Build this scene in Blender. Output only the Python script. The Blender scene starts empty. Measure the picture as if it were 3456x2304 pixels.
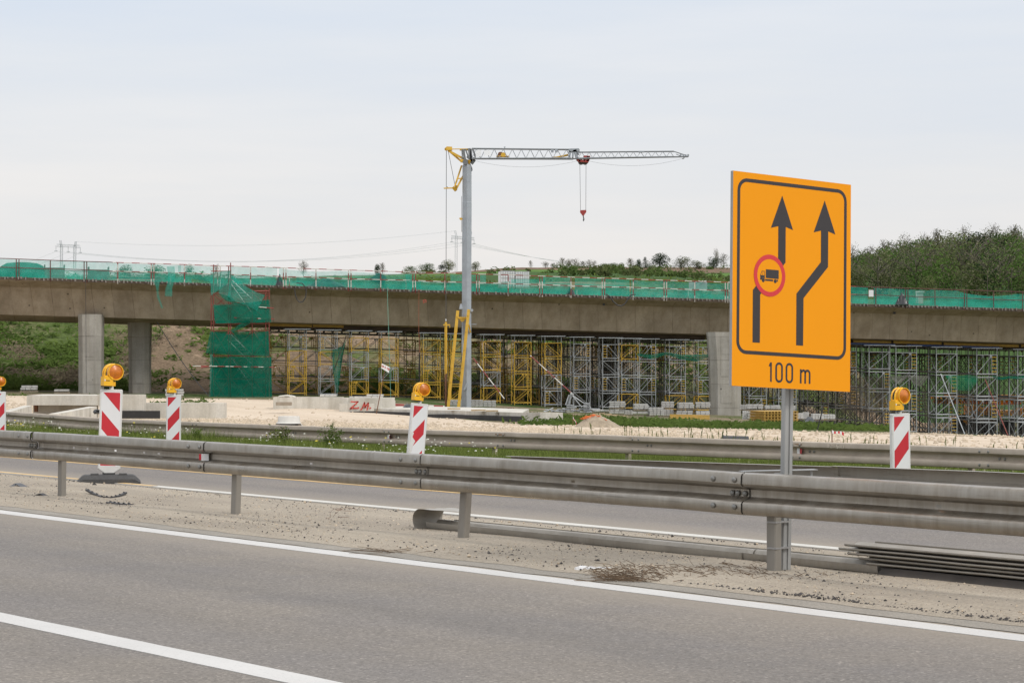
import bpy, math, random
from mathutils import Vector, Matrix, Euler, noise as mnoise
random.seed(7)
rnd = random.random
def ru(a, b): return a + (b - a) * random.random()
C = bpy.context.scene.collection
F = 8160.0          # focal length in pixels of the 3456 px wide photograph (85 mm)
CAMH = 1.58
DX, DY = -0.5846, 0.8113   # along the road, away from the camera
NX, NY = 0.8113, 0.5846    # across the road, away from the camera
def P(x, y, z): return Vector(((x - 1728) / F * z, z, CAMH - (y - 1214) / F * z))
def R(u, v, z=0.0): return Vector((u * DX + v * NX, u * DY + v * NY, z))
def uv(X, Y): return X * DX + Y * DY, X * NX + Y * NY
def u_at(x, v):
    r = (x - 1728) / F
    return v * (NX - NY * r) / (-DX + DY * r)
def G(x, y, h=0.0):
    z = F * (CAMH - h) / (y - 1214)
    return Vector(((x - 1728) / F * z, z, h))
def lerp(a, b, t): return a + (b - a) * t
def clamp(t): return 0.0 if t < 0 else 1.0 if t > 1 else t
def sm(a, b, x):
    t = clamp((x - a) / (b - a)); return t * t * (3 - 2 * t)
def interp(tab, x):
    if x <= tab[0][0]: return tab[0][1]
    for (a, p), (b, q) in zip(tab, tab[1:]):
        if x <= b: return p + (q - p) * (x - a) / (b - a)
    return tab[-1][1]
def nz(x, y, z=0.0): return mnoise.noise(Vector((x, y, z)))

# ------------------------------------------------------------------ mesh builder
class MB:
    def __init__(s): s.v = []; s.f = []; s.m = []
    def face(s, pts, mi=0):
        n = len(s.v); s.v += [Vector(p) for p in pts]; s.f.append(tuple(range(n, n + len(pts)))); s.m.append(mi)
    def box(s, c, d, rot=None, mi=0, top=1.0):
        c = Vector(c); n = len(s.v)
        for z in (-1, 1):
            k = top if z > 0 else 1.0
            for x, y in ((-1, -1), (1, -1), (1, 1), (-1, 1)):
                p = Vector((x * d[0] / 2 * k, y * d[1] / 2 * k, z * d[2] / 2))
                if rot is not None: p = rot @ p
                s.v.append(c + p)
        for q in ((3, 2, 1, 0), (4, 5, 6, 7), (0, 1, 5, 4), (1, 2, 6, 5), (2, 3, 7, 6), (3, 0, 4, 7)):
            s.f.append(tuple(n + i for i in q)); s.m.append(mi)
    def tube(s, a, b, r, n=6, r2=None, mi=0, cap=True, ph=0.0):
        a = Vector(a); b = Vector(b); d = (b - a)
        if d.length < 1e-6: return
        d.normalize()
        t = d.cross(Vector((0, 0, 1)))
        if t.length < 1e-3: t = Vector((1, 0, 0))
        t.normalize(); w = d.cross(t); k = len(s.v); r2 = r if r2 is None else r2
        for p, rr in ((a, r), (b, r2)):
            for i in range(n):
                q = 2 * math.pi * i / n + ph
                s.v.append(p + t * math.cos(q) * rr + w * math.sin(q) * rr)
        for i in range(n):
            j = (i + 1) % n
            s.f.append((k + i, k + j, k + n + j, k + n + i)); s.m.append(mi)
        if cap:
            s.f.append(tuple(k + i for i in reversed(range(n)))); s.m.append(mi)
            s.f.append(tuple(k + n + i for i in range(n))); s.m.append(mi)
    def line(s, pts, r, n=5, mi=0):
        for a, b in zip(pts, pts[1:]): s.tube(a, b, r, n, mi=mi)
    def prism(s, poly, z0, z1, M=None, mi=0):
        k = len(s.v); n = len(poly)
        for z in (z0, z1):
            for x, y in poly:
                p = Vector((x, y, z)); s.v.append(M @ p if M is not None else p)
        s.f.append(tuple(k + i for i in reversed(range(n)))); s.f.append(tuple(k + n + i for i in range(n))); s.m += [mi, mi]
        for i in range(n):
            j = (i + 1) % n
            s.f.append((k + i, k + j, k + n + j, k + n + i)); s.m.append(mi)
    def sweep(s, rings, closed=True, cap=True, mi=0, skip=None):
        k = len(s.v); n = len(rings[0])
        for r in rings: s.v += [Vector(p) for p in r]
        for i in range(len(rings) - 1):
            for j in range(n if closed else n - 1):
                if skip and skip(i, j): continue
                j2 = (j + 1) % n
                s.f.append((k + i * n + j, k + i * n + j2, k + (i + 1) * n + j2, k + (i + 1) * n + j)); s.m.append(mi)
        if cap and closed:
            s.f.append(tuple(k + i for i in reversed(range(n)))); s.m.append(mi)
            e = k + (len(rings) - 1) * n
            s.f.append(tuple(e + i for i in range(n))); s.m.append(mi)
    def dome(s, c, r, axis, h=None, n=8, mi=0, rings=3):
        c = Vector(c); axis = Vector(axis).normalized(); h = r if h is None else h
        t = axis.cross(Vector((0.13, 0.2, 1))).normalized(); w = axis.cross(t); k = len(s.v)
        for i in range(rings):
            a = math.pi / 2 * i / rings
            for j in range(n):
                q = 2 * math.pi * j / n
                s.v.append(c + (t * math.cos(q) + w * math.sin(q)) * r * math.cos(a) + axis * h * math.sin(a))
        s.v.append(c + axis * h)
        for i in range(rings - 1):
            for j in range(n):
                j2 = (j + 1) % n
                s.f.append((k + i * n + j, k + i * n + j2, k + (i + 1) * n + j2, k + (i + 1) * n + j)); s.m.append(mi)
        for j in range(n):
            s.f.append((k + (rings - 1) * n + j, k + (rings - 1) * n + (j + 1) % n, k + rings * n)); s.m.append(mi)
    def blob(s, c, d, seed=0, n=7, m=5, jag=0.25, mi=0):
        c = Vector(c); k = len(s.v); rg = random.Random(seed)
        s.v.append(c + Vector((0, 0, d[2] / 2)))
        for i in range(1, m):
            a = math.pi * i / m
            for j in range(n):
                q = 2 * math.pi * (j + 0.5 * (i % 2)) / n; r = 1 + jag * (rg.random() * 2 - 1)
                s.v.append(c + Vector((math.sin(a) * math.cos(q) * d[0] / 2 * r, math.sin(a) * math.sin(q) * d[1] / 2 * r, math.cos(a) * d[2] / 2 * r)))
        s.v.append(c - Vector((0, 0, d[2] / 2))); e = len(s.v) - 1
        for j in range(n):
            j2 = (j + 1) % n
            s.f.append((k, k + 1 + j, k + 1 + j2)); s.m.append(mi)
            for i in range(m - 2):
                a = k + 1 + i * n
                s.f.append((a + j, a + n + j, a + n + j2, a + j2)); s.m.append(mi)
            a = k + 1 + (m - 2) * n
            s.f.append((a + j, e, a + j2)); s.m.append(mi)

def mesh_of(name, mb, mats, smooth=False):
    me = bpy.data.meshes.new(name)
    me.from_pydata([tuple(v) for v in mb.v], [], mb.f)
    if not isinstance(mats, (list, tuple)): mats = [mats]
    for m in mats: me.materials.append(m)
    if len(mats) > 1: me.polygons.foreach_set('material_index', mb.m)
    if smooth:
        me.polygons.foreach_set('use_smooth', [True] * len(me.polygons))
        if smooth != 'all': me.set_sharp_from_angle(angle=math.radians(38))
    me.update()
    return me
def link(name, me, parent=None, loc=None):
    o = bpy.data.objects.new(name, me); C.objects.link(o)
    if parent is not None: o.parent = parent
    if loc is not None: o.location = loc
    return o
def tag(o, label=None, cat=None, group=None, kind=None):
    if label: o['label'] = label
    if cat: o['category'] = cat
    if group: o['group'] = group
    if kind: o['kind'] = kind
    return o
def thing(name, label, cat, loc=(0, 0, 0), rot=(0, 0, 0), group=None):
    o = bpy.data.objects.new(name, None); C.objects.link(o); o.empty_display_size = 0.2
    o.location = loc; o.rotation_euler = rot
    return tag(o, label, cat, group)
def part(name, mb, m, parent, smooth=False, world=True):
    """a child mesh; world=True: the builder used world coordinates and the parent is an unrotated thing (or its child)"""
    if world:
        off = Vector((0, 0, 0)); p = parent
        while p is not None: off += Vector(p.location); p = p.parent
        for i, v in enumerate(mb.v): mb.v[i] = v - off
    return link(name, mesh_of(name, mb, m, smooth), parent)
def single(name, mb, m, label, cat, group=None, smooth=False):
    """a thing that is one mesh: its origin is put at its base"""
    n = len(mb.v); c = Vector((sum(v.x for v in mb.v) / n, sum(v.y for v in mb.v) / n, min(v.z for v in mb.v)))
    mb.v = [v - c for v in mb.v]
    return tag(link(name, mesh_of(name, mb, m, smooth), None, c), label, cat, group)
def setting(name, mb, m, kind='structure', smooth=False, label=None):
    return tag(link(name, mesh_of(name, mb, m, smooth)), label=label, kind=kind)
def copy_tree(o, parent=None):
    c = o.copy(); C.objects.link(c); c.parent = parent
    for ch in list(o.children): copy_tree(ch, c)
    return c

# ------------------------------------------------------------------ materials
def new_mat(name):
    m = bpy.data.materials.new(name); m.use_nodes = True
    nt = m.node_tree; b = nt.nodes['Principled BSDF']
    return m, nt, b
def N(nt, t, **kw):
    n = nt.nodes.new(t)
    for k, v in kw.items():
        if k.startswith('i_'): n.inputs[k[2:].replace('_', ' ')].default_value = v
        else: setattr(n, k, v)
    return n
def coords(nt, mode='pos', scale=(1, 1, 1), rot=(0, 0, 0)):
    if mode == 'pos': src = N(nt, 'ShaderNodeNewGeometry').outputs['Position']
    else: src = N(nt, 'ShaderNodeTexCoord').outputs['Object']
    mp = N(nt, 'ShaderNodeMapping', vector_type='TEXTURE' if rot != (0, 0, 0) else 'POINT')
    mp.inputs['Rotation'].default_value = rot
    if rot == (0, 0, 0): mp.inputs['Scale'].default_value = scale
    nt.links.new(src, mp.inputs['Vector'])
    if rot != (0, 0, 0):
        m2 = N(nt, 'ShaderNodeMapping'); m2.inputs['Scale'].default_value = scale
        nt.links.new(mp.outputs['Vector'], m2.inputs['Vector']); return m2.outputs['Vector']
    return mp.outputs['Vector']
def ntex(nt, vec, scale, detail=4.0, rough=0.6):
    n = N(nt, 'ShaderNodeTexNoise'); n.inputs['Scale'].default_value = scale; n.inputs['Detail'].default_value = detail; n.inputs['Roughness'].default_value = rough
    nt.links.new(vec, n.inputs['Vector']); return n.outputs['Fac']
def ramp(nt, fac, stops):
    r = N(nt, 'ShaderNodeValToRGB'); e = r.color_ramp.elements
    while len(e) < len(stops): e.new(0.5)
    for el, (p, c) in zip(e, stops):
        el.position = p; el.color = (c, c, c, 1) if not isinstance(c, (tuple, list)) else tuple(c) + (1,)
    nt.links.new(fac, r.inputs['Fac']); return r.outputs['Color']
def mixc(nt, fac, a, b, mode='MIX'):
    n = N(nt, 'ShaderNodeMix', data_type='RGBA', blend_type=mode)
    for s, v in ((0, fac), (6, a), (7, b)):
        if isinstance(v, (int, float)): n.inputs[s].default_value = v
        elif isinstance(v, (tuple, list)): n.inputs[s].default_value = tuple(v) + (1,)
        else: nt.links.new(v, n.inputs[s])
    return n.outputs[2]
def math_(nt, op, a, b=None):
    n = N(nt, 'ShaderNodeMath', operation=op)
    for i, v in enumerate((a, b)):
        if v is None: continue
        if isinstance(v, (int, float)): n.inputs[i].default_value = v
        else: nt.links.new(v, n.inputs[i])
    return n.outputs[0]
def bump(nt, b, h, strength=0.4, dist=0.01):
    n = N(nt, 'ShaderNodeBump'); n.inputs['Strength'].default_value = strength; n.inputs['Distance'].default_value = dist
    nt.links.new(h, n.inputs['Height']); nt.links.new(n.outputs['Normal'], b.inputs['Normal'])
def rgb(h):
    h = h.lstrip('#'); o = []
    for i in (0, 2, 4):
        c = int(h[i:i + 2], 16) / 255
        o.append(c / 12.92 if c <= 0.04045 else ((c + 0.055) / 1.055) ** 2.4)
    return tuple(o)
def sc(c, k): return tuple(x * k for x in c)
def mat(name, col, rough=0.7, metal=0.0, var=0.15, scale=3.0, fine=0.0, fscale=60.0, bmp=0.0, bscale=40.0, mode='pos', stain=None, sscale=1.0, sthr=(0.55, 0.75), stretch=(1, 1, 1), spec=0.5):
    m, nt, b = new_mat(name)
    v = coords(nt, mode, stretch)
    c = ramp(nt, ntex(nt, v, scale, 5), [(0.25, sc(col, 1 - var)), (0.75, sc(col, 1 + var))])
    if fine:
        c = mixc(nt, 1.0, c, ramp(nt, ntex(nt, v, fscale, 2), [(0.3, 1 - fine), (0.7, 1 + fine)]), 'MULTIPLY')
    if stain:
        c = mixc(nt, ramp(nt, ntex(nt, v, sscale, 6, 0.7), [(sthr[0], 0.0), (sthr[1], 1.0)]), c, stain)
    nt.links.new(c, b.inputs['Base Color'])
    b.inputs['Roughness'].default_value = rough; b.inputs['Metallic'].default_value = metal
    b.inputs['Specular IOR Level'].default_value = spec
    if bmp: bump(nt, b, ntex(nt, v, bscale, 3), bmp)
    return m

ROADROT = (0, 0, math.atan2(DY, DX))   # texture x runs along the road
def m_asphalt(name, col, seed, dust=(10.5, 9.5)):
    m, nt, b = new_mat(name)
    v = coords(nt, 'pos'); vs = coords(nt, 'pos', (0.06, 0.9, 1), ROADROT)
    c = ramp(nt, ntex(nt, vs, 1.3, 4), [(0.3, sc(col, 0.9)), (0.7, sc(col, 1.08))])
    c = mixc(nt, 1.0, c, ramp(nt, ntex(nt, v, 0.8, 4), [(0.3, (0.93, 0.93, 0.95)), (0.7, (1.06, 1.04, 1.0))]), 'MULTIPLY')
    vo = N(nt, 'ShaderNodeTexVoronoi'); vo.inputs['Scale'].default_value = 75; nt.links.new(v, vo.inputs['Vector'])
    sp = ramp(nt, N(nt, 'ShaderNodeSeparateColor').outputs[0], [(0, 0.7), (1, 1.3)]) if False else None
    se = N(nt, 'ShaderNodeSeparateColor'); nt.links.new(vo.outputs['Color'], se.inputs[0])
    c = mixc(nt, 1.0, c, ramp(nt, se.outputs[0], [(0.0, 0.72), (0.5, 1.0), (0.93, 1.1), (1.0, 1.6)]), 'MULTIPLY')
    c = mixc(nt, 1.0, c, ramp(nt, ntex(nt, v, 26, 3), [(0.3, 0.86), (0.7, 1.12)]), 'MULTIPLY')
    dt = N(nt, 'ShaderNodeVectorMath', operation='DOT_PRODUCT'); dt.inputs[1].default_value = (NX, NY, 0); nt.links.new(v, dt.inputs[0])
    vv = math_(nt, 'ADD', dt.outputs['Value'], math_(nt, 'MULTIPLY', ntex(nt, vs, 0.5, 3), 0.5))
    dv = math_(nt, 'ADD', dt.outputs['Value'], math_(nt, 'MULTIPLY', math_(nt, 'SUBTRACT', ntex(nt, vs, 1.1, 5, .65), .5), 1.1))
    df = math_(nt, 'DIVIDE', math_(nt, 'SUBTRACT', dv, dust[1]), dust[0] - dust[1])     # dust drifted off the verge
    dustf = ramp(nt, df, [(0.0, 0.0), (1.0, 0.75)])
    wt = math_(nt, 'SINE', math_(nt, 'MULTIPLY', vv, 2 * math.pi / 2.05))     # polished wheel tracks
    c = mixc(nt, 1.0, c, ramp(nt, math_(nt, 'ADD', math_(nt, 'MULTIPLY', wt, 0.5), 0.5), [(0.2, (1.03, 1.02, 1.0)), (0.8, (0.93, 0.935, 0.945))]), 'MULTIPLY')
    c = mixc(nt, ramp(nt, ntex(nt, coords(nt, 'pos', (0.25, 1.6, 1), ROADROT), 0.55, 5, 0.6), [(0.62, 0.0), (0.74, 0.35)]), c, (0.28, 0.245, 0.20))
    c = mixc(nt, dustf, c, (0.30, 0.255, 0.20))
    nt.links.new(c, b.inputs['Base Color']); b.inputs['Roughness'].default_value = 0.85; b.inputs['Specular IOR Level'].default_value = 0.25
    bump(nt, b, ntex(nt, v, 90, 2), 0.35, 0.006)
    return m
def m_sand(name):
    m, nt, b = new_mat(name)
    v = coords(nt); vs = coords(nt, 'pos', (0.15, 1.0, 1), ROADROT)
    c = ramp(nt, ntex(nt, vs, 1.6, 6, 0.65), [(0.25, (0.25, 0.216, 0.174)), (0.5, (0.335, 0.286, 0.224)), (0.75, (0.405, 0.35, 0.275))])
    c = mixc(nt, 1.0, c, ramp(nt, ntex(nt, v, 45, 4, 0.7), [(0.28, 0.6), (0.5, 1.0), (0.72, 1.25)]), 'MULTIPLY')
    vo = N(nt, 'ShaderNodeTexVoronoi'); vo.inputs['Scale'].default_value = 42; nt.links.new(v, vo.inputs['Vector'])
    k = ramp(nt, vo.outputs['Distance'], [(0.12, 1.0), (0.24, 0.0)])
    k2 = ramp(nt, ntex(nt, v, 3.0, 3), [(0.45, 0.0), (0.62, 0.8)])
    c = mixc(nt, math_(nt, 'MULTIPLY', k, k2), c, (0.10, 0.092, 0.086))
    nt.links.new(c, b.inputs['Base Color']); b.inputs['Roughness'].default_value = 0.95; b.inputs['Specular IOR Level'].default_value = 0.2
    bump(nt, b, ntex(nt, v, 30, 5, 0.7), 0.5, 0.02)
    return m
def m_paint(name, col, wear=0.35):
    m, nt, b = new_mat(name); v = coords(nt)
    c = ramp(nt, ntex(nt, v, 1.1, 4), [(0.3, sc(col, 0.88)), (0.7, col)])
    w = ramp(nt, ntex(nt, v, 55, 4, 0.75), [(0.55, 0.0), (0.70, wear)])
    c = mixc(nt, w, c, (0.25, 0.235, 0.22))
    nt.links.new(c, b.inputs['Base Color']); b.inputs['Roughness'].default_value = 0.7
    return m
def m_gravel(name):
    m, nt, b = new_mat(name); v = coords(nt); vs = coords(nt, 'pos', (0.08, 1.0, 1), ROADROT)
    c = ramp(nt, ntex(nt, vs, 0.9, 5), [(0.25, (0.50, 0.40, 0.295)), (0.75, (0.62, 0.515, 0.40))])
    c = mixc(nt, 1.0, c, ramp(nt, ntex(nt, v, 12, 4, 0.7), [(0.3, 0.8), (0.7, 1.12)]), 'MULTIPLY')
    nt.links.new(c, b.inputs['Base Color']); b.inputs['Roughness'].default_value = 0.95; b.inputs['Specular IOR Level'].default_value = 0.1
    bump(nt, b, ntex(nt, v, 9, 4, 0.7), 0.6, 0.05)
    return m
def m_soil(name, g1, g2, brown, thr=(0.5, 0.62), scale=0.12, seed=0):
    m, nt, b = new_mat(name); v = coords(nt)
    g = ramp(nt, ntex(nt, v, 0.9, 6, 0.7), [(0.3, g1), (0.7, g2)])
    br = ramp(nt, ntex(nt, v, 1.7, 6, 0.7), [(0.3, sc(brown, 0.65)), (0.7, sc(brown, 1.25))])
    c = mixc(nt, ramp(nt, ntex(nt, v, scale, 5, 0.6), [(thr[0], 0.0), (thr[1], 1.0)]), g, br)
    c = mixc(nt, 1.0, c, ramp(nt, ntex(nt, v, 5, 4, 0.7), [(0.3, 0.5), (0.7, 1.4)]), 'MULTIPLY')
    nt.links.new(c, b.inputs['Base Color']); b.inputs['Roughness'].default_value = 1.0; b.inputs['Specular IOR Level'].default_value = 0.05
    bump(nt, b, ntex(nt, v, 2.2, 5, 0.7), 0.7, 0.25)
    return m
def m_farm(name):
    m, nt, b = new_mat(name); v = coords(nt)
    g = N(nt, 'ShaderNodeSeparateXYZ'); nt.links.new(v, g.inputs[0])
    y = math_(nt, 'ADD', g.outputs[1], math_(nt, 'MULTIPLY', g.outputs[0], -0.35))
    y = math_(nt, 'ADD', y, math_(nt, 'MULTIPLY', ntex(nt, v, 0.02, 3), 25))
    f = math_(nt, 'DIVIDE', math_(nt, 'SUBTRACT', y, 300), 600)
    bands = ramp(nt, f, [(0.0, (0.05, 0.085, 0.028)), (0.25, (0.055, 0.10, 0.03)), (0.30, (0.085, 0.155, 0.035)), (0.47, (0.085, 0.155, 0.035)), (0.48, (0.05, 0.08, 0.03)), (0.52, (0.155, 0.105, 0.07)), (0.83, (0.155, 0.105, 0.07)), (0.86, (0.06, 0.10, 0.035))])
    c = mixc(nt, 1.0, bands, ramp(nt, ntex(nt, v, 0.15, 5), [(0.3, 0.85), (0.7, 1.2)]), 'MULTIPLY')
    nt.links.new(c, b.inputs['Base Color']); b.inputs['Roughness'].default_value = 1.0; b.inputs['Specular IOR Level'].default_value = 0.05
    return m
def m_concrete(name, col, dark, seams=None, mode='pos', streak=True):
    """seams: (direction vector, spacing, shear with height) for shuttering joints"""
    m, nt, b = new_mat(name); v = coords(nt, mode)
    c = ramp(nt, ntex(nt, v, 0.55, 6, 0.65), [(0.28, sc(col, 0.78)), (0.72, sc(col, 1.15))])
    if streak:
        vs = coords(nt, mode, (1.4, 1.4, 0.12))
        c = mixc(nt, 1.0, c, ramp(nt, ntex(nt, vs, 1.0, 5, 0.7), [(0.35, (0.80, 0.78, 0.74)), (0.6, (1.05, 1.05, 1.05))]), 'MULTIPLY')
    c = mixc(nt, ramp(nt, ntex(nt, v, 2.6, 5, 0.7), [(0.60, 0.0), (0.78, 0.45)]), c, dark)
    c = mixc(nt, 1.0, c, ramp(nt, ntex(nt, v, 16, 3), [(0.3, 0.92), (0.7, 1.07)]), 'MULTIPLY')
    # tie holes and pores
    vo = N(nt, 'ShaderNodeTexVoronoi'); vo.inputs['Scale'].default_value = 0.95; nt.links.new(v, vo.inputs['Vector'])
    c = mixc(nt, ramp(nt, vo.outputs['Distance'], [(0.035, 0.8), (0.075, 0.0)]), c, (0.035, 0.03, 0.027))
    if seams:
        d, sp, sh = seams
        dt = N(nt, 'ShaderNodeVectorMath', operation='DOT_PRODUCT'); dt.inputs[1].default_value = (d[0], d[1], sh)
        nt.links.new(v, dt.inputs[0])
        s = math_(nt, 'DIVIDE', dt.outputs['Value'], sp)
        fr = math_(nt, 'FRACT', s)
        e = math_(nt, 'MINIMUM', fr, math_(nt, 'SUBTRACT', 1.0, fr))
        wv = ramp(nt, ntex(nt, v, 1.2, 3), [(0.35, 0.1), (0.65, 0.75)])
        c = mixc(nt, math_(nt, 'MULTIPLY', ramp(nt, e, [(0.008, 1.0), (0.02, 0.0)]), wv), c, dark)
        wn = N(nt, 'ShaderNodeTexWhiteNoise', noise_dimensions='1D'); nt.links.new(math_(nt, 'FLOOR', s), wn.inputs['W'])
        c = mixc(nt, 1.0, c, ramp(nt, wn.outputs['Value'], [(0.0, 0.92), (1.0, 1.06)]), 'MULTIPLY')
    nt.links.new(c, b.inputs['Base Color']); b.inputs['Roughness'].default_value = 0.9; b.inputs['Specular IOR Level'].default_value = 0.2
    bump(nt, b, ntex(nt, v, 14, 4), 0.2, 0.02)
    return m
def m_rail(name, col, dirt, amount, metal=0.25, rough=0.5):
    m, nt, b = new_mat(name); v = coords(nt)
    vs = coords(nt, 'pos', (0.5, 0.5, 1.0), ROADROT)
    vt = coords(nt, 'pos', (14, 14, 0.9), ROADROT)
    c = ramp(nt, ntex(nt, v, 2.2, 6, 0.65), [(0.3, sc(col, 0.82)), (0.7, sc(col, 1.14))])
    f = ramp(nt, ntex(nt, vt, 0.8, 4, 0.7), [(0.35, 0.0), (0.75, 1.0)])
    f2 = ramp(nt, ntex(nt, vs, 1.1, 5, 0.7), [(0.35, 0.15), (0.7, 1.0)])
    c = mixc(nt, math_(nt, 'MULTIPLY', math_(nt, 'MULTIPLY', f, f2), amount), c, dirt)
    vl = coords(nt, 'pos', (0.7, 6, 26), ROADROT)
    c = mixc(nt, ramp(nt, ntex(nt, vl, 1.0, 5, 0.75), [(0.62, 0.0), (0.72, 0.55)]), c, sc(dirt, 0.5))
    nt.links.new(c, b.inputs['Base Color'])
    nt.links.new(ramp(nt, ntex(nt, v, 5, 4), [(0.3, rough - 0.1), (0.7, rough + 0.15)]), b.inputs['Roughness'])
    b.inputs['Metallic'].default_value = metal
    bump(nt, b, ntex(nt, vs, 3.0, 3), 0.15, 0.01)
    return m
def m_net(name, col, alpha, thread=0.0):
    m, nt, b = new_mat(name); v = coords(nt)
    c = ramp(nt, ntex(nt, v, 1.2, 4), [(0.3, sc(col, 0.8)), (0.7, sc(col, 1.2))])
    d = N(nt, 'ShaderNodeBsdfDiffuse'); t = N(nt, 'ShaderNodeBsdfTranslucent'); tr = N(nt, 'ShaderNodeBsdfTransparent')
    nt.links.new(c, d.inputs['Color']); nt.links.new(c, t.inputs['Color'])
    m1 = N(nt, 'ShaderNodeMixShader'); m1.inputs[0].default_value = 0.5
    nt.links.new(d.outputs[0], m1.inputs[1]); nt.links.new(t.outputs[0], m1.inputs[2])
    m2 = N(nt, 'ShaderNodeMixShader')
    nt.links.new(ramp(nt, ntex(nt, v, 2.0, 3), [(0.3, alpha - 0.08), (0.7, alpha + 0.08)]), m2.inputs[0])
    nt.links.new(tr.outputs[0], m2.inputs[1]); nt.links.new(m1.outputs[0], m2.inputs[2])
    nt.links.new(m2.outputs[0], nt.nodes['Material Output'].inputs['Surface'])
    return m
def m_leaf(name, c1, c2, scale=0.5, trans=0.3):
    m, nt, b = new_mat(name); v = coords(nt)
    g = N(nt, 'ShaderNodeNewGeometry')
    c = ramp(nt, ntex(nt, v, scale, 4, 0.7), [(0.3, c1), (0.7, c2)])
    c = mixc(nt, 1.0, c, ramp(nt, g.outputs['Random Per Island'], [(0.0, 0.84), (1.0, 1.18)]), 'MULTIPLY')
    oi = N(nt, 'ShaderNodeObjectInfo')
    c = mixc(nt, 1.0, c, ramp(nt, oi.outputs['Random'], [(0.0, 0.8), (1.0, 1.2)]), 'MULTIPLY')
    d = N(nt, 'ShaderNodeBsdfDiffuse'); t = N(nt, 'ShaderNodeBsdfTranslucent')
    nt.links.new(c, d.inputs['Color']); nt.links.new(c, t.inputs['Color'])
    mx = N(nt, 'ShaderNodeMixShader'); mx.inputs[0].default_value = trans
    nt.links.new(d.outputs[0], mx.inputs[1]); nt.links.new(t.outputs[0], mx.inputs[2])
    nt.links.new(mx.outputs[0], nt.nodes['Material Output'].inputs['Surface'])
    return m
def m_banded(name, c1, c2, length, axis=(1, 0, 0), wear=0.3):
    """red and white bands painted along a pole"""
    m, nt, b = new_mat(name); v = coords(nt)
    dt = N(nt, 'ShaderNodeVectorMath', operation='DOT_PRODUCT'); dt.inputs[1].default_value = axis; nt.links.new(v, dt.inputs[0])
    fr = math_(nt, 'FRACT', math_(nt, 'DIVIDE', dt.outputs['Value'], length))
    c = mixc(nt, math_(nt, 'GREATER_THAN', fr, 0.5), c1, c2)
    c = mixc(nt, ramp(nt, ntex(nt, v, 3.0, 4, 0.7), [(0.55, 0.0), (0.65, wear)]), c, (0.12, 0.05, 0.035))
    nt.links.new(c, b.inputs['Base Color']); b.inputs['Roughness'].default_value = 0.6
    return m

M = {}
M['asphalt'] = m_asphalt('asphalt_near', (0.190, 0.171, 0.152), 0)
M['asphalt2'] = m_asphalt('asphalt_far', (0.182, 0.164, 0.149), 3, (14.0, 15.2))
M['sand'] = m_sand('dusty_verge')
M['dusty'] = mat('dusty_asphalt', (0.24, 0.215, 0.18), 0.95, var=0.14, scale=1.5, fine=0.25, fscale=70, bmp=0.3, bscale=60)
M['white'] = m_paint('road_paint_white', (0.53, 0.51, 0.48), 0.6)
M['white_old'] = m_paint('road_paint_worn', (0.55, 0.525, 0.47), 0.6)
M['yellow'] = m_paint('road_paint_yellow', (0.58, 0.37, 0.13), 0.6)
M['gravel'] = m_gravel('crushed_limestone')
M['stone'] = mat('limestone_stone', (0.47, 0.385, 0.285), 0.95, var=0.38, scale=6, spec=0.15)
M['darkstone'] = mat('asphalt_crumb', (0.07, 0.064, 0.06), 0.95, var=0.5, scale=8, spec=0.15)
M['grass_soil'] = m_soil('grassy_soil', (0.04, 0.058, 0.018), (0.075, 0.10, 0.032), (0.20, 0.165, 0.11), (0.6, 0.8), 0.4)
M['site_soil'] = m_soil('site_soil', (0.05, 0.085, 0.025), (0.08, 0.12, 0.035), (0.26, 0.20, 0.14), (0.42, 0.6), 0.16)
M['hill'] = m_soil('embankment_soil', (0.055, 0.082, 0.024), (0.105, 0.135, 0.042), (0.25, 0.18, 0.12), (0.43, 0.57), 0.07)
M['farm'] = m_farm('farmland')
M['bare'] = m_soil('bare_earth', (0.15, 0.11, 0.07), (0.22, 0.16, 0.105), (0.19, 0.135, 0.088), (0.4, 0.6), 0.3)
BD = (0.9818, 0.190, 0)
M['girder'] = m_concrete('girder_concrete', (0.42, 0.345, 0.262), (0.13, 0.10, 0.075), (BD, 1.28, 0.14))
M['pier'] = m_concrete('pier_concrete', (0.36, 0.338, 0.30), (0.15, 0.135, 0.115), ((0, 0, 0), 1.55, 1.0))
M['conc'] = m_concrete('white_concrete', (0.56, 0.53, 0.47), (0.25, 0.225, 0.19))
M['bitumen'] = mat('bitumen_coat', (0.022, 0.021, 0.021), 0.6, var=0.4, scale=3)
M['rail'] = m_rail('guardrail_steel', (0.355, 0.322, 0.275), (0.15, 0.117, 0.082), 0.8, 0.88, 0.36)
M['rail_back'] = m_rail('guardrail_steel_back', (0.33, 0.303, 0.26), (0.17, 0.135, 0.095), 0.5)
M['rail_far'] = m_rail('guardrail_steel_dusty', (0.40, 0.335, 0.265), (0.28, 0.21, 0.145), 0.5, 0.0, 0.6)
M['steel'] = mat('galvanised_steel', (0.34, 0.34, 0.33), 0.5, 0.35, var=0.15, scale=5, stain=(0.20, 0.17, 0.13), sscale=2.2, sthr=(0.55, 0.85), stretch=(1, 1, 0.3))
M['post_steel'] = mat('post_steel', (0.235, 0.215, 0.185), 0.55, 0.25, var=0.15, scale=5, stain=(0.15, 0.12, 0.09), sscale=2.2, sthr=(0.5, 0.8), stretch=(1, 1, 0.3))
M['bolt'] = mat('bolt_steel', (0.22, 0.215, 0.20), 0.5, 0.5, var=0.2, scale=30)
M['rust'] = mat('rusty_steel', (0.16, 0.075, 0.04), 0.85, var=0.4, scale=12)
M['sign_yellow'] = mat('sign_sheeting_yellow', (0.78, 0.285, 0.001), 0.55, var=0.012, scale=2, spec=0.2)
M['sign_black'] = mat('sign_black', (0.028, 0.023, 0.023), 0.5, var=0.05)
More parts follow.
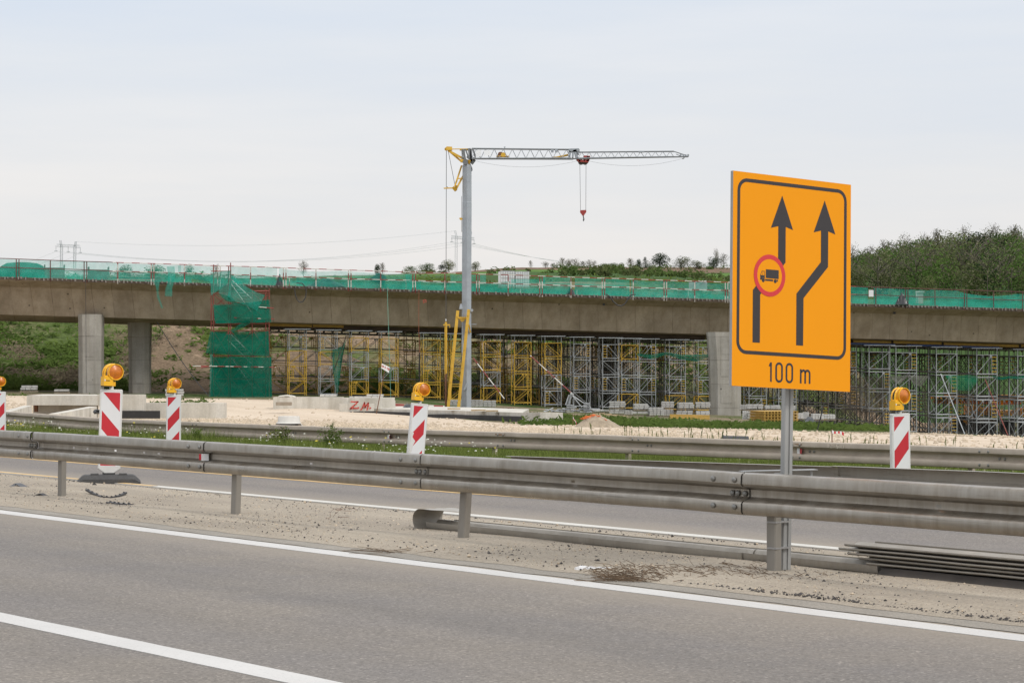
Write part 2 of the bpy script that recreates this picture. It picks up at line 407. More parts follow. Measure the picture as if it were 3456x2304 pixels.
M['sign_red'] = mat('sign_red', (0.56, 0.028, 0.032), 0.45, var=0.03)
M['alu'] = mat('aluminium', (0.36, 0.35, 0.34), 0.45, 0.5, var=0.12, scale=6)
M['plastic_white'] = mat('white_plastic', (0.62, 0.605, 0.57), 0.5, var=0.06, scale=8, stain=(0.33, 0.30, 0.26), sscale=5, sthr=(0.58, 0.8), mode='obj')
M['stripe_white'] = mat('reflective_white', (0.68, 0.675, 0.67), 0.5, var=0.04, scale=6, mode='obj')
M['stripe_red'] = mat('reflective_red', (0.50, 0.018, 0.028), 0.5, var=0.08, scale=6, mode='obj')
M['lamp_yellow'] = mat('lamp_yellow_plastic', (0.80, 0.42, 0.012), 0.45, var=0.06, scale=12, stain=(0.42, 0.25, 0.06), sscale=9, sthr=(0.62, 0.85), mode='obj')
M['lens'] = mat('amber_lens', (0.52, 0.15, 0.012), 0.3, var=0.28, scale=14, fine=0.15, fscale=60, mode='obj')
M['lamp_dark'] = mat('dark_rubber', (0.03, 0.03, 0.03), 0.8, var=0.2)
M['rubber'] = mat('recycled_rubber', (0.062, 0.06, 0.058), 0.85, var=0.25, scale=10, fine=0.2, fscale=90, bmp=0.3, bscale=80, mode='obj')
M['black_plastic'] = mat('black_plastic', (0.03, 0.03, 0.033), 0.5, var=0.2)
M['tarp'] = mat('black_tarp', (0.022, 0.024, 0.026), 0.35, var=0.3, scale=2)
M['wood'] = mat('raw_timber', (0.40, 0.30, 0.18), 0.85, var=0.25, scale=4)
M['wood_old'] = mat('weathered_timber', (0.27, 0.225, 0.17), 0.9, var=0.25, scale=4)
M['wood_dark'] = mat('shuttering_ply', (0.075, 0.052, 0.036), 0.8, var=0.35, scale=1.5)
M['wood_yellow'] = mat('formwork_beam_yellow', (0.44, 0.27, 0.055), 0.7, var=0.2, scale=3)
M['blue'] = mat('blue_steel', (0.025, 0.05, 0.16), 0.6, var=0.3)
M['scaf_yellow'] = mat('scaffold_yellow', (0.57, 0.355, 0.04), 0.6, var=0.2, scale=0.8, stain=(0.24, 0.15, 0.05), sscale=1.5, sthr=(0.55, 0.75))
M['scaf_grey'] = mat('scaffold_galvanised', (0.37, 0.385, 0.39), 0.5, 0.2, var=0.25, scale=0.8)
M['scaf_old'] = mat('scaffold_yellow_shade', (0.38, 0.235, 0.04), 0.7, var=0.3, scale=0.8, stain=(0.10, 0.065, 0.03), sscale=1.2, sthr=(0.45, 0.7))  # scaffold yellow darkened: under-deck shade put into the colour of the rear towers
M['scaf_dark'] = mat('scaffold_dark_shade', (0.15, 0.145, 0.135), 0.7, 0.2, var=0.35, scale=0.6, stain=(0.12, 0.07, 0.035), sscale=0.9, sthr=(0.5, 0.7))  # dark steel; on the rear towers its darkness stands in for under-deck shade
M['scaf_red'] = mat('scaffold_red_lead', (0.20, 0.045, 0.032), 0.65, var=0.3, scale=1)
M['rail_red'] = m_banded('banded_tube', (0.55, 0.52, 0.46), (0.26, 0.04, 0.03), 1.0, BD)
M['post_red'] = m_banded('banded_post', (0.55, 0.52, 0.46), (0.22, 0.035, 0.03), 0.9, (0, 0, 1))
M['rail_dark'] = mat('dark_red_tube', (0.10, 0.04, 0.032), 0.7, var=0.4, scale=1)
M['net'] = m_net('green_debris_net', (0.035, 0.42, 0.32), 0.50)
M['net_thin'] = m_net('green_debris_net_thin', (0.07, 0.48, 0.38), 0.38)
M['net_dark'] = m_net('green_tower_net', (0.008, 0.20, 0.13), 0.70)
M['net_brown'] = m_net('brown_net', (0.11, 0.09, 0.07), 0.45)
M['crane_grey'] = mat('crane_galvanised', (0.34, 0.37, 0.40), 0.45, 0.25, var=0.12, scale=1.2, stain=(0.22, 0.23, 0.25), sscale=1.0, sthr=(0.5, 0.8))
M['crane_lattice'] = mat('crane_lattice', (0.17, 0.18, 0.185), 0.5, 0.3, var=0.15)
M['crane_yellow'] = mat('crane_yellow', (0.60, 0.36, 0.035), 0.5, var=0.12, scale=2, stain=(0.30, 0.17, 0.04), sscale=3, sthr=(0.6, 0.8))
M['crane_red'] = mat('crane_red', (0.30, 0.035, 0.03), 0.5, var=0.2)
M['cable'] = mat('steel_cable', (0.10, 0.10, 0.10), 0.6, 0.3, var=0.1)
M['wire'] = mat('power_wire', (0.56, 0.57, 0.58), 0.6, 0.1, var=0.05)
M['pylon'] = mat('pylon_steel', (0.46, 0.47, 0.485), 0.6, 0.2, var=0.1)
M['block'] = mat('concrete_block', (0.40, 0.39, 0.365), 0.9, var=0.14, scale=2.5, fine=0.12, fscale=25)
M['block_white'] = mat('concrete_block_pale', (0.52, 0.51, 0.485), 0.9, var=0.14, scale=2.5)
M['orange'] = mat('machine_orange', (0.62, 0.24, 0.01), 0.45, var=0.1)
M['glass'] = mat('dark_glass', (0.03, 0.035, 0.04), 0.1, var=0.1)
M['tyre'] = mat('tyre', (0.02, 0.02, 0.02), 0.85, var=0.2)
M['fabric'] = mat('geotextile', (0.52, 0.50, 0.46), 0.95, var=0.1, scale=5)
M['ibc'] = mat('white_tank', (0.68, 0.69, 0.69), 0.4, var=0.05)
M['graffiti'] = mat('red_spray', (0.50, 0.07, 0.05), 0.8, var=0.2, scale=8)
M['tape_orange'] = mat('orange_mesh', (0.62, 0.13, 0.02), 0.7, var=0.3)
M['bag'] = mat('white_bag', (0.60, 0.59, 0.58), 0.4, var=0.1)
M['twig'] = mat('dry_twig', (0.145, 0.098, 0.06), 0.9, var=0.3, scale=8)
M['trunk'] = mat('bark', (0.085, 0.07, 0.055), 0.95, var=0.3, scale=2)
M['leaf_dark'] = m_leaf('leaf_dark', (0.018, 0.036, 0.013), (0.034, 0.062, 0.02), 0.12)
M['leaf_mid'] = m_leaf('leaf_mid', (0.045, 0.082, 0.022), (0.085, 0.135, 0.034), 0.12)
M['leaf_olive'] = m_leaf('leaf_olive', (0.075, 0.095, 0.038), (0.13, 0.145, 0.058), 0.3)
M['leaf_sparse'] = m_leaf('leaf_budding', (0.10, 0.098, 0.06), (0.145, 0.14, 0.08), 0.3)
M['bush'] = m_leaf('embankment_green', (0.05, 0.085, 0.02), (0.125, 0.17, 0.042), 0.25)
M['bush_dry'] = m_leaf('embankment_dry', (0.12, 0.094, 0.063), (0.185, 0.148, 0.10), 0.25, 0.1)
M['grass'] = m_leaf('verge_grass', (0.085, 0.118, 0.026), (0.19, 0.222, 0.06), 0.6, 0.4)
M['flower'] = mat('white_flower', (0.62, 0.62, 0.52), 0.9, var=0.1)
M['flower_y'] = mat('yellow_flower', (0.62, 0.5, 0.05), 0.9, var=0.1)
# ------------------------------------------------------------------ terrain
S_TAB = [(-60, -0.45), (-31, -0.54), (-9, -0.85), (4, -1.67), (10, -1.95), (16, -2.1), (22, -3.0), (33, -4.3), (60, -4.6)]
EDGE = [(40, -1.0), (54, -0.95), (83, -1.17), (100, -1.28), (112, -0.92), (125, -0.6), (170, -0.4)]
RIDGE = [(-600, 950), (0, 948), (700, 945), (1000, 936), (1490, 921), (1750, 903), (2290, 902), (2868, 905), (4200, 905)]   # skyline row by picture column
VG = [(70, 60), (85, 61), (96, 66), (110, 73), (121, 76), (128, 64), (134, 60)]      # far edge of the gravel bed
def H(X, Y):
    u, v = uv(X, Y)
    if v < 20.5: return -0.03
    e = interp(EDGE, u)
    if v < 60:
        h = lerp(-0.03, -0.5, sm(20.5, 25, v))
        if v > 30: h = lerp(-0.5, e, (v - 30) / 30)
        if v > 26.8:
            w = sm(26.8, 30, v)
            h += w * (0.05 * nz(u * 0.25, v * 0.35) + 0.035 * nz(u * 0.9, v * 0.9, 5) * (1 - 0.7 * sm(40, 46, v)))
        return h
    v150 = 0.8113 * X + 0.5846 * 148
    w = clamp((v - 60) / max(8.0, v150 - 60))
    h = lerp(e, interp(S_TAB, X), w)
    rough = sm(60, 64, v)
    h += rough * 0.07 * nz(X * 0.35, Y * 0.35, 3)
    foot = 176 + 0.19 * X + 55 * sm(18, 45, X)
    t = Y - foot
    if t > 0:
        top = 8.5
        base = interp(S_TAB, X); rz = CAMH + (1214 - interp(RIDGE, 1728 + F * X / Y)) * 800 / F
        h2 = base + (top - base) * sm(-6, 44, t) if t < 44 else top
        if t > 38: h2 = max(h2 if t < 44 else 0, top + (Y - (foot + 44)) * (rz - top) / (800 - foot - 44)) if t >= 44 else h2
        h = h2 + rough * 0.45 * nz(X * 0.09, Y * 0.09, 9) * sm(0, 15, t)
        if Y > 800: h = lerp(rz, rz - 12, sm(800, 1500, Y))
        h += 4.5 * sm(45, 100, X) * sm(300, 420, Y) * (1 - sm(520, 700, Y))
        h += 7.0 * sm(95, 170, X) * sm(300, 420, Y) * (1 - sm(520, 700, Y))
    return h
def frange(a, b, s):
    o = []; x = a
    while x < b - 1e-6: o.append(x); x += s
    return o
us = frange(-400, 0, 40) + frange(0, 110, 1.4) + frange(110, 260, 2.2) + frange(260, 760, 8) + frange(760, 3400, 120)
vs = [-900, -300, -100, -30, -6, 0, 10, 20.5, 21, 22, 23, 24, 25, 26] + frange(26.8, 60, 0.6) + [60] + frange(60.6, 66, 0.6) + frange(66, 180, 1.8) + frange(180, 640, 8) + frange(640, 3400, 120)
def bare_patch(X, Y):
    x = 1728 + F * X / Y; t = Y - (176 + 0.19 * X); w = .35 * nz(X * .3, Y * .3, 6)
    return ((x - 608) / 115) ** 2 + ((t - 5) / 15) ** 2 < 1 + w or ((x - 1010) / 190) ** 2 + ((t - 6) / 9) ** 2 < .8 + w
mb = MB()
for v in vs:
    for u in us:
        q = R(u, v); mb.v.append(Vector((q.x, q.y, H(q.x, q.y))))
nu = len(us)
for i in range(len(vs) - 1):
    for j in range(nu - 1):
        a = i * nu + j
        mb.f.append((a, a + nu, a + nu + 1, a + 1))
        vm = (vs[i] + vs[i + 1]) / 2; q = R((us[j] + us[j + 1]) / 2, vm)
        if vm < 27.4 + 5.5 * sm(52, 40, (us[j] + us[j + 1]) / 2): k = 0
        elif vm < interp(VG, (us[j] + us[j + 1]) / 2): k = 1
        elif q.y < 172 + 0.19 * q.x: k = 2
        elif q.y < 222 + 0.19 * q.x: k = 5 if bare_patch(q.x, q.y) else 3
        else: k = 4
        mb.m.append(k)
setting('ground', mb, [M['grass_soil'], M['gravel'], M['site_soil'], M['hill'], M['farm'], M['bare']], smooth='all')

def strip(name, v0, v1, z, m, u0=-60, u1=420, nv=1, step=None, wob=0.0, kind='structure', hcurve=None):
    mb = MB(); ul = frange(u0, u1, step or 4.0) + [u1]; n = nv + 1
    for u in ul:
        for k in range(n):
            v = lerp(v0, v1, k / nv)
            if wob and k in (0, nv): v += wob * (nz(u * 2.1, k * 9.0, z * 50) + 0.6 * nz(u * 7.0, k * 7.0 + 3))
            zz = z + (hcurve(u, v) if hcurve else 0)
            mb.v.append(R(u, v, zz))
    for i in range(len(ul) - 1):
        for k in range(nv):
            a = i * n + k; mb.f.append((a, a + n, a + n + 1, a + 1)); mb.m.append(0)
    if 'marking' in name:      # thickness of the paint film
        for i in range(len(ul) - 1):
            for k in (0, nv):
                p, q = mb.v[i * n + k], mb.v[(i + 1) * n + k]; mb.face([p, q, Vector((q.x, q.y, .0005)), Vector((p.x, p.y, .0005))])
    return setting(name, mb, m, kind)
strip('near_road', -4.0, 10.95, 0.0, M['asphalt'], nv=3)
strip('far_road', 13.4, 20.8, 0.0, M['asphalt2'], nv=3)
strip('dusty_road_edge', 10.55, 10.98, 0.004, M['dusty'], step=0.25, wob=0.05, u0=0, u1=140)
def vh(u, v): return 0.012 * (nz(u * 0.8, v * 0.8) + 1) + 0.02 * sm(10.8, 11.2, v) * (1 - sm(13.3, 13.7, v))
strip('gravel_verge', 10.80, 13.78, 0.006, M['sand'], nv=14, step=0.2, wob=0.06, u0=2, u1=150, hcurve=lambda u, v: vh(u, v) if 10.9 < v < 13.7 else 0)
strip('gravel_verge_far', 10.8, 13.78, 0.006, M['sand'], u0=150, u1=420)
strip('road_marking', 10.26, 10.50, 0.004, M['white'], step=0.2, wob=0.008)
strip('road_marking', 6.02, 6.24, 0.004, M['white'], step=0.2, wob=0.006)
strip('road_marking', 13.90, 14.07, 0.012, M['white_old'], step=0.2, wob=0.008)
strip('yellow_road_marking', 13.93, 14.02, 0.016, M['yellow'], u0=u_at(520, 13.97), u1=140, step=0.5, wob=0.008)
strip('yellow_road_marking', 16.24, 16.36, 0.004, M['yellow'], u0=u_at(1560, 16.3), u1=140, step=0.5, wob=0.008)
strip('road_marking', 16.40, 16.50, 0.004, M['white_old'], u0=u_at(1545, 16.4), u1=140, step=0.5, wob=0.008)
mb = MB()   # thin tapering end of the yellow line
ua, ub = u_at(1560, 16.3), u_at(1920, 16.35)
mb.face([R(ua, 16.24, 0.004), R(ua, 16.36, 0.004), R(ub, 16.36, 0.004), R(ub, 16.34, 0.004)])
setting('yellow_road_marking', mb, M['yellow'])

# loose stones on the verge (uncountable)
OCT = [(1, 0, 0), (0, 1, 0), (-1, 0, 0), (0, -1, 0), (0, 0, 1), (0, 0, -1)]
OF = [(0, 1, 4), (1, 2, 4), (2, 3, 4), (3, 0, 4), (1, 0, 5), (2, 1, 5), (3, 2, 5), (0, 3, 5)]
def pebble(mb, c, s, mi=0):
    k = len(mb.v); a = ru(0, 6.3); ca, sa = math.cos(a), math.sin(a); d = (s * ru(.6, 1.3), s * ru(.5, 1.0), s * ru(.4, .8))
    for x, y, z in OCT:
        x *= d[0] * ru(.75, 1.2); y *= d[1] * ru(.75, 1.2); z *= d[2]
        mb.v.append(Vector((c[0] + x * ca - y * sa, c[1] + x * sa + y * ca, c[2] + z)))
    for f in OF: mb.f.append(tuple(k + i for i in f)); mb.m.append(mi)
mb = MB()
def u_rand(v, x0=-200, x1=3700): return lerp(u_at(x1, v), u_at(x0, v), rnd() ** 1.0)
n = 0
while n < 15000:
    v = ru(10.85, 13.7); u = u_rand(v)
    if 0.5 + 0.5 * nz(u * 0.5, v * 1.2, 7) < rnd() * 0.9: continue
    s = 0.003 + 0.011 * rnd() ** 5 + (0.015 if rnd() < 0.01 else 0)
    pebble(mb, R(u, v, 0.022 + vh(u, v) * .5), s, 0 if rnd() < 0.5 else 1); n += 1
for i in range(1500):   # dark asphalt crumbs strewn near the kerb on the right
    x = 2300 + 1300 * rnd(); v = 10.88 + 0.55 * abs(random.gauss(0, 0.42)); u = u_at(x, v)
    pebble(mb, R(u, v, 0.02), 0.005 + 0.016 * rnd() ** 3)
setting('loose_gravel', mb, [M['darkstone'], M['stone']], 'stuff')

# crushed stone on the new carriageway bed
mb = MB(); n = 0
while n < 24000:
    x = ru(-50, 3650); v = ru(37, 60) if rnd() < .9 else ru(60, 74)
    u = u_at(x, v); q = R(u, v)
    if not 40 < q.y < 150: continue
    if v > interp(VG, u) - .3: continue
    coarse = 1.0 if v < 51.5 - 5 * sm(70, 45, u) + 3.0 * nz(u * 0.15, 1.7) else (0.6 if interp(VG, u) - v < 1.2 else 0.06)
    if rnd() > coarse: continue
    pebble(mb, (q.x, q.y, H(q.x, q.y) + 0.01), ru(0.035, 0.11)); n += 1
setting('crushed_stone', mb, M['stone'], 'stuff')

# ------------------------------------------------------------------ guardrails
WPROF = [(0.008, .156), (.050, .158), (.076, .148), (.085, .130), (.088, .074), (.074, .058), (.014, .042), (.003, .030), (.002, .010), (.002, -.010), (.003, -.022), (.016, -.036), (.074, -.056), (.085, -.072), (.084, -.130), (.074, -.147), (.048, -.156), (.02, -.156)]
def wbeam(mb, path, slots=(), side=-1, tilt=None, wob=0.0, prof=WPROF, seed=0):
    """path: list of (u, v, z) centre line; side -1: corrugation faces the camera side of the road"""
    L = []
    rings = []
    for k, (u, v, z) in enumerate(path):
        w = wob * nz(u * 0.7, seed) if wob else 0
        w2 = wob * 0.5 * nz(u * 1.3, seed + 4) if wob else 0
        rings.append([R(u, v + side * f * (1 + 0) + w, z + h + w2) for f, h in prof])
    sl = set()
    for s in slots:
        for k in range(len(path) - 1):
            if abs((path[k][0] + path[k + 1][0]) / 2 - s) < 0.012: sl.add(k)
    mb.sweep(rings, closed=False, cap=False, skip=lambda i, j: i in sl and j == 8)
def subdiv(u0, u1, step, slots=()):
    pts = set([round(u0, 4), round(u1, 4)] + [round(x, 4) for x in frange(u0, u1, step)])
    for s in slots: pts = {p for p in pts if abs(p - s) > 0.05 or p in (u0, u1)} | {round(s - .023, 4), round(s + .023, 4)}
    return sorted(pts)
V0 = 11.90
gr = thing('guardrail', 'grey W-beam guardrail running across the whole foreground on four posts', 'guardrail', R(25, V0))
joints = [u_at(x, V0 - 0.11) for x in (-760, 109, 692, 1426, 2507)] 
for k in range(4): joints.append(joints[-1] - 4.0)
for k in range(4): joints.insert(0, joints[0] + 4.0)
slot_u = [u_at(x, V0 - 0.06) for x in (246, 292, 385, 482, 532, 1048, 1930, 3166)]
ZC = 0.596
bolt_me = None
def bolt_at(parent, u, v, z, r=0.018):
    mb = MB(); mb.dome((0, 0, 0), .021, (-NX, -NY, 0), .013, 10); mb.tube((0, 0, 0), (NX * .004, NY * .004, 0), r * 1.25, 8)
    global bolt_me
    if bolt_me is None: bolt_me = mesh_of('bolt', mb, M['bolt'], 'all')
    off = Vector((0, 0, 0)); p = parent
    while p is not None: off += Vector(p.location); p = p.parent
    return link('bolt', bolt_me, parent, R(u, v, z) - off)
for k in range(len(joints) - 1):
    ua, ub = joints[k + 1], joints[k]
    sl = [s for s in slot_u if ua + 0.1 < s < ub - 0.1]
    mb = MB()
    off = 0.0 if k % 2 else 0.006
    ext = 0.30 if True else 0
    path = [(u, V0 - 0.045 - off * 1.0 + (0.014 if u > ub - 0.02 and abs(ub - u_at(1426, V0 - 0.11)) > .1 else 0), ZC) for u in subdiv(ua - 0.0, ub, 0.4, sl)]
    # each plate runs on beneath its neighbour at the splice
    wbeam(mb, path, sl, wob=0.012, seed=0)
    lap = [(u, V0 - 0.036, ZC - 0.001) for u in subdiv(ub, ub + 0.3, 0.1)]
    wbeam(mb, lap, (), wob=0.012, seed=0)
    beam = part('beam', mb, M['rail'], gr, smooth=True)
    for du in (0.07, 0.31):
        for z in (0.1, -0.1): bolt_at(beam, ub + du, V0 - 0.045 - 0.0925 + 0.012 * nz(ub * 0.7, 0), ZC + z)
    for du in (0.02, 0.10, 0.16): bolt_at(beam, ub + 0.02 + du, V0 - 0.045 - 0.014, ZC + (-0.003), 0.014)
def post_mesh(h, lean=0.0):
    """rolled C-section post, open to the back"""
    pr = [(-.05, .03), (-.05, -.022), (-.042, -.03), (.042, -.03), (.05, -.022), (.05, .03), (.036, .03), (.036, .024), (.044, .024), (.044, -.02), (.040, -.024), (-.040, -.024), (-.044, -.02), (-.044, .024), (-.036, .024), (-.036, .03)]
    mb = MB(); a = math.atan2(DY, DX)
    mb.sweep([[Vector((x * -DX + y * NX + lean * z, x * -DY + y * NY, z)) for x, y in pr] for z in (-0.1, h)])
    return mb
pu = [u_at(x, V0) for x in (208, 794, 1562, 2611)]
pu = [pu[0] + 16, pu[0] + 12, pu[0] + 8, pu[0] + 4] + pu + [pu[-1] - 4, pu[-1] - 8, pu[-1] - 12, pu[-1] - 16]
for u, ln in zip(pu, (0, 0, 0, 0, .012, .03, .06, .0, 0, 0, 0, 0)):
    mb = post_mesh(0.72, ln); o = link('post', mesh_of('post', mb, M['post_steel']), gr, R(u, V0) - gr.location)
# red-and-white reflector tucked in the corrugation at a joint
ur = u_at(700, V0 - .06)
mb = MB(); mb.box(R(ur, V0 - 0.085, ZC - 0.002), (0.03, 0.075, 0.07), Matrix.Rotation(math.atan2(NY, NX) + .9, 3, 'Z'))
rf = part('reflector', mb, M['stripe_white'], gr)
mb = MB(); c0 = R(ur + 0.012, V0 - 0.095, ZC); mb.box(c0 + Vector((-.021, .006, 0)), (0.012, 0.055, 0.06), Matrix.Rotation(math.atan2(NY, NX) + .9, 3, 'Z'))
part('reflector_lens', mb, M['stripe_red'], rf)

# second rail of the same barrier, flaring away to the right, seen from its back
gb = thing('guardrail', 'guardrail flaring off behind the yellow sign post, its plain back towards us', 'guardrail', R(18, 12.8))
fl = [(u_at(1700, 12.10), 12.10), (u_at(2100, 12.42), 12.42), (u_at(2560, 12.78), 12.78), (u_at(2800, 12.95), 12.95)]
fl2 = [(u_at(2800, 12.97), 12.97), (u_at(3456, 13.28), 13.28), (u_at(3900, 13.5), 13.5)]
for pts, dz in ((fl, 0.0), (fl2, 0.004)):
    mb = MB(); path = []
    for (a, b), (c, d) in zip(pts, pts[1:]):
        for k in range(6): path.append((lerp(a, c, k / 6), lerp(b, d, k / 6), 0.596 + dz))
    path.append(pts[-1] + (0.596 + dz,))
    wbeam(mb, path, (), side=1, wob=0.006, seed=3)
    part('beam', mb, M['rail_back'], gb, smooth=True)
mb = MB()   # flat spacer plate between the two rails
a = P(2500, 1591, 18.3); b = P(2752, 1585, 18.45)
d = (b - a).normalized(); w = Vector((-d.y, d.x, 0))
mb.sweep([[p + w * -.05 + Vector((0, 0, s)), p + w * .05 + Vector((0, 0, s)), p + w * .05 + Vector((0, 0, s + .006)), p + w * -.05 + Vector((0, 0, s + .006))] for p, s in ((a, 0), (b, 0))])
mb.box(b + Vector((-.03, .0, -.03)), (.012, .05, .06))
part('spacer', mb, M['steel'], gb)
for x, v in ((2640, 12.72), (3700, 13.42)):
    link('post', mesh_of('post', post_mesh(0.70), M['steel']), gb, R(u_at(x, v), v - 0.02) - gb.location)

# far guardrail along the grass
gf = thing('guardrail', 'dusty beige guardrail standing in tall grass in front of the pale gravel', 'guardrail', R(45, 26.2, -0.5))
VF = 26.2
uF = [u_at(3990, VF) - 12, u_at(3990, VF) - 8, u_at(3990, VF) - 4] + [u_at(x, VF) for x in (3990, 3363, 2724, 2178, 1719, 1332)]
while uF[-1] < 62: uF.append(uF[-1] + 4.0)
def zF(u):
    return interp([(10, 0.31), (25, 0.305), (34, 0.26), (42, 0.20), (46, 0.185), (52, 0.17), (56, .19)], u) - 0.156
def vF(u): return VF + 0.9 * sm(53.5, 62, u)
for a, b in zip(uF, uF[1:]):
    mb = MB(); wbeam(mb, [(u, vF(u), zF(u)) for u in subdiv(a, b + 0.15, 0.5)], (), wob=0.01, seed=8)
    be = part('beam', mb, M['rail_far'], gf, smooth=True)
    for du in (0.08, 0.25):
        for z in (0.098, -0.098): bolt_at(be, a + du, vF(a) - 0.088, zF(a) + z, 0.016)
        bolt_at(be, a - 0.02 - du * .6, vF(a) - 0.01, zF(a), 0.014)
    if a > 14 and a < 47:
        mb = MB()     # rust stain round the upper splice bolts
        for s in range(1): mb.face([R(a + .34, vF(a) - .0862, zF(a) + .118), R(a + .02, vF(a) - .0862, zF(a) + .118), R(a + .05, vF(a) - .0862, zF(a) + .085), R(a + .2, vF(a) - .0862, zF(a) + .079), R(a + .33, vF(a) - .0862, zF(a) + .09)])
        part('rust_stain', mb, mat('rust_stain', (0.25, 0.15, 0.085), 0.9, var=0.4, scale=14) if 'rs' not in M else M['rs'], be)
        M['rs'] = bpy.data.materials['rust_stain']
for u in [x + 0.55 for x in uF]:
    q = R(u, vF(u) + .06); h = zF(u) + .12 - H(q.x, q.y)
    link('post', mesh_of('post', post_mesh(h), M['rail_far']), gf, Vector((q.x, q.y, H(q.x, q.y))) - gf.location)
for x in (1325, 2715):
    u = u_at(x, VF); mb = MB(); mb.face([R(u + .10, VF - .01, zF(u) + .045), R(u + .10, VF - .01, zF(u) - .045), R(u - .03, VF - .085, zF(u) - .035), R(u - .03, VF - .085, zF(u) + .035)])
    mb.box(R(u + .105, VF - .03, zF(u)), (.008, .06, .1), Matrix.Rotation(math.atan2(NY, NX), 3, 'Z'), mi=1)
    part('reflector', mb, [M['stripe_red'], M['stripe_white']], gf)

# ------------------------------------------------------------------ the yellow road sign
SW, SH = 1.1573, 1.5421
a_, b_, c_ = 0.62529, -0.04153, 0.04619
Rs = Matrix.Rotation(a_, 3, 'Z') @ Matrix.Rotation(b_, 3, 'X') @ Matrix.Rotation(c_, 3, 'Y')
Sc = Vector((2.0451, 17.62, 2.1391))
sign = thing('road_sign', 'large yellow lane-shift sign reading 100 m on a grey steel post', 'road sign', (1.98, 17.72, 0))
def SB(x, y, d=0.0): return Sc + Rs @ Vector((x - SW / 2, -d, SH / 2 - y))
mb = MB()
fr = [SB(0, 0), SB(SW, 0), SB(SW, SH), SB(0, SH)]; bk = [SB(0, 0, -.028), SB(SW, 0, -.028), SB(SW, SH, -.028), SB(0, SH, -.028)]
mb.face(list(reversed(fr)), 0); mb.face(bk, 1)
for i in range(4): mb.face([fr[i], fr[(i + 1) % 4], bk[(i + 1) % 4], bk[i]], 1)
for dd in (.009, .019):    # grooves of the edge profile
    for i in (3,):
        pass
board = part('board', mb, [M['sign_yellow'], M['alu']], sign)
def flat(name, polys, m, parent, d):
    mb = MB()
    for p in polys: mb.face([SB(x, y, d) for x, y in reversed(p)])
    return part(name, mb, m, parent)
def arc(cx, cy, r, a0, a1, n=10):
    return [(cx + r * math.cos(math.radians(lerp(a0, a1, i / n))), cy + r * math.sin(math.radians(lerp(a0, a1, i / n)))) for i in range(n + 1)]
def rrect(x0, y0, x1, y1, r, n=8):
    return arc(x0 + r, y0 + r, r, 180, 270, n) + arc(x1 - r, y0 + r, r, 270, 360, n) + arc(x1 - r, y1 - r, r, 0, 90, n) + arc(x0 + r, y1 - r, r, 90, 180, n)
def ring(o, i): return [[o[k], o[(k + 1) % len(o)], i[(k + 1) % len(o)], i[k]] for k in range(len(o))]
flat('border_line', ring(rrect(.041, .045, 1.114, 1.310, .09), rrect(.067, .071, 1.088, 1.284, .064)), M['sign_black'], board, .0012)
flat('lane_arrow', [[(.471, .140), (.579, .384), (.507, .366), (.507, .627), (.420, .715), (.420, .61), (.435, .597), (.435, .366), (.363, .384)], [(.194, .845), (.30, .735), (.30, .835), (.264, .876), (.264, 1.223), (.194, 1.223)]], M['sign_black'], board, .0012)
flat('lane_arrow', [[(.891, .140), (1.0, .384), (.928, .366), (.928, .630), (.686, .875), (.684, 1.223), (.616, 1.223), (.616, .846), (.856, .598), (.856, .366), (.783, .384)]], M['sign_black'], board, .0012)
cx, cy = .353, .7315
flat('prohibition_disc', [arc(cx, cy, .122, 0, 354, 59)], M['sign_yellow'], board, .0018)
flat('prohibition_ring', ring(arc(cx, cy, .152, 0, 354, 59), arc(cx, cy, .119, 0, 354, 59)), M['sign_red'], board, .0024)
flat('lorry_symbol', [[(.316, .688), (.441, .687), (.440, .752), (.315, .752)], [(.31, .7585), (.387, .7585), (.386, .772), (.309, .772)],
    [(.262, .733), (.306, .733), (.306, .757), (.300, .757), (.292, .752), (.284, .755), (.278, .767), (.262, .767)],
    [(.261, .735), (.277, .702), (.281, .703), (.2655, .735)], [(.277, .702), (.307, .702), (.307, .705), (.277, .705)], [(.303, .702), (.307, .702), (.307, .735), (.303, .735)], [(.287, .704), (.290, .704), (.288, .734), (.2845, .734)],
    arc(.292, .769, .0145, 0, 345, 23), arc(.407, .769, .0145, 0, 345, 23), [(.42, .757), (.433, .757), (.433, .771), (.424, .771)]], M['sign_black'], board, .0024)
def glyph_m(x0, x1, y0, y1, w):
    xm = (x0 + x1) / 2; q = []
    q.append([(x0, y0), (x0 + w, y0), (x0 + w, y1), (x0, y1)])
    for a, b in ((x0 + w * .5, xm + w * .5), (xm - w * .5, x1)):
        r = (b - a) / 2
        o = [(a, y0 + r)] + arc((a + b) / 2, y0 + r, r, 180, 360, 12) + [(b, y1)]
        i = [(a + w, y0 + r)] + arc((a + b) / 2, y0 + r, r - w, 180, 360, 12) + [(b - w, y1)]
        q += [[o[k], o[k + 1], i[k + 1], i[k]] for k in range(len(o) - 1)]
    return q
w = .0165
let = [[(.365, 1.358), (.381, 1.358), (.381, 1.499), (.3655, 1.499), (.3655, 1.388), (.352, 1.388), (.354, 1.377)]]
for x0, x1 in ((.415, .488), (.515, .588)): let += ring(rrect(x0, 1.355, x1, 1.502, .0355), rrect(x0 + w, 1.355 + w, x1 - w, 1.502 - w, .019))
let += glyph_m(.655, .759, 1.395, 1.499, w)
flat('lettering', let, M['sign_black'], board, .0012)
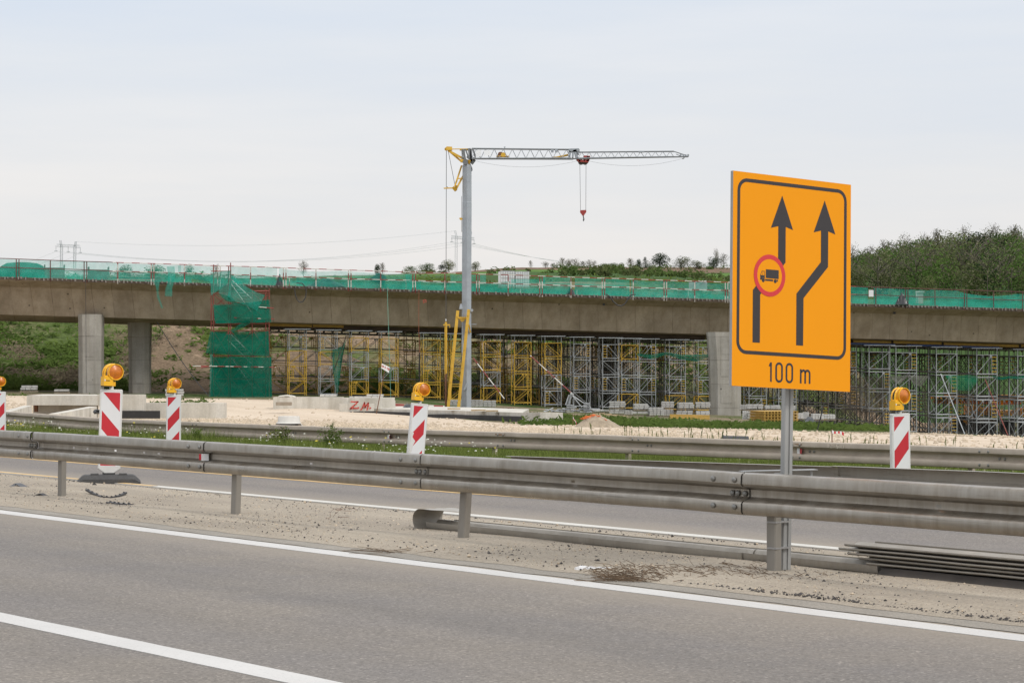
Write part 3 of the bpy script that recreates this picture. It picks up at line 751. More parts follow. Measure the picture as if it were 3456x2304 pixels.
# post: hollow section with a groove, behind the board, leaning very slightly
mb = MB()
pp = [(-.034, .03), (-.036, -.024), (-.03, -.03), (-.009, -.03), (-.006, -.02), (.006, -.02), (.009, -.03), (.03, -.03), (.036, -.024), (.034, .03)]
pa = Vector((2.005, 17.79, -0.1)); pb = Vector((2.045, 17.74, 2.75))
rz = Matrix.Rotation(math.atan2(NY, NX) - .25, 3, 'Z')
mb.sweep([[p + rz @ Vector((x, y, 0)) for x, y in pp] for p in (pa, pb)])
part('post', mb, M['steel'], sign)
for z in (1.75, 2.45):
    mb = MB(); t = (z + .1) / 2.85; c = pa.lerp(pb, t); mb.box(c + Vector((0, -.045, 0)), (.5, .03, .04), Matrix.Rotation(a_, 3, 'Z'))
    part('bracket', mb, M['alu'], sign)
for z in (0.395, 0.205):
    mb = MB(); up = R(u_at(2611, V0), V0); c = (up + Vector((2.0, 17.78, 0))) / 2 + Vector((-.004, -.02, z))
    mb.box(c, (.165, .085, .012), Matrix.Rotation(math.atan2(17.78 - up.y, 2.0 - up.x), 3, 'Z'))
    part('strap', mb, M['alu'], sign)

# ------------------------------------------------------------------ red and white delineator panels
PW, PH = 0.25, 1.0
def clip(poly, ax, val, keep_less):
    out = []
    for i in range(len(poly)):
        a, b = poly[i], poly[(i + 1) % len(poly)]
        ia = (a[ax] <= val) == keep_less or a[ax] == val; ib = (b[ax] <= val) == keep_less or b[ax] == val
        if ia: out.append(a)
        if ia != ib:
            t = (val - a[ax]) / (b[ax] - a[ax]); out.append((a[0] + t * (b[0] - a[0]), a[1] + t * (b[1] - a[1])))
    return out
def delineator(label, loc, yaw, lean, backlean, down_right, foot=True, lamp_yaw=0.0, chipped=False, lamp_tone=0):
    t = thing('delineator_panel', label, 'traffic delineator', loc, (0, 0, 0), 'striped delineator panels with warning lamps')
    Ry = Matrix.Rotation(yaw, 3, 'Z'); Rl = Ry @ Matrix.Rotation(backlean, 3, 'X') @ Matrix.Rotation(lean, 3, 'Y')
    z0 = 0.10
    def L(x, y, z): return Rl @ Vector((x, y, z)) + Vector((0, 0, z0))
    mb = MB()   # white frame: rounded slab with a pointed foot, y<0 is the front
    o = arc(-.125, 1.085, .018, 180, 90, 4) + arc(.125, 1.085, .018, 90, 0, 4) + [(.143, .09), (.02, 0.0), (-.02, 0.0), (-.143, .09)]
    rings = []
    for y, k in ((-.03, .965), (-.024, 1.0), (.024, 1.0), (.03, .965)):
        rings.append([L(x * k, y, .56 + (z - .56) * (1 - (1 - k) * .3)) for x, z in o])
    mb.sweep(rings)
    fr = part('board', mb, M['plastic_white'], t, smooth=True, world=False)
    x0, x1, zt, zb = -PW / 2, PW / 2, 1.075, .115
    mb = MB(); mb.face([L(x0, -.0315, zb), L(x1, -.0315, zb), L(x1, -.0315, zt), L(x0, -.0315, zt)])
    link('reflective_face', mesh_of('reflective_face', mb, M['stripe_white']), fr)
    s = 1.14 if down_right else -1.14; per = .48
    for k in range(-2, 4):
        c0 = (-.25 if down_right else -.02) + per * k
        poly = [(0, c0), (PW, c0 + s * PW), (PW, c0 + .235 + s * PW), (0, c0 + .235)]
        poly = [(x, y) for x, y in poly]
        poly = clip(clip(poly, 1, .012, False), 1, (zt - zb) - .012, True)
        poly = clip(clip(poly, 0, .012, False), 0, PW - .012, True) if poly else []
        if chipped and poly:
            poly = clip(poly, 0, PW - .03, True)
        if len(poly) < 3: continue
        mb = MB(); mb.face([L(x0 + x, -.0325, zt - y) for x, y in reversed(poly)])
        link('red_stripe', mesh_of('red_stripe', mb, M['stripe_red']), fr)
    if chipped:
        mb = MB()
        pts = [(0, .42), (.05, .43), (.03, .5), (.085, .56), (.055, .62), (.04, .7), (.015, .8), (0, .8)]
        mb.face([L(x0 + x, -.0337, zt - y) for x, y in reversed(pts)])
        link('torn_patch', mesh_of('torn_patch', mb, M['plastic_white']), fr)
    # heavy rubber foot
    if foot:
        mb = MB(); prof = [(-.40, 0), (-.40, .035), (-.33, .10), (-.30, .11), (.30, .11), (.33, .10), (.40, .035), (.40, 0)]
        for (ya, yb), kk in (((-.21, -.05), 1), ((-.05, .05), .94), ((.05, .21), 1)):
            mb.sweep([[Ry @ Vector((x, y, z * k2)) for x, z in prof] for y, k2 in ((ya, .55 if ya < -.2 else 1), (ya + .05, 1), (yb - .05, 1), (yb, .55 if yb > .2 else 1))])
        for x in (-.18, .18): mb.box(Ry @ Vector((x, -.08, .115)), (.10, .16, .03), Ry)
        mb.box(Ry @ Vector((0, 0, .11)), (.16, .12, .05), Ry)
        part('rubber_foot', mb, M['rubber'], t, world=False)
    # warning lamp
    Rk = Rl @ Matrix.Rotation(lamp_yaw, 3, 'Z')
    base = L(.0, 0, 1.10)
    def K(x, y, z): return base + Rk @ Vector((x, y, z))
    mb = MB(); mb.tube(K(0, 0, -.01), K(0, 0, .05), .028, 10)
    lamp = part('warning_lamp', mb, M['plastic_white'], t, world=False)
    mb = MB(); mb.box(K(-.065, .0, .105), (.125, .11, .115), Rk); mb.box(K(.015, 0, .075), (.05, .07, .06), Rk); mb.box(K(-.065, 0, .17), (.10, .085, .02), Rk)
    link('battery_box', mesh_of('battery_box', mb, M['lamp_yellow'], True), lamp)
    mb = MB(); mb.box(K(-.075, -.056, .115), (.055, .003, .009), Rk); link('maker_mark', mesh_of('maker_mark', mb, M['sign_black']), lamp)
    mb = MB(); mb.box(K(-.115, -.056, .12), (.014, .003, .022), Rk); link('sticker', mesh_of('sticker', mb, M['stripe_white']), lamp)
    mb = MB(); mb.box(K(-.07, 0, .04), (.11, .1, .016), Rk)
    link('base_seal', mesh_of('base_seal', mb, M['lamp_dark']), lamp)
    cz = .225; cxl = .03
    n = 28
    prof = [(.0, .045), (.07, .045), (.092, .03), (.098, -.02), (.104, -.05), (.104, -.064), (.094, -.064), (.092, -.05)]
    mb = MB(); rings = []
    for k in range(n + 1):
        q = 2 * math.pi * k / n; rings.append([K(cxl + math.cos(q) * r, y, cz + math.sin(q) * r) for r, y in prof])
    mb.sweep(rings, closed=False, cap=False)
    link('housing', mesh_of('housing', mb, M['lamp_yellow'], True), lamp)
    mb = MB(); pr = [(0, -.078), (.012, -.077), (.03, -.073), (.05, -.066), (.054, -.064), (.07, -.06), (.074, -.058), (.093, -.05)]; rings = []
    for k in range(n + 1):
        q = 2 * math.pi * k / n; rings.append([K(cxl + math.cos(q) * r, y, cz + math.sin(q) * r) for r, y in pr])
    mb.sweep(rings, closed=False, cap=False)
    link('lens', mesh_of('lens', mb, M['lens'], 'all'), lamp)
    mb = MB(); hp = [K(-.125 + .012, y0, .16) for y0 in (0,)]
    hp = [K(-.112, 0, .165), K(-.112, 0, .215), K(-.098, 0, .265), K(-.065, 0, .302), K(-.02, 0, .322), K(.02, 0, .325)]
    for y in (-.03, .03): mb.line([p + Rk @ Vector((0, y, 0)) for p in hp], .011, 6)
    link('carry_handle', mesh_of('carry_handle', mb, M['lamp_yellow'], True), lamp)
    return t
q = G(367, 1630); delineator('striped panel with amber lamp standing complete on its black rubber foot at the road edge', (q.x, q.y, 0.0), math.radians(10), math.radians(1.8), 0, True, lamp_yaw=math.radians(22))
def far_panel(label, x, ytop, z, yaw, lean, **kw):
    top = P(x, ytop, z); return delineator(label, (top.x, top.y, top.z - 1.2), yaw, lean, 0, False, **kw)
far_panel('striped panel with amber lamp cut off by the left edge of the photo', -3, 1322, 52, math.radians(12), 0, lamp_yaw=math.radians(15))
far_panel('small upright striped panel with amber lamp, second one left of the green stair tower', 585, 1333, 47, math.radians(6), math.radians(.5), lamp_yaw=math.radians(25))
far_panel('leaning striped panel with a torn face, amber lamp below the crane mast', 1396, 1361, 37.5, math.radians(30), math.radians(5.6), lamp_yaw=math.radians(0), chipped=True)
far_panel('striped panel with amber lamp right of the yellow sign, before the grey scaffolding', 3040, 1395, 30.8, math.radians(28), math.radians(-.9), lamp_yaw=math.radians(8))

# ------------------------------------------------------------------ loose barrier pieces on the verge
def flat_beam(mb, u0, u1, v, z, flip=1):
    rings = []
    for u in subdiv(min(u0, u1), max(u0, u1), 0.6):
        rings.append([R(u, v + h, z + (.083 - f if flip > 0 else f)) for f, h in WPROF])
    mb.sweep(rings, closed=False, cap=False)
VL = 12.50
mb = MB(); flat_beam(mb, u_at(1485, VL), u_at(2555, VL), VL, .03)
single('loose_beam', mb, M['rail_back'], 'long loose guardrail beam lying on the verge next to the curled end piece', 'guardrail beam', 'loose beams lying on the verge', True)
mb = MB(); flat_beam(mb, u_at(2545, VL), u_at(3010, VL), VL + .01, .03)
single('loose_beam', mb, M['rail_back'], 'short loose guardrail beam on the verge between sign post and beam stack', 'guardrail beam', 'loose beams lying on the verge', True)
mb = MB(); uc = u_at(1450, 12.3)
path = [(-.16, .012), (-.05, .012), (.06, .012)]
for k in range(15):
    a = math.radians(-90 + 180 * k / 14); path.append((.10 + .10 * math.cos(a) * 1.15, .112 + .10 * math.sin(a)))
path += [(.04, .214), (-.08, .212), (-.19, .208), (-.27, .203)]
rings = []
for i, (u, z) in enumerate(path):
    hw = .165 if i < 20 else lerp(.165, .03, (i - 19) / 3)
    sk = 0.0 if i < 20 else (i - 19) * .03
    rings.append([R(uc + u, 12.42 + sk + k * hw / 3, z + (0.004 if k % 2 else 0) + (.01 * (abs(k) == 1) if i < 3 else 0)) for k in range(-3, 4)])
mb.sweep(rings, closed=False, cap=False)
single('curled_end_piece', mb, M['rail_back'], 'grey sheet-steel barrier end curled round into a scroll on the verge', 'barrier end', None, 'all')
# stack of beams at the right
VS = 12.50
u_l = u_at(2880, VS)
starts = [2975, 2945, 2915, 2882, 2898]
names = ['lowest and darkest beam of the stack at the right edge', 'second beam from the bottom in the stack at the right edge', 'middle beam of the five stacked at the right edge', 'second beam from the top in the stack at the right edge', 'topmost beam of the stack at the right edge']
for k, x0 in enumerate(starts):
    mb = MB(); z = .088 + .030 * k; va = VS + .012 * math.sin(k * 2.1)
    ua = u_at(x0, VS); rings = []
    for u in frange(ua - 4.2, ua, .5) + [ua]:
        rings.append([R(u, va + h, z + (.030 - .24 * f) + .006 * nz(u, k)) for f, h in WPROF])
    mb.sweep(rings, closed=False, cap=False)
    rings2 = [[p + Vector((0, 0, -.005)) for p in r] for r in rings]; mb.sweep([[r[-1], r[-1] - Vector((NX * .003, NY * .003, .009))] for r in rings], closed=False, cap=False)
    mb.sweep(rings2, closed=False, cap=False)
    for a, b in ((0, 0), (-1, -1)):
        pass
    single('stacked_beam', mb, M['rail_back'], names[k], 'guardrail beam', 'beams stacked at the right edge', True)
mb = MB(); ua = u_at(2990, VS - .1)
pr = [(-.21, 0), (-.205, .04), (-.15, .085), (.15, .085), (.2, .04), (.2, 0)]
mb.sweep([[R(u, VS + a * k, z * 1.0) for a, z in pr] for u, k in ((ua - 4.0, 1), (ua - .15, 1), (ua, .9))])
single('bearer_beam', mb, M['bitumen'] if False else mat('dark_weathered_steel', (0.06, 0.052, 0.045), .8, .2, var=.3, scale=4), 'dark steel bearer lying under the beam stack at the right edge', 'steel bearer')

# small debris
def strip_piece(name, pts, wdt, hgt, m, label, cat, group=None, teeth=0):
    mb = MB(); rings = []
    for i, p in enumerate(pts):
        a = pts[max(0, i - 1)]; b = pts[min(len(pts) - 1, i + 1)]; d = (b - a).normalized(); w = Vector((-d.y, d.x, 0)) * wdt / 2
        rings.append([p - w, p + w, p + w + Vector((0, 0, hgt)), p - w + Vector((0, 0, hgt))])
    mb.sweep(rings)
    for k in range(teeth):
        t = (k + .5) / teeth * (len(pts) - 1); i = int(t); p = pts[i].lerp(pts[min(i + 1, len(pts) - 1)], t - i)
        mb.box(p + Vector((0, .01, hgt + .003)), (.022, .012, .014), Matrix.Rotation(.3, 3, 'Y'))
    return single(name, mb, m, label, cat, group)
BG = 'black plastic car parts on the verge'
strip_piece('bumper_trim', [G(x, y) + Vector((0, 0, .02 + z)) for x, y, z in ((292, 1676, .05), (315, 1680, .02), (345, 1687, .0), (375, 1689, .0), (400, 1686, .01), (425, 1680, .03))], .03, .022, M['black_plastic'], 'long curved black plastic trim strip lying on the verge right of the first post', 'plastic trim', BG, 9)
strip_piece('bumper_trim', [G(x, y) + Vector((0, 0, .02)) for x, y in ((366, 1706), (400, 1711), (443, 1714))], .06, .025, M['black_plastic'], 'short toothed black plastic strip nearest the white line', 'plastic trim', BG, 5)
strip_piece('bumper_trim', [G(x, y) + Vector((0, 0, .02 + z)) for x, y, z in ((118, 1680, 0), (140, 1682, .03), (158, 1682, .0), (178, 1686, 0))], .06, .012, M['black_plastic'], 'flat black plastic scrap at the foot of the leftmost guardrail post', 'plastic trim', BG)
strip_piece('bumper_trim', [G(x, y) + Vector((0, 0, .02 + z)) for x, y, z in ((25, 1652, 0), (60, 1648, .04), (92, 1655, 0))], .10, .008, M['black_plastic'], 'bent black plastic scrap farthest left on the verge', 'plastic trim', BG)
mb = MB(); c = G(318, 1646) + Vector((0, 0, .03)); mb.blob(c, (.07, .06, .075), 4, 6, 4, .3)
single('rock', mb, M['darkstone'], 'dark angular rock in front of the black rubber foot', 'rock')
mb = MB(); c = G(1210, 1727) + Vector((0, 0, .02)); mb.blob(c, (.05, .04, .03), 6, 6, 4, .3)
single('rock', mb, M['darkstone'], 'small dark rock on the verge above the wire tangle', 'rock')
mb = MB(); mb.blob(G(1098, 1806) + Vector((0, 0, .015)), (.08, .06, .03), 9, 6, 4, .35)
single('rock', mb, M['darkstone'], 'flat black rock on the verge near the white line, below the wire tangle', 'rock')
mb = MB()
for k in range(6):
    c = G(1118, 1758); a = ru(0, 6.3); pts = []
    for i in range(9):
        t = i / 8; pts.append(c + Vector((math.cos(a + t * ru(.6, 1.4)) * t * .26, math.sin(a + t) * t * .35, .01 + .035 * math.sin(t * 3.1) * (k % 3) + (.10 * t if k in (2, 5) else 0))))
    mb.line(pts, .0016, 4)
single('wire_tangle', mb, M['rust'], 'loose tangle of thin rusty wire on the verge', 'wire')
mb = MB(); q = G(1985, 1928)
for k in range(7): mb.blob(q + Vector((-.06 + .035 * k, .01 * math.sin(k * 2), .02)), (.07, .06, .05 - .004 * k), k, 7, 5, .35)
single('plastic_bag', mb, M['bag'], 'crumpled white plastic bag at the verge edge beside dry weeds', 'plastic bag')
strip_piece('bark_scrap', [G(x, y) + Vector((0, 0, .015)) for x, y in ((2905, 1953), (2935, 1956), (2985, 1958))], .07, .012, M['alu'], 'flat dark metal scrap on the ground before the beam stack', 'metal scrap')
strip_piece('timber_lath', [G(x, y) + Vector((0, 0, .015)) for x, y in ((2790, 1949), (2820, 1951), (2858, 1954))], .03, .014, M['wood'], 'short pale wooden lath on the sand right of the sign post', 'wooden lath')
def sticks(mb, x0, x1, y0, y1, n, ln, hgt):
    for k in range(n):
        c = G(ru(x0, x1), ru(y0, y1)); a = random.gauss(2.2, .7); l = ln * ru(.4, 1); d = Vector((math.cos(a), math.sin(a), 0)) * l
        h = hgt * rnd() ** 2
        mid = c + d * .5 + Vector((ru(-.02, .02), ru(-.02, .02), .01 + h)); mb.line([c + Vector((0, 0, .012)), mid, c + d + Vector((0, 0, .012 + h * ru(0, 1.6)))], ru(.0015, .003), 3)
mb = MB(); sticks(mb, 2040, 2620, 1926, 1968, 900, .24, .05); sticks(mb, 2080, 2560, 1934, 1962, 500, .14, .03); sticks(mb, 2500, 2830, 1955, 1978, 90, .2, .06); sticks(mb, 1280, 1600, 1852, 1872, 45, .4, .02); sticks(mb, 2560, 2860, 1905, 1925, 60, .3, .04)
setting('dry_weeds', mb, M['twig'], 'stuff')
# ------------------------------------------------------------------ viaduct
def BL(y0, z0, y1, z1):
    a = P(0, y0, z0); b = P(3456, y1, z1)
    return lambda t: a.lerp(b, t)
T0, T1 = -0.35, 1.45
secs = [BL(934, 153, 1042, 166), BL(943, 153, 1052, 166), BL(967, 154.5, 1072, 167.5), BL(1061, 155.4, 1157, 168.4), BL(1081, 159.5, 1171, 172.5),
        BL(1083, 163.5, 1173, 176.5), BL(1070, 167, 1162, 180), BL(975, 168, 1080, 181), BL(950, 170.5, 1060, 183.5), BL(941, 170.5, 1049, 183.5)]
tX = lambda t: lerp(-32.4, 35.2, t)
def t_of(x, off=0):     # fraction along the bridge for a picture column, front edge
    return interp([(x_, t_) for x_, t_ in TT], x)
TT = []
for k in range(-35, 146):
    q = secs[0](k / 100); TT.append((1728 + F * q.x / q.y, k / 100))
via = thing('viaduct', 'long unfinished concrete viaduct crossing the whole picture above the site', 'viaduct', (0, 161, -1))
mb = MB(); mb.sweep([[s(t) for s in secs] for t in (T0, 0, .25, .5, .75, 1, T1)])
part('girder', mb, M['girder'], via)
mb = MB(); mb.sweep([[L_(t) + Vector((0, e, q)) for L_, e, q in ((secs[0], -.012, -.005), (secs[1], -.012, .012), (secs[1], .05, .012), (secs[0], .05, -.005))] for t in (T0, .5, T1)])
part('edge_strip', mb, M['wood_dark'], via)
mb = MB(); n = 270    # reinforcement stubs along the deck edge
L0, L1 = secs[0], secs[1]
for k in range(n):
    t = lerp(-0.04, 1.04, k / n); p = L0(t).lerp(L1(t), .3)
    if rnd() < .08: continue
    mb.box(p + Vector((ru(-.06, .06), -.06, .0 + ru(-.03, .03))), (ru(.06, .12), .08, ru(.10, .19)), Matrix.Rotation(ru(-.35, .1), 3, 'Y'))
o = part('edge_rebar', mb, mat('rebar_stub', (0.20, 0.18, 0.16), .9, var=.5, scale=6), via); o['kind'] = 'stuff'
def oct_pier(x0, x1, ybase, z, ytop, flare=0.0, H0=None):
    a = P(x0, ybase, z); b = P(x1, ybase, z); w = b.x - a.x; c = (a + b) / 2; zt = P(0, ytop, z).z; zb = H(c.x, c.y) - .6 if H0 is None else H0
    d = w * 1.15; ch = w * .22
    def rg(h, k):
        wl = w / 2 * (1 + k); wr = w / 2 * (1 + k * .55)
        pts = [(-wl + ch, -d / 2), (wr - ch, -d / 2), (wr, -d / 2 + ch), (wr, d / 2 - ch), (wr - ch, d / 2), (-wl + ch, d / 2), (-wl, d / 2 - ch), (-wl, -d / 2 + ch)]
        return [Vector((c.x + x, c.y + d / 2 + y, h)) for x, y in pts]
    mb = MB(); hh = zt - zb
    rings = [rg(zb, 0)] + [rg(zb + hh * t, flare * ((t - .35) / .65) ** 2) for t in (.35, .5, .65, .8, .9, 1.0)]
    mb.sweep(rings)
    for k in (.33, .62, .86):      # shuttering boards proud of the front face
        mb.box(Vector((c.x + ru(-.02, .02), c.y - .003, zb + hh * k)), (w * .36, .03, hh * .2))
    return mb
for x0, x1, yb, z, yt, fl in ((262, 339, 1335, 155.5, 1060, .04), (432, 501, 1340, 160, 1070, .16), (2400, 2503, 1447, 158, 1120, .17), (2018, 2085, 1410, 178, 1120, .05), (-700, -620, 1335, 155, 1040, .04), (-520, -450, 1335, 166, 1040, .16), (4300, 4400, 1480, 168, 1150, .15)):
    part('pier', oct_pier(x0, x1, yb, z, yt, fl), M['pier'], via)
mb = MB()   # timber decking of the falsework under the soffit
fa, fb = BL(1064, 156.6, 1160.5, 169.6), BL(1066, 171, 1162, 184)
ts = [(t_of(915), t_of(2380)), (t_of(2508), T1 - .1)]
for t0, t1 in ts:
    mb.sweep([[fa(t) + Vector((0, 0, -.02)), fa(t) + Vector((0, 0, -.30)), fb(t) + Vector((0, 0, -.45)), fb(t) + Vector((0, 0, -.2))] for t in (t0, (t0 + t1) / 2, t1)])
    k = t0
    while k < t1 - .02:
        p = fa(k) + Vector((0, -.25, -.40)); q = fb(k) + Vector((0, .2, -.55)); mb.tube(p, q, .075, 4); k += .0085
fw = tag(link('formwork_deck', None and None or mesh_of('formwork_deck', mb, M['wood_dark'])), 'dark timber formwork deck carried by the shoring towers beneath the girder', 'formwork')
mb = MB()
for t0, t1, dz in ((t_of(912), t_of(1058), 0), (t_of(1058), t_of(1165), .02), (t_of(2880), t_of(3010), -.02), (t_of(3015), t_of(3180), 0), (t_of(3185), t_of(3440), -.03), (t_of(3445), t_of(3600), 0)):
    a, b = fa(t0), fa(t1 - .001); mb.sweep([[p + Vector((0, -.16, -.03 + dz)), p + Vector((0, -.06, -.03 + dz)), p + Vector((0, -.06, -.21 + dz)), p + Vector((0, -.16, -.21 + dz))] for p in (a, b)])
yb = part('edge_plank', mb, M['wood_yellow'], fw); 
mb = MB()
for t0, t1 in ((t_of(2860), t_of(3020)), (t_of(3060), t_of(3230)), (t_of(3240), t_of(3370))):
    a, b = fa(t0), fa(t1); mb.sweep([[p + Vector((0, -.3, -.24)), p + Vector((0, -.2, -.24)), p + Vector((0, -.2, -.36)), p + Vector((0, -.3, -.36))] for p in (a, b)])
part('steel_waler', mb, M['blue'], fw)

# edge protection railing with debris nets
def railing(back=False):
    off = Vector((0.19, -0.98, 0)) * -17.3 if back else Vector((0, 0, 0))
    name = 'red and white tube railing with green nets on the %s deck edge' % ('far' if back else 'near')
    t = thing('edge_railing', name, 'railing', secs[0](.5) + off)
    base = lambda k, h: secs[0](k) + off + Vector((0, 0, h))
    bay = 2.14 / 69.6
    k0 = t_of(55) - 12 * bay
    ks = [k0 + i * bay for i in range(62)]
    ks = [k for k in ks if -.3 < k < 1.4]
    for i, k in enumerate(ks):
        x = 1728 + F * secs[0](k).x / secs[0](k).y
        red = 380 < x < 2860
        mb = MB(); r = .034
        mb.tube(base(k, -.22), base(k, 1.17), r, 5)
        if i % 2 == 0 and not back: mb.tube(base(k, -.22) + Vector((.17, 0, 0)), base(k, 1.15) + Vector((.17, 0, 0)), r, 5)
        if not back or i % 2: part('railing_post', mb, M['post_red'] if red else M['rail_dark'], t)
    for h in (1.15, .60):
        if back and h < 1: continue
        for (xa, xb, m) in ((-900, 380, 'rail_dark'), (380, 2890, 'rail_red'), (2890, 4500, 'rail_dark')):
            mb = MB(); kk = [k for k in frange(t_of(xa) if xa > -800 else -.3, t_of(xb) if xb < 4000 else 1.4, bay)] + [t_of(xb) if xb < 4000 else 1.4]
            pts = [base(k, h + .035 * nz(k * 90, h)) for k in kk]; mb.line(pts, .028, 5)
            part('guard_tube', mb, M[m], t)
    return t, base, bay
def net(mb, p0, p1, h0, h1, sag=.08, wave=.07, n=10, m=4, seed=0, y=.17):
    """cloth from p0 to p1 hanging between heights; h0, h1 = functions of s giving bottom and top"""
    k = len(mb.v)
    for i in range(n + 1):
        s = i / n; p = p0.lerp(p1, s)
        for j in range(m + 1):
            r = j / m; b, t = h0(s), h1(s)
            w = wave * (nz(s * n * .35 + seed, r * 2.2 + seed) + .6 * nz(s * n * .9 + seed, r * 2 + s * 4))
            mb.v.append(p + Vector((0.02 * nz(seed, s * 9), y + w - .06 * math.sin(r * 3.14), lerp(b, t, r))))
    for i in range(n):
        for j in range(m):
            a = k + i * (m + 1) + j; mb.f.append((a, a + m + 1, a + m + 2, a + 1)); mb.m.append(0)
rl, rb, bay = railing(False)
rbk, rbb, _ = railing(True)
xs = [-500, -150, 62, 165, 275, 385, 495, 605, 712]
def net_part(xa, xb, b0, b1, t0, t1, m, seed, parent=rl, base=rb, mid=0.0, wave=.13, bot=.16):
    mb = MB(); ka, kb = t_of(xa), t_of(xb); n = max(6, int(abs(xb - xa) / 7))
    net(mb, base(ka, 0), base(kb, 0), lambda s: lerp(b0, b1, s) + bot * nz(s * (xb - xa) * .012, seed), lambda s: lerp(t0, t1, s) - mid * 4 * s * (1 - s) + .02 * nz(s * 9, seed + 5), n=n, wave=wave, seed=seed)
    return part('debris_net', mb, M[m], parent, smooth='all')
sd = 1
for a, b in ((-600, -200), (-200, 150), (150, 275), (275, 388)):
    net_part(a, b, .0, -.02, 1.12, 1.12, 'net_thin', sd); sd += 1
    net_part(a, b, -.02, .0, .62, .5, 'net_thin', sd, wave=.1); sd += 1
net_part(388, 610, .0, -.02, 1.10, 1.10, 'net_thin', 21); net_part(395, 600, .12, .1, .66, .62, 'net', 22)
net_part(600, 722, -.02, .02, 1.1, 1.08, 'net_thin', 23); net_part(610, 722, .25, .1, .66, .6, 'net', 24)
net_part(775, 935, .0, -.22, 1.12, 1.14, 'net_thin', 25, mid=.02); net_part(775, 930, .0, -.1, .66, .64, 'net', 26)
net_part(940, 1150, .1, .0, 1.12, 1.1, 'net_thin', 27, mid=.12); net_part(1000, 1300, .0, .0, .58, .55, 'net', 28)
net_part(1150, 1400, .0, -.1, 1.08, 1.05, 'net_thin', 29, mid=.05); net_part(1290, 1420, .0, -.05, .6, .62, 'net', 30)
net_part(1400, 1530, -.05, .02, .62, .6, 'net', 31, wave=.1); net_part(1520, 1640, 0, 0, 1.08, 1.1, 'net_thin', 32)
net_part(1530, 1730, 0, -.05, .62, .6, 'net', 33); net_part(1640, 1720, .0, 0, .55, .75, 'net', 34)
net_part(1725, 1840, -.05, -.05, .9, 1.0, 'net', 35); net_part(1830, 1930, -.05, .05, 1.12, 1.1, 'net_thin', 36); net_part(1840, 1930, 0, .05, .7, .75, 'net', 37)
net_part(1940, 2045, -.05, -.2, 1.12, 1.12, 'net_thin', 38); net_part(2045, 2125, -.05, -.1, 1.12, 1.1, 'net', 39); net_part(1940, 2125, -.15, -.12, .75, .7, 'net', 40)
for a, b in ((2130, 2245), (2245, 2350), (2350, 2460), (2460, 2640), (2640, 2860)):
    net_part(a, b, -.08, -.05, 1.12, 1.1, 'net_thin', sd + 40, bot=.2, mid=.05); net_part(a, b, .05, -.02, .62, .7, 'net', sd + 60, mid=.06); sd += 1
net_part(2860, 2930, .0, .0, 1.14, 1.1, 'net', 90); net_part(2950, 3140, .0, -.02, 1.1, 1.05, 'net_thin', 91); net_part(2950, 3100, .0, .0, .6, .6, 'net', 92)
net_part(3140, 3240, 0, -.1, 1.1, 1.08, 'net_thin', 93); net_part(3240, 3430, -.02, -.1, 1.02, 1.0, 'net', 94, mid=.2); net_part(3430, 3640, -.08, -.05, 1.0, 1.1, 'net', 95); net_part(3140, 3456, 0, 0, .65, .7, 'net', 96)
for a, b in ((-400, 700), (770, 1500), (1500, 2200), (2200, 2900), (2900, 3700)):
    net_part(a, b, .0, .0, .95, .95, 'net_thin', 100 + sd, parent=rbk, base=rbb, wave=.04); sd += 1

# torn strips, hoses and ropes hanging from the deck
def hang(name, pts, r, m, label, cat, n=5, group=None):
    mb = MB(); mb.line(pts, r, n); return single(name, mb, m, label, cat, group)
def cat_curve(a, b, sag, n=14):
    return [a.lerp(b, i / n) - Vector((0, 0, sag * 4 * (i / n) * (1 - i / n))) for i in range(n + 1)]
zf = lambda x: 152.4 + x / 3456 * 13
def px(x, y): return P(x, y, zf(x))
hang('hose', [px(x, y) for x, y in ((1000, 955), (1020, 956), (1030, 968), (1034, 985), (1031, 1004), (1022, 1018), (1012, 1020), (1003, 1012), (997, 995), (994, 975))], .035, M['black_plastic'], 'black hose hanging in a loop from the deck just right of the green stair tower', 'hose', 6, 'hoses hanging from the deck')
hang('hose', [px(x, y) for x, y in ((2045, 992), (2058, 1000), (2070, 1018), (2085, 1030), (2098, 1032), (2110, 1024), (2120, 1008), (2130, 995), (2145, 993))], .04, M['black_plastic'], 'black hose sagging from the deck left of the yellow sign', 'hose', 6, 'hoses hanging from the deck')
hang('rope', [px(1307, 972), px(1311, 1100), px(1316, 1250), px(1319, 1352)], .018, M['net_dark'] if False else mat('green_rope', (0.16, 0.36, 0.27), .8), 'pale green rope dropping from the deck down to the Z.M. wall', 'rope', 4)
hang('rope', [px(1414, 975), px(1413, 1100), px(1416, 1190)], .013, mat('red_rope', (0.36, 0.11, 0.06), .8), 'thin red rope dropping from the deck left of the crane', 'rope', 4)
hang('cable', [px(1416, 1190), px(1414, 1240), px(1416, 1310)], .03, M['black_plastic'], 'dark cable hanging in front of the shoring left of the crane legs', 'cable', 4)
hang('cable', cat_curve(P(530, 1086, 157), P(706, 1337, 150), .25), .03, M['black_plastic'], 'black cable slanting from the girder down to the green stair tower', 'cable', 4)
hang('cable', [px(289, 944), px(290, 1064), px(291, 1325)], .014, M['black_plastic'], 'thin dark cable running straight down the left pier', 'cable', 4)
def torn(label, pts, w, seed):
    mb = MB(); k = len(mb.v)
    for i, (x, y) in enumerate(pts):
        p = px(x, y); ww = w[i]
        for j in (-1, 0, 1): mb.v.append(p + Vector((j * ww / 2, .08 * nz(i * .7 + seed, j) - .3, .03 * j * nz(i, seed))))
    for i in range(len(pts) - 1):
        for j in range(2):
            a = k + i * 3 + j; mb.f.append((a, a + 1, a + 4, a + 3)); mb.m.append(0)
    return single('torn_net', mb, M['net'], label, 'torn net', 'torn net strips', 'all')
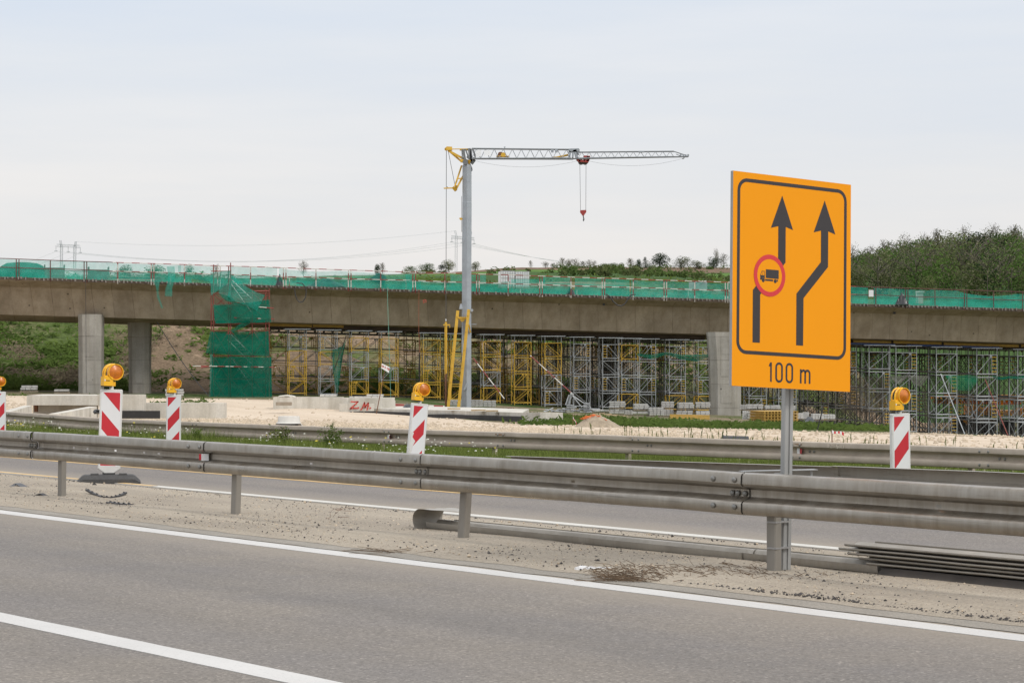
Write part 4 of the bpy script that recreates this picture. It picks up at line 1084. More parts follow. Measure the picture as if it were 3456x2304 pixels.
torn('long thin torn strip of green net dangling below the deck left of the stair tower', [(530, 945), (533, 965), (534, 985), (537, 1005), (543, 1020), (550, 1040)], [.5, .22, .12, .16, .10, .14], 2)
torn('wide torn flap of green net hanging over the deck edge left of the stair tower', [(578, 900), (582, 930), (578, 955), (572, 975), (571, 1000)], [.5, .45, .4, .42, .48], 4)
torn('pointed torn corner of green net hanging below the deck left of the crane', [(1377, 925), (1382, 950), (1386, 970), (1387, 985)], [.4, .35, .22, .05], 7)

# things standing on the deck behind the nets
def deck(x, h=0.0, back=2.0):
    t = t_of(x); return secs[0](t) + Vector((-.19, .98, 0)) * back + Vector((0, 0, h))
def skip_bin(x0, x1, h, label):
    a, b = deck(x0, 0, 3), deck(x1, 0, 3); c = (a + b) / 2; w = (b - a).length
    t = thing('formwork_bin', label, 'steel bin', c, (0, 0, math.atan2(.19, .98)), 'steel bins on the deck')
    mb = MB(); mb.box((0, 0, .1 + h / 2), (w, 1.3, h), top=1.06)
    part('bin_body', mb, M['scaf_dark'], t, world=False)
    mb = MB()
    for s in (-1, 1):
        for k in (-1, 1): mb.tube((s * w / 2, k * .62, 0), (s * w / 2 * 1.07, k * .66, h + .35), .05, 5)
    mb.box((0, -.67, h + .12), (w * 1.08, .05, .09)); mb.box((0, -.68, h * .5), (w, .04, .06))
    part('corner_frame', mb, M['scaf_dark'], t, world=False)
skip_bin(153, 216, .62, 'dark steel bin behind the net at the left, over the first pier')
skip_bin(304, 368, .58, 'dark steel bin behind the net, straight above the gap between the two left piers')
mb = MB(); c = deck(72, 0, 3)
k = []
for i, (w, h) in enumerate(((1.75, 0), (1.6, .5), (1.35, .85), (1.0, 1.02), (.4, 1.08))):
    mb.v += [c + Vector((math.cos(q * math.pi / 6) * w * ru(.95, 1.05), math.sin(q * math.pi / 6) * 1.0 * w * .6, h)) for q in range(12)]
for i in range(4):
    for q in range(12): mb.f.append((i * 12 + q, i * 12 + (q + 1) % 12, (i + 1) * 12 + (q + 1) % 12, (i + 1) * 12 + q)); mb.m.append(0)
mb.f.append(tuple(48 + q for q in range(12))); mb.m.append(0)
single('covered_heap', mb, M['net_dark'], 'rounded heap under green netting on the deck at the far left', 'covered heap', None, 'all')
mb = MB()
for k in range(9): mb.box(deck(450 + 6 * (k % 4), .12 + .06 * (k // 2), 1.6 + .2 * (k % 3)), (3.2 + .3 * (k % 2), .2, .05), Matrix.Rotation(.19 + .03 * (k % 3), 3, 'Z'))
single('plank_stack', mb, M['wood_old'], 'stack of long planks lying on the deck left of the stair tower', 'planks')
def crumple(label, x, w, d, h, m, seed, z0=.0, back=.9, name='tarpaulin'):
    mb = MB(); c = deck(x, z0, back); nx_, ny_ = 14, 8
    for i in range(nx_ + 1):
        for j in range(ny_ + 1):
            a, b = i / nx_ * 2 - 1, j / ny_ * 2 - 1
            e = max(0, 1 - abs(a) ** 1.6) * max(0, 1 - b * b)
            mb.v.append(c + Vector((a * w / 2, b * d / 2, h * e * (.75 + .9 * abs(nz(a * 3 + seed, b * 3))) + .03)))
    for i in range(nx_):
        for j in range(ny_):
            q = i * (ny_ + 1) + j; mb.f.append((q, q + ny_ + 1, q + ny_ + 2, q + 1)); mb.m.append(0)
    return single(name, mb, m, label, 'tarpaulin', 'black tarpaulins')
crumple('big crumpled black tarpaulin on the deck edge right of the stair tower', 1105, 2.6, 1.2, .52, M['tarp'], 3)
crumple('black tarpaulin bunched on the deck edge just beside the stair tower', 945, .5, .6, .7, M['tarp'], 6, back=.35)
crumple('black tarpaulin scrap caught on the deck railing right of the yellow sign', 3045, .9, .6, .75, M['tarp'], 9, back=.1)
crumple('black sheet draped beside a gap in the nets left of the yellow sign', 1930, .6, .6, .5, M['tarp'], 11, back=.4)
mb = MB(); c = deck(1282, .1, .5); mb.face([c + Vector((0, 0, .95)), c + Vector((-.75, 0, .5)), c + Vector((.35, .0, .12)), c + Vector((.5, .0, .7))]); mb.face([c + Vector((0, .06, .95)), c + Vector((.5, .06, .7)), c + Vector((.35, .06, .12)), c + Vector((-.75, .06, .5))])
single('tarpaulin', mb, M['tarp'], 'black sheet stretched as a pointed rhombus behind the deck net left of the crane', 'tarpaulin', 'black tarpaulins')
def ibc(x0, x1, label, h0=0.0, back=2.0):
    a, b = deck(x0, h0, back), deck(x1, h0, back); c = (a + b) / 2; w = (b - a).length
    t = thing('liquid_tank', label, 'tank', c, (0, 0, .19), 'white tanks on the deck')
    mb = MB(); mb.box((0, 0, .62), (w * .95, 1.0, 1.0)); mb.tube((0, 0, 1.1), (0, 0, 1.17), .12, 10)
    part('tank_body', mb, M['ibc'], t, world=False)
    mb = MB()
    for k in range(7): mb.tube((-w / 2 + w * k / 6, -.55, .1), (-w / 2 + w * k / 6, -.55, 1.14), .014, 4)
    for z in (.12, .4, .68, .95, 1.14): mb.tube((-w / 2, -.55, z), (w / 2, -.55, z), .014, 4)
    part('cage', mb, M['steel'], t, world=False)
    mb = MB(); mb.box((0, 0, .06), (w, 1.1, .11)); part('pallet', mb, M['wood_old'], t, world=False)
ibc(1704, 1752, 'white caged liquid tank on the deck, the left one of the pair', .35)
ibc(1755, 1802, 'white caged liquid tank on the deck, the right one of the pair', .35)
mb = MB()
for k in range(6): mb.tube(deck(2355 + 6 * k, 1.12 + .04 * (k % 3), .6), deck(2372 + 6 * k, 1.2 + .05 * (k % 2), 1.4), .03, 4)
mb.box(deck(2372, .9, 1.2), (1.2, .5, .5))
single('steel_parts', mb, M['alu'], 'jumble of pale metal parts sticking up above the deck net left of the yellow sign', 'metal parts')
mb = MB(); mb.box(deck(2938, .72, -.12), (.32, .03, .45)); single('notice_board', mb, M['ibc'], 'small blank white board on the deck railing right of the yellow sign', 'board')
mb = MB(); mb.box(deck(3112, .55, .5), (.45, .3, .8)); mb.box(deck(3112, .95, .4), (.55, .35, .1)); single('bag_stack', mb, M['fabric'], 'pale upright sack behind the deck net right of the yellow sign', 'sack')
for x, y, lb in ((2038, 1024, 'small black box under the cantilever left of the yellow sign'), (3018, 1053, 'small black box under the cantilever right of the yellow sign')):
    mb = MB(); mb.box(P(x, y, zf(x) + 1.6), (.16, .25, .26)); mb.box(P(x, y - 6, zf(x) + 1.5), (.2, .2, .05)); single('drain_outlet', mb, M['black_plastic'], lb, 'drain outlet', 'drain outlets under the deck')
mb = MB()      # red painted mark on the girder
c = P(1433, 1017, 155.0)
mb.line([c + Vector((.1 * math.cos(a), -.02, .12 * math.sin(a))) for a in (3.4, 2.4, 1.4, .4, -.6)], .02, 4); mb.line([c + Vector((.0, -.02, .0)), c + Vector((-.08, -.02, -.12))], .02, 4)
part('paint_mark', mb, M['graffiti'], via)

# ------------------------------------------------------------------ stair tower in green nets
ZT = 149.5
tw = thing('stair_tower', 'red scaffold stair tower wrapped in dark green nets beside the girder', 'stair tower', (P(813, 1365, ZT).x, ZT, H(P(813, 1365, ZT).x, ZT)))
S_ = 878 / 280
def tp(x, y, dy=0.0): return P(680 + x / S_, 880 + y / S_, ZT + dy)
mb = MB(); ybot = 1560
for dy in (.15, 1.5):
    for x, yt in ((102, 330) if dy < 1 else (102, 335), (127, 40), (287, 60), (308, 20), (537, 300), (680, 300), (716, 290)):
        mb.tube(tp(x, ybot, dy), tp(x, yt, dy), .034, 5)
    for y in (110, 345, 470, 665, 740, 1005, 1250, 1480): mb.tube(tp(100, y, dy), tp(718 if y > 300 else 315, y, dy), .03, 5)
    for k, (ya, yb_) in enumerate(((350, 500), (500, 660), (745, 1000), (1010, 1250), (1250, 1500))):
        for xa, xb in ((127, 287), (308, 537), (550, 716)):
            mb.tube(tp(xa, ya, dy), tp(xb, yb_, dy), .022, 4); mb.tube(tp(xb, ya, dy), tp(xa, yb_, dy), .022, 4)
    mb.tube(tp(560, 322, dy), tp(720, 322, dy), .05, 4)
for x, y in ((102, 110), (308, 110), (537, 300), (716, 300)):
    for q in (345, 665, 1005, 1250, 1480): mb.tube(tp(x, q, .15), tp(x, q, 1.5), .03, 4)
part('scaffold_frame', mb, M['scaf_red'], tw)
mb = MB()
for a, b in (((315, 200), (540, 410)), ((310, 240), (525, 540)), ((300, 770), (530, 990)), ((270, 830), (530, 1090)), ((320, 1030), (550, 1350)), ((450, 100), (550, 90))):
    if a[0] == 450: continue
    mb.tube(tp(a[0], a[1], .5), tp(b[0], b[1], .5), .028, 5); mb.tube(tp(a[0], a[1], 1.1), tp(b[0], b[1], 1.1), .028, 5)
part('stair_rail', mb, M['alu'], tw)
for i in range(3):
    mb = MB(); p0, p1 = [((315, 200), (540, 480)), ((300, 780), (530, 1040)), ((320, 1040), (550, 1340))][i]
    for k in range(9):
        q = tp(lerp(p0[0], p1[0], k / 8), lerp(p0[1], p1[1], k / 8), .8); mb.box(q, (.28, .7, .04))
    part('stair_flight', mb, M['alu'], tw)
mb = MB()
for y, xa, xb in ((1112, -110, 790), (1452, -60, 770), (488, 600, 765), (602, 345, 770)): mb.tube(tp(xa, y, -.1), tp(xb, y + 14, -.1), .03, 5)
mb.tube(tp(-5, 1130, -.15), tp(110, 1110, -.15), .035, 5)
part('banded_tube', mb, M['rail_red'], tw)
def tnet(quad, m, seed, n=10, k=8, wave=.1, dy=-.1, sagtop=0, sagbot=0):
    tl, tr, br, bl = quad; mb = MB()
    for i in range(n + 1):
        s = i / n
        for j in range(k + 1):
            r = j / k
            x = lerp(lerp(tl[0], tr[0], s), lerp(bl[0], br[0], s), r); y = lerp(lerp(tl[1], tr[1], s) + sagtop * 4 * s * (1 - s), lerp(bl[1], br[1], s) + sagbot * 4 * s * (1 - s), r)
            w = wave * (nz(s * 4 + seed, r * 2) + .6 * nz(s * 9, r * 3 + seed) + .4 * nz(s * 17, seed))
            mb.v.append(tp(x + 3 * nz(r * 4, seed), y + 4 * nz(s * 6, seed), dy + w))
    for i in range(n):
        for j in range(k):
            a = i * (k + 1) + j; mb.f.append((a, a + k + 1, a + k + 2, a + 1)); mb.m.append(0)
    part('net_panel', mb, M[m], tw, smooth='all')
tnet(((95, 125), (308, 105), (270, 250), (100, 365)), 'net', 1)
tnet(((200, 110), (308, 105), (312, 430), (180, 340)), 'net_thin', 11)
tnet(((312, 135), (670, 360), (590, 535), (270, 420)), 'net', 2, n=14, sagtop=35, sagbot=-25)
tnet(((122, 462), (720, 408), (738, 650), (148, 665)), 'net_dark', 3, n=14, sagtop=18, wave=.14)
tnet(((180, 345), (312, 380), (420, 480), (250, 420)), 'net_dark', 13, n=8)
tnet(((95, 745), (710, 738), (720, 1008), (45, 975)), 'net_dark', 4, n=16, sagtop=40, sagbot=8, wave=.14)
tnet(((300, 740), (500, 610), (520, 660), (340, 755)), 'net_dark', 14)
tnet(((120, 1012), (300, 1012), (320, 1520), (90, 1510)), 'net_dark', 5, sagtop=20)
tnet(((300, 1010), (552, 1018), (556, 1525), (312, 1520)), 'net_dark', 6, wave=.16)
tnet(((548, 1020), (740, 1018), (748, 1525), (552, 1525)), 'net_dark', 7)
tnet(((90, 985), (118, 985), (118, 1510), (86, 1505)), 'net', 8, n=3)
tnet(((105, 750), (715, 745), (720, 1000), (105, 985)), 'net_dark', 41, n=12, dy=1.62)
tnet(((105, 1015), (735, 1018), (745, 1525), (95, 1510)), 'net_dark', 42, n=12, dy=1.62)
tnet(((125, 470), (716, 420), (730, 650), (140, 660)), 'net_dark', 43, n=12, dy=1.62)

# ------------------------------------------------------------------ shoring towers
soff = BL(1068, 157, 1164.5, 170)
def lift_mesh(name, kind, m, ladder_m=None):
    """unit lift: 1 wide, 1 deep, 1 high; kind 'diag', 'diag2' or 'ladder'"""
    mb = MB(); r = .0215 if m in (M['scaf_yellow'], M['scaf_grey']) else .021; t, b = .985, .04
    for x in (-.5, .5):
        for y in (-.5, .5): mb.tube((x, y, 0), (x, y, 1.0), r * 1.1, 5)
    for y in (-.5, .5):
        for z in (t, b + .10): mb.tube((-.5, y, z), (.5, y, z), r * .95, 5)
        if kind == 'diag': mb.tube((-.5, y, b + .1), (.5, y, t), r * .75, 4)
        if kind == 'diag2': mb.tube((.5, y, b + .1), (-.5, y, t), r * .75, 4)
        if kind == 'ladder':
            mb.tube((-.5, y, b + .1), (.28, y, t), r * .75, 4); mb.tube((.24, y, b + .1), (.24, y, t), r * .7, 4)
            mb.box((.2, y, t - .06), (.1, .01, .1))
            if y < 0:
                for k in range(5): mb.tube((.24, y, b + .2 + .16 * k), (.5, y, b + .2 + .16 * k), r * .8, 4, mi=1)
        if kind == 'ladder2':
            mb.tube((.5, y, b + .1), (-.24, y, t), r * .75, 4); mb.tube((-.24, y, b + .1), (-.24, y, t), r * .7, 4)
            mb.box((-.2, y, t - .06), (.1, .01, .1))
            if y < 0:
                for k in range(5): mb.tube((-.24, y, b + .2 + .16 * k), (-.5, y, b + .2 + .16 * k), r * .8, 4, mi=1)
    for x in (-.5, .5):
        for z in (t, b + .1): mb.tube((x, -.5, z), (x, .5, z), r * .9, 5)
        mb.tube((x, -.5, b + .1), (x, .5, t), r * .55, 4)
    return mesh_of(name, mb, [m, M['scaf_yellow']])
LM = {}
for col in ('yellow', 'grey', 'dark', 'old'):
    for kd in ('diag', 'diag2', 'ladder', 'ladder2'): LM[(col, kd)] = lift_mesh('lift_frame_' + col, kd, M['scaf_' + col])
mb = MB()
for x in (-.5, .5):
    for y in (-.5, .5): mb.tube((x, y, 0), (x, y, 1), .02, 4); mb.box((x, y, .96), (.16, .16, .08))
for y in (-.5, .5): mb.box((0, y, .99), (1.5, .1, .12))
HEAD = mesh_of('jack_head', mb, M['scaf_grey'])
ORD = ['first', 'second', 'third', 'fourth', 'fifth', 'sixth', 'seventh', 'eighth', 'ninth', 'tenth', 'eleventh', 'twelfth', 'thirteenth', 'fourteenth']
def tower(xc, w, pattern, label, group, row=0.0, kinds=None, yaw=.19, lifts=4, zt_off=0.0):
    t = (xc - 1728) / F
    k = t_of(xc); p = soff(k) + Vector((-.19, .98, 0)) * (row + .6)
    # keep the tower in its picture column for the front row
    if row == 0: p = p - Vector((-.19, .98, 0)) * 1.7; p.x = t * p.y
    g = H(p.x, p.y); top = soff(k).z - .32 - zt_off
    th = thing('shoring_tower', label, 'shoring tower', (p.x, p.y, g), (0, 0, yaw), group)
    hh = (top - g - .45) / lifts
    for i in range(lifts):
        c = pattern[i % len(pattern)]; kd = (kinds or 'diag,ladder,diag2,ladder2').split(',')[i % 4]
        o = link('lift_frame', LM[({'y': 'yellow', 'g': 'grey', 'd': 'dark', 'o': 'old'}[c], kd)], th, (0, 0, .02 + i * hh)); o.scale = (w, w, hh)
    o = link('jack_head', HEAD, th, (0, 0, .02 + lifts * hh)); o.scale = (w, w, .45)
    return th
GF = 'front row of shoring towers'
fx = [(1002, 'yygg', 'diag,ladder2,diag,ladder'), (1106, 'ggyg', None), (1211, 'yggy', 'ladder2,ladder,diag,diag'), (1311, 'ygyy', 'diag2,ladder,diag2,diag2'), (1453, 'yyyy', 'diag2,ladder2,diag,diag'), (1545, 'yyyy', 'diag,diag2,diag2,diag'),
      (1655, 'ygyy', 'diag,diag,diag2,diag2'), (1759, 'yyyy', 'diag,ladder,diag,diag'), (1861, 'ggyy', 'ladder2,ladder,diag2,diag2'), (1958, 'gggg', 'diag2,ladder2,diag,ladder'), (2055, 'gggg', 'diag,ladder2,diag2,ladder2'), (2119, 'yggy', 'diag,ladder2,diag,diag'), (2179, 'gggg', 'diag2,ladder,diag,ladder'), (2279, 'yggg', 'diag,ladder,diag,ladder'), (2376, 'yggg', 'diag2,ladder2,diag,ladder2')]
for i, (x, pat, kd) in enumerate(fx):
    pat = {'yygg': 'yyyg'}.get(pat, pat)
    look = 'all-yellow' if set(pat) == {'y'} else 'all-grey' if set(pat) == {'g'} else 'yellow-and-grey'
    where = f'{ORD[i]} in the front row counted from the green stair tower' if i < 8 else f'{ORD[14 - i]} in the front row counted leftwards from the pier beside the sign'
    tower(x, 1.12, pat, f'{look} shoring tower, {where}', GF, 0, kd)
# the heavier grey towers right of the sign
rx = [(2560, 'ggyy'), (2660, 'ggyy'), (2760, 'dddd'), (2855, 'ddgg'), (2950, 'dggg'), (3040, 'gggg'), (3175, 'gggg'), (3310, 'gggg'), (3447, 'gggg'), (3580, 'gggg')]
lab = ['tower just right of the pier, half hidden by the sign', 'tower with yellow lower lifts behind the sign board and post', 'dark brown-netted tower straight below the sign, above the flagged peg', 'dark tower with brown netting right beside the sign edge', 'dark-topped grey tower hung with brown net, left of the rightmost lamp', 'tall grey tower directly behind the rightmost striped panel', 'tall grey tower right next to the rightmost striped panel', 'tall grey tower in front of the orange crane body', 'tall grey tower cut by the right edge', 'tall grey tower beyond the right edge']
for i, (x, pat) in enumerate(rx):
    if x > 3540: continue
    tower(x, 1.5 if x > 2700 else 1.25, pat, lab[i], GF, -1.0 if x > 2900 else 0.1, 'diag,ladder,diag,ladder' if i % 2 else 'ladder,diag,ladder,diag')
GB = 'rows of shoring towers behind the front row'
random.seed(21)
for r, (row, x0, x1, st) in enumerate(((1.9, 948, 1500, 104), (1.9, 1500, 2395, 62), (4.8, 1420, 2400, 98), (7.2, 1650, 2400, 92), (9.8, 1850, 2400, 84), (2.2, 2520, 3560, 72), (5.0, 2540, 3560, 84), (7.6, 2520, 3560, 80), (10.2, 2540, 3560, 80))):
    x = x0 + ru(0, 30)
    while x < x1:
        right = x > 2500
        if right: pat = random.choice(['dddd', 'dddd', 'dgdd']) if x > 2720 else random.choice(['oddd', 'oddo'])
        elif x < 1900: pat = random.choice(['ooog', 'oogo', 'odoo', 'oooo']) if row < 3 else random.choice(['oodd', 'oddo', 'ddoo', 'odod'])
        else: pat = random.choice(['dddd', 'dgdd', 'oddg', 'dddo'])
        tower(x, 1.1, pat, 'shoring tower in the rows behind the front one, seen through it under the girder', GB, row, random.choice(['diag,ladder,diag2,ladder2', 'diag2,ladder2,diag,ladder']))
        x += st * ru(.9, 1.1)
# long runs of tube tying the towers together, and raking props
tt = thing('tie_tubes', 'long horizontal scaffold tubes tying the shoring towers together', 'scaffold tubes', (0, 158, -1.5))
for f_, xa, xb in ((.02, 930, 2390), (.27, 930, 2390), (.5, 930, 2390), (.76, 930, 2390), (.28, 2740, 3600), (.53, 2740, 3600), (.95, 2740, 3600)):
    for row in (-.1, 3.2, 6.0):
        pts = []
        for k in range(12):
            x = lerp(xa, xb, k / 11); q = soff(t_of(x)) + Vector((-.19, .98, 0)) * row; g = H(q.x, q.y); pts.append(Vector((q.x, q.y, lerp(q.z - .4, g + .3, f_))))
        mb = MB(); mb.line(pts, .026, 4); part('tube', mb, M['scaf_dark'], tt)
for (a, b, m, lb) in (((1597, 1208), (1702, 1345), 'post_red', 'red and white raking prop right of the crane mast'), ((1790, 1200), (1935, 1332), 'post_red', 'red and white raking prop in the middle of the shoring left of the steel parts'), ((3175, 1262), (3258, 1470), 'scaf_grey', 'grey raking tube slanting across the grey towers left of the orange crane'), ((3325, 1280), (3402, 1470), 'scaf_red', 'dark red raking tube across the grey towers at the right'), ((1120, 1270), (1170, 1130), 'scaf_dark', 'dark raking tube beside the torn green net among the towers')):
    mb = MB(); mb.tube(P(*a, 154.5 + (a[0] > 2500) * 9), P(*b, 151.5 + (a[0] > 2500) * 9), .035, 6); single('raking_prop', mb, M[m], lb, 'prop', 'raking props')
def wall_net(label, pts, m, z, seed, name='hanging_net'):
    mb = MB(); n = len(pts[0]) - 1
    # pts: top row and bottom row of picture points
    k = 6
    for i in range(len(pts[0])):
        for j in range(k + 1):
            r = j / k; x = lerp(pts[0][i][0], pts[1][i][0], r); y = lerp(pts[0][i][1], pts[1][i][1], r)
            mb.v.append(P(x, y, z + .25 * nz(i * .6 + seed, r * 2)))
    for i in range(n):
        for j in range(k):
            a = i * (k + 1) + j; mb.f.append((a, a + k + 1, a + k + 2, a + 1)); mb.m.append(0)
    return single(name, mb, m, label, 'net', 'nets hanging on the shoring', 'all')
wall_net('brown net sheet hanging on the shoring right beside the sign board', [[(2875, 1272), (2900, 1275), (2930, 1268), (2960, 1274), (2990, 1270), (3010, 1272)], [(2840, 1395), (2880, 1405), (2925, 1400), (2950, 1395), (2980, 1370), (2995, 1330)]], M['net_brown'], 162.5, 1)
wall_net('pale grey net swag hanging above the rightmost amber lamp', [[(3008, 1266), (3028, 1268), (3060, 1266), (3080, 1266), (3110, 1268), (3135, 1266)], [(3010, 1280), (3035, 1300), (3062, 1272), (3085, 1295), (3108, 1305), (3134, 1272)]], m_net('grey_net', (.33, .31, .29), .5), 162.4, 2)
wall_net('narrow grey net strip dangling right of the rightmost lamp', [[(3110, 1300), (3116, 1300), (3124, 1300)], [(3124, 1420), (3130, 1424), (3136, 1420)]], M['net_brown'], 162.5, 5)
wall_net('bright green mesh net bunched between the two grey towers right of the lamp', [[(3190, 1268), (3215, 1266), (3240, 1268), (3270, 1264), (3300, 1270)], [(3205, 1290), (3222, 1312), (3245, 1318), (3275, 1318), (3298, 1292)]], m_net('green_mesh', (0.02, .33, .17), .45), 162.3, 3)
wall_net('thin green net swag on the grey towers at the right edge', [[(3348, 1266), (3365, 1270), (3385, 1272), (3406, 1268), (3440, 1268), (3470, 1266)], [(3350, 1272), (3366, 1281), (3385, 1282), (3405, 1276), (3440, 1280), (3470, 1276)]], M['net_dark'], 162.3, 4)
wall_net('torn dark green net hanging twisted among the yellow towers right of the stair tower', [[(1122, 1180), (1140, 1176), (1158, 1165), (1172, 1140)], [(1122, 1240), (1136, 1330), (1142, 1320), (1150, 1205)]], M['net_dark'], 153.8, 6)
wall_net('strip of dark green net high in the grey towers left of the pier', [[(2150, 1192), (2200, 1196), (2250, 1188), (2300, 1198), (2350, 1196), (2390, 1196)], [(2150, 1200), (2200, 1212), (2250, 1196), (2300, 1212), (2350, 1220), (2390, 1206)]], M['net_dark'], 158.5, 7)

# ------------------------------------------------------------------ self-erecting crane
ZK = 140.0
K2 = 950 / 2352
def kp(x, y, dy=0.0): return P(1450 + x * K2, 460 + y * K2, ZK + dy)
base = P(1574, 1384, ZK)
cr = thing('tower_crane', 'small self-erecting crane with grey mast, yellow struts and lattice jib', 'crane', base)
mb = MB(); rings = []
def mast_ring(p, w):
    a = math.radians(9); pr = [(-w * .5, -.12 * w), (-.40 * w, -.26 * w), (.02 * w, -.56 * w), (.06 * w, -.56 * w), (.46 * w, -.36 * w), (.5 * w, -.30 * w), (.5 * w, .3 * w), (.3 * w, .5 * w), (-.3 * w, .5 * w), (-.5 * w, .3 * w)]
    return [p + Vector((x, y, 0)) for x, y in pr]
for y, w in ((1450, .56), (1383, .56), (1060, .55), (1056, .54), (683, .535), (682, .525), (560, .52), (553, .40), (540, .38)):
    xl = interp([(540, 1576), (683, 1576), (1060, 1574.5), (1383, 1574)], y); rings.append(mast_ring(P(xl, y, ZK), w))
mb.sweep(rings)
part('mast', mb, M['crane_grey'], cr)
mb = MB(); c = P(1575, 1384, ZK)
mb.box(c + Vector((0, .3, -.02)), (1.6, 1.6, .14)); mb.box(P(1569, 1034, ZK - .05) + Vector((-.22, 0, 0)), (.22, .2, .3), top=.5); mb.box(P(1592, 1047, ZK - .2), (.16, .2, .14)); mb.box(P(1600, 1094, ZK), (.3, .05, .04)); mb.box(P(1571, 1305, ZK - .3), (.12, .1, .4), Matrix.Rotation(.4, 3, 'Y'))
part('mast_fittings', mb, M['crane_grey'], cr)
def bar(mb, a, b, w, d):
    dirv = (b - a).normalized(); s = Vector((0, 1, 0)); t = dirv.cross(s).normalized()
    mb.sweep([[p + t * w / 2 - s * d / 2, p + t * w / 2 + s * d / 2, p - t * w / 2 + s * d / 2, p - t * w / 2 - s * d / 2] for p in (a, b)])
for (a, b, dy) in (((1545, 1048), (1512, 1382), -.35), ((1582, 1044), (1547, 1382), -.75)):
    mb = MB(); bar(mb, P(*a, ZK + dy), P(*b, ZK + dy - .3), .17, .16)
    c1, c2 = P(*a, ZK + dy - .09), P(*b, ZK + dy - .39); bar(mb, c1.lerp(c2, .15), c1.lerp(c2, .9), .05, .03)
    for t in (.06, .22, .4, .58, .72): mb.tube(c1.lerp(c2, t), c1.lerp(c2, t) + Vector((0, -.05, 0)), .035, 6)
    part('leg', mb, M['crane_yellow'], cr)
mb = MB(); a, b = P(1546, 1072, ZK - .4), P(1576, 1072, ZK - .4); bar(mb, a, b, .09, .2); mb.prism([(a.x + .03, a.z - .04), (b.x - .05, b.z - .04), ((a.x + b.x) / 2 + .02, a.z - .24), ((a.x + b.x) / 2 - .05, a.z - .24)], ZK - .45, ZK - .35, Matrix(((1, 0, 0, 0), (0, 0, 1, 0), (0, 1, 0, 0), (0, 0, 0, 1)))); bar(mb, P(1582, 1095, ZK - .5), P(1588, 1122, ZK - .3), .08, .1)
part('strut_yoke', mb, M['crane_yellow'], cr)
mb = MB(); mb.tube(P(1561, 1088, ZK - .4), P(1561, 1190, ZK - .35), .045, 8); mb.tube(P(1561, 1150, ZK - .4), P(1561, 1190, ZK - .35), .06, 8)
part('hydraulic_ram', mb, M['crane_grey'], cr)
mb = MB()   # jib: three chords and lacing
def lattice(mb, xa, xb, ta, tb, ba, bb, n, w0, w1, r):
    def at(s): return kp(lerp(xa, xb, s), lerp(ta, tb, s)), kp(lerp(xa, xb, s), lerp(ba, bb, s), -lerp(w0, w1, s)), kp(lerp(xa, xb, s), lerp(ba, bb, s), lerp(w0, w1, s))
    T, A, B = zip(*[at(i / n) for i in range(n + 1)])
    mb.line(T, r * 1.25, 5); mb.line(A, r * 1.3, 5); mb.line(B, r * 1.3, 5)
    for i in range(n):
        tm = (T[i] + T[i + 1]) / 2
        for q in (A, B): mb.tube(q[i], tm, r * .6, 4); mb.tube(tm, q[i + 1], r * .6, 4)
        mb.tube(A[i], B[i + 1], r * .5, 4); mb.tube(A[i], B[i], r * .5, 4)
lattice(mb, 352, 1180, 104, 112, 188, 184, 11, .42, .38, .042)
lattice(mb, 1240, 2040, 134, 127, 184, 172, 13, .36, .26, .034)
mb.tube(kp(2040, 127), kp(2135, 158), .03, 5); mb.tube(kp(2040, 172, -.26), kp(2165, 168), .03, 5); mb.tube(kp(2040, 172, .26), kp(2165, 168), .03, 5); mb.tube(kp(2060, 150), kp(2100, 168), .02, 4)
mb.tube(kp(352, 188, -.42), kp(1200, 190, -.40), .05, 4); mb.tube(kp(1200, 188, -.4), kp(2160, 171, -.2), .04, 4)
jib = part('jib', mb, M['crane_lattice'], cr)
mb = MB()
for a, b, w in (((1160, 122), (1245, 118), .2), ((1180, 115), (1165, 180), .12), ((1215, 115), (1230, 182), .16), ((1200, 118), (1195, 180), .10), ((1235, 120), (1240, 155), .14)): bar(mb, kp(*a), kp(*b), w, .5)
mb.tube(kp(1185, 116, -.3), kp(1185, 116, .3), .1, 8); mb.tube(kp(1241, 117, -.3), kp(1241, 117, .3), .1, 8)
part('jib_hinge', mb, M['crane_grey'], jib)
mb = MB(); mb.tube(kp(1045, 182), kp(1158, 156), .06, 8); mb.box(kp(1045, 180), (.25, .3, .1)); mb.box(kp(612, 170), (.75, .6, .05)); mb.tube(kp(615, 155, -.3), kp(615, 155, .3), .14, 10)
part('folding_ram', mb, M['crane_yellow'], jib)
mb = MB(); mb.tube(kp(592, 153, -.3), kp(592, 153, .3), .16, 10); mb.box(kp(575, 172), (.2, .5, .12))
part('winch_drum', mb, M['rust'], jib)
mb = MB()
for x, y in ((2098, 158), (2120, 158), (2140, 160), (2160, 158)): mb.tube(kp(x, y, -.12), kp(x, y, .12), .06, 8)
mb.line([kp(2128, 172), kp(2124, 186), kp(2110, 188)], .03, 5); part('jib_nose', mb, M['crane_grey'], jib)
mb = MB(); mb.box(kp(1768, 130), (.35, .3, .07)); mb.box(kp(628, 101), (.05, .05, .1)); mb.line([kp(622, 85), kp(626, 103), kp(632, 85)], .015, 4)
part('jib_bracket', mb, M['crane_grey'], jib)
for x in (1025, 1058): mb = MB(); mb.box(kp(x, 122), (.15, .1, .2)); part('jib_lamp', mb, M['crane_grey'], jib)
mb = MB(); mb.face([kp(385, 120, -.3), kp(430, 115, -.3), kp(430, 180, -.35), kp(385, 185, -.35)]); mb.face([kp(455, 118, -.3), kp(510, 118, -.3), kp(510, 160, -.35), kp(455, 165, -.35)])
part('jib_board', mb, M['ibc'], jib)
mb = MB()   # mast head
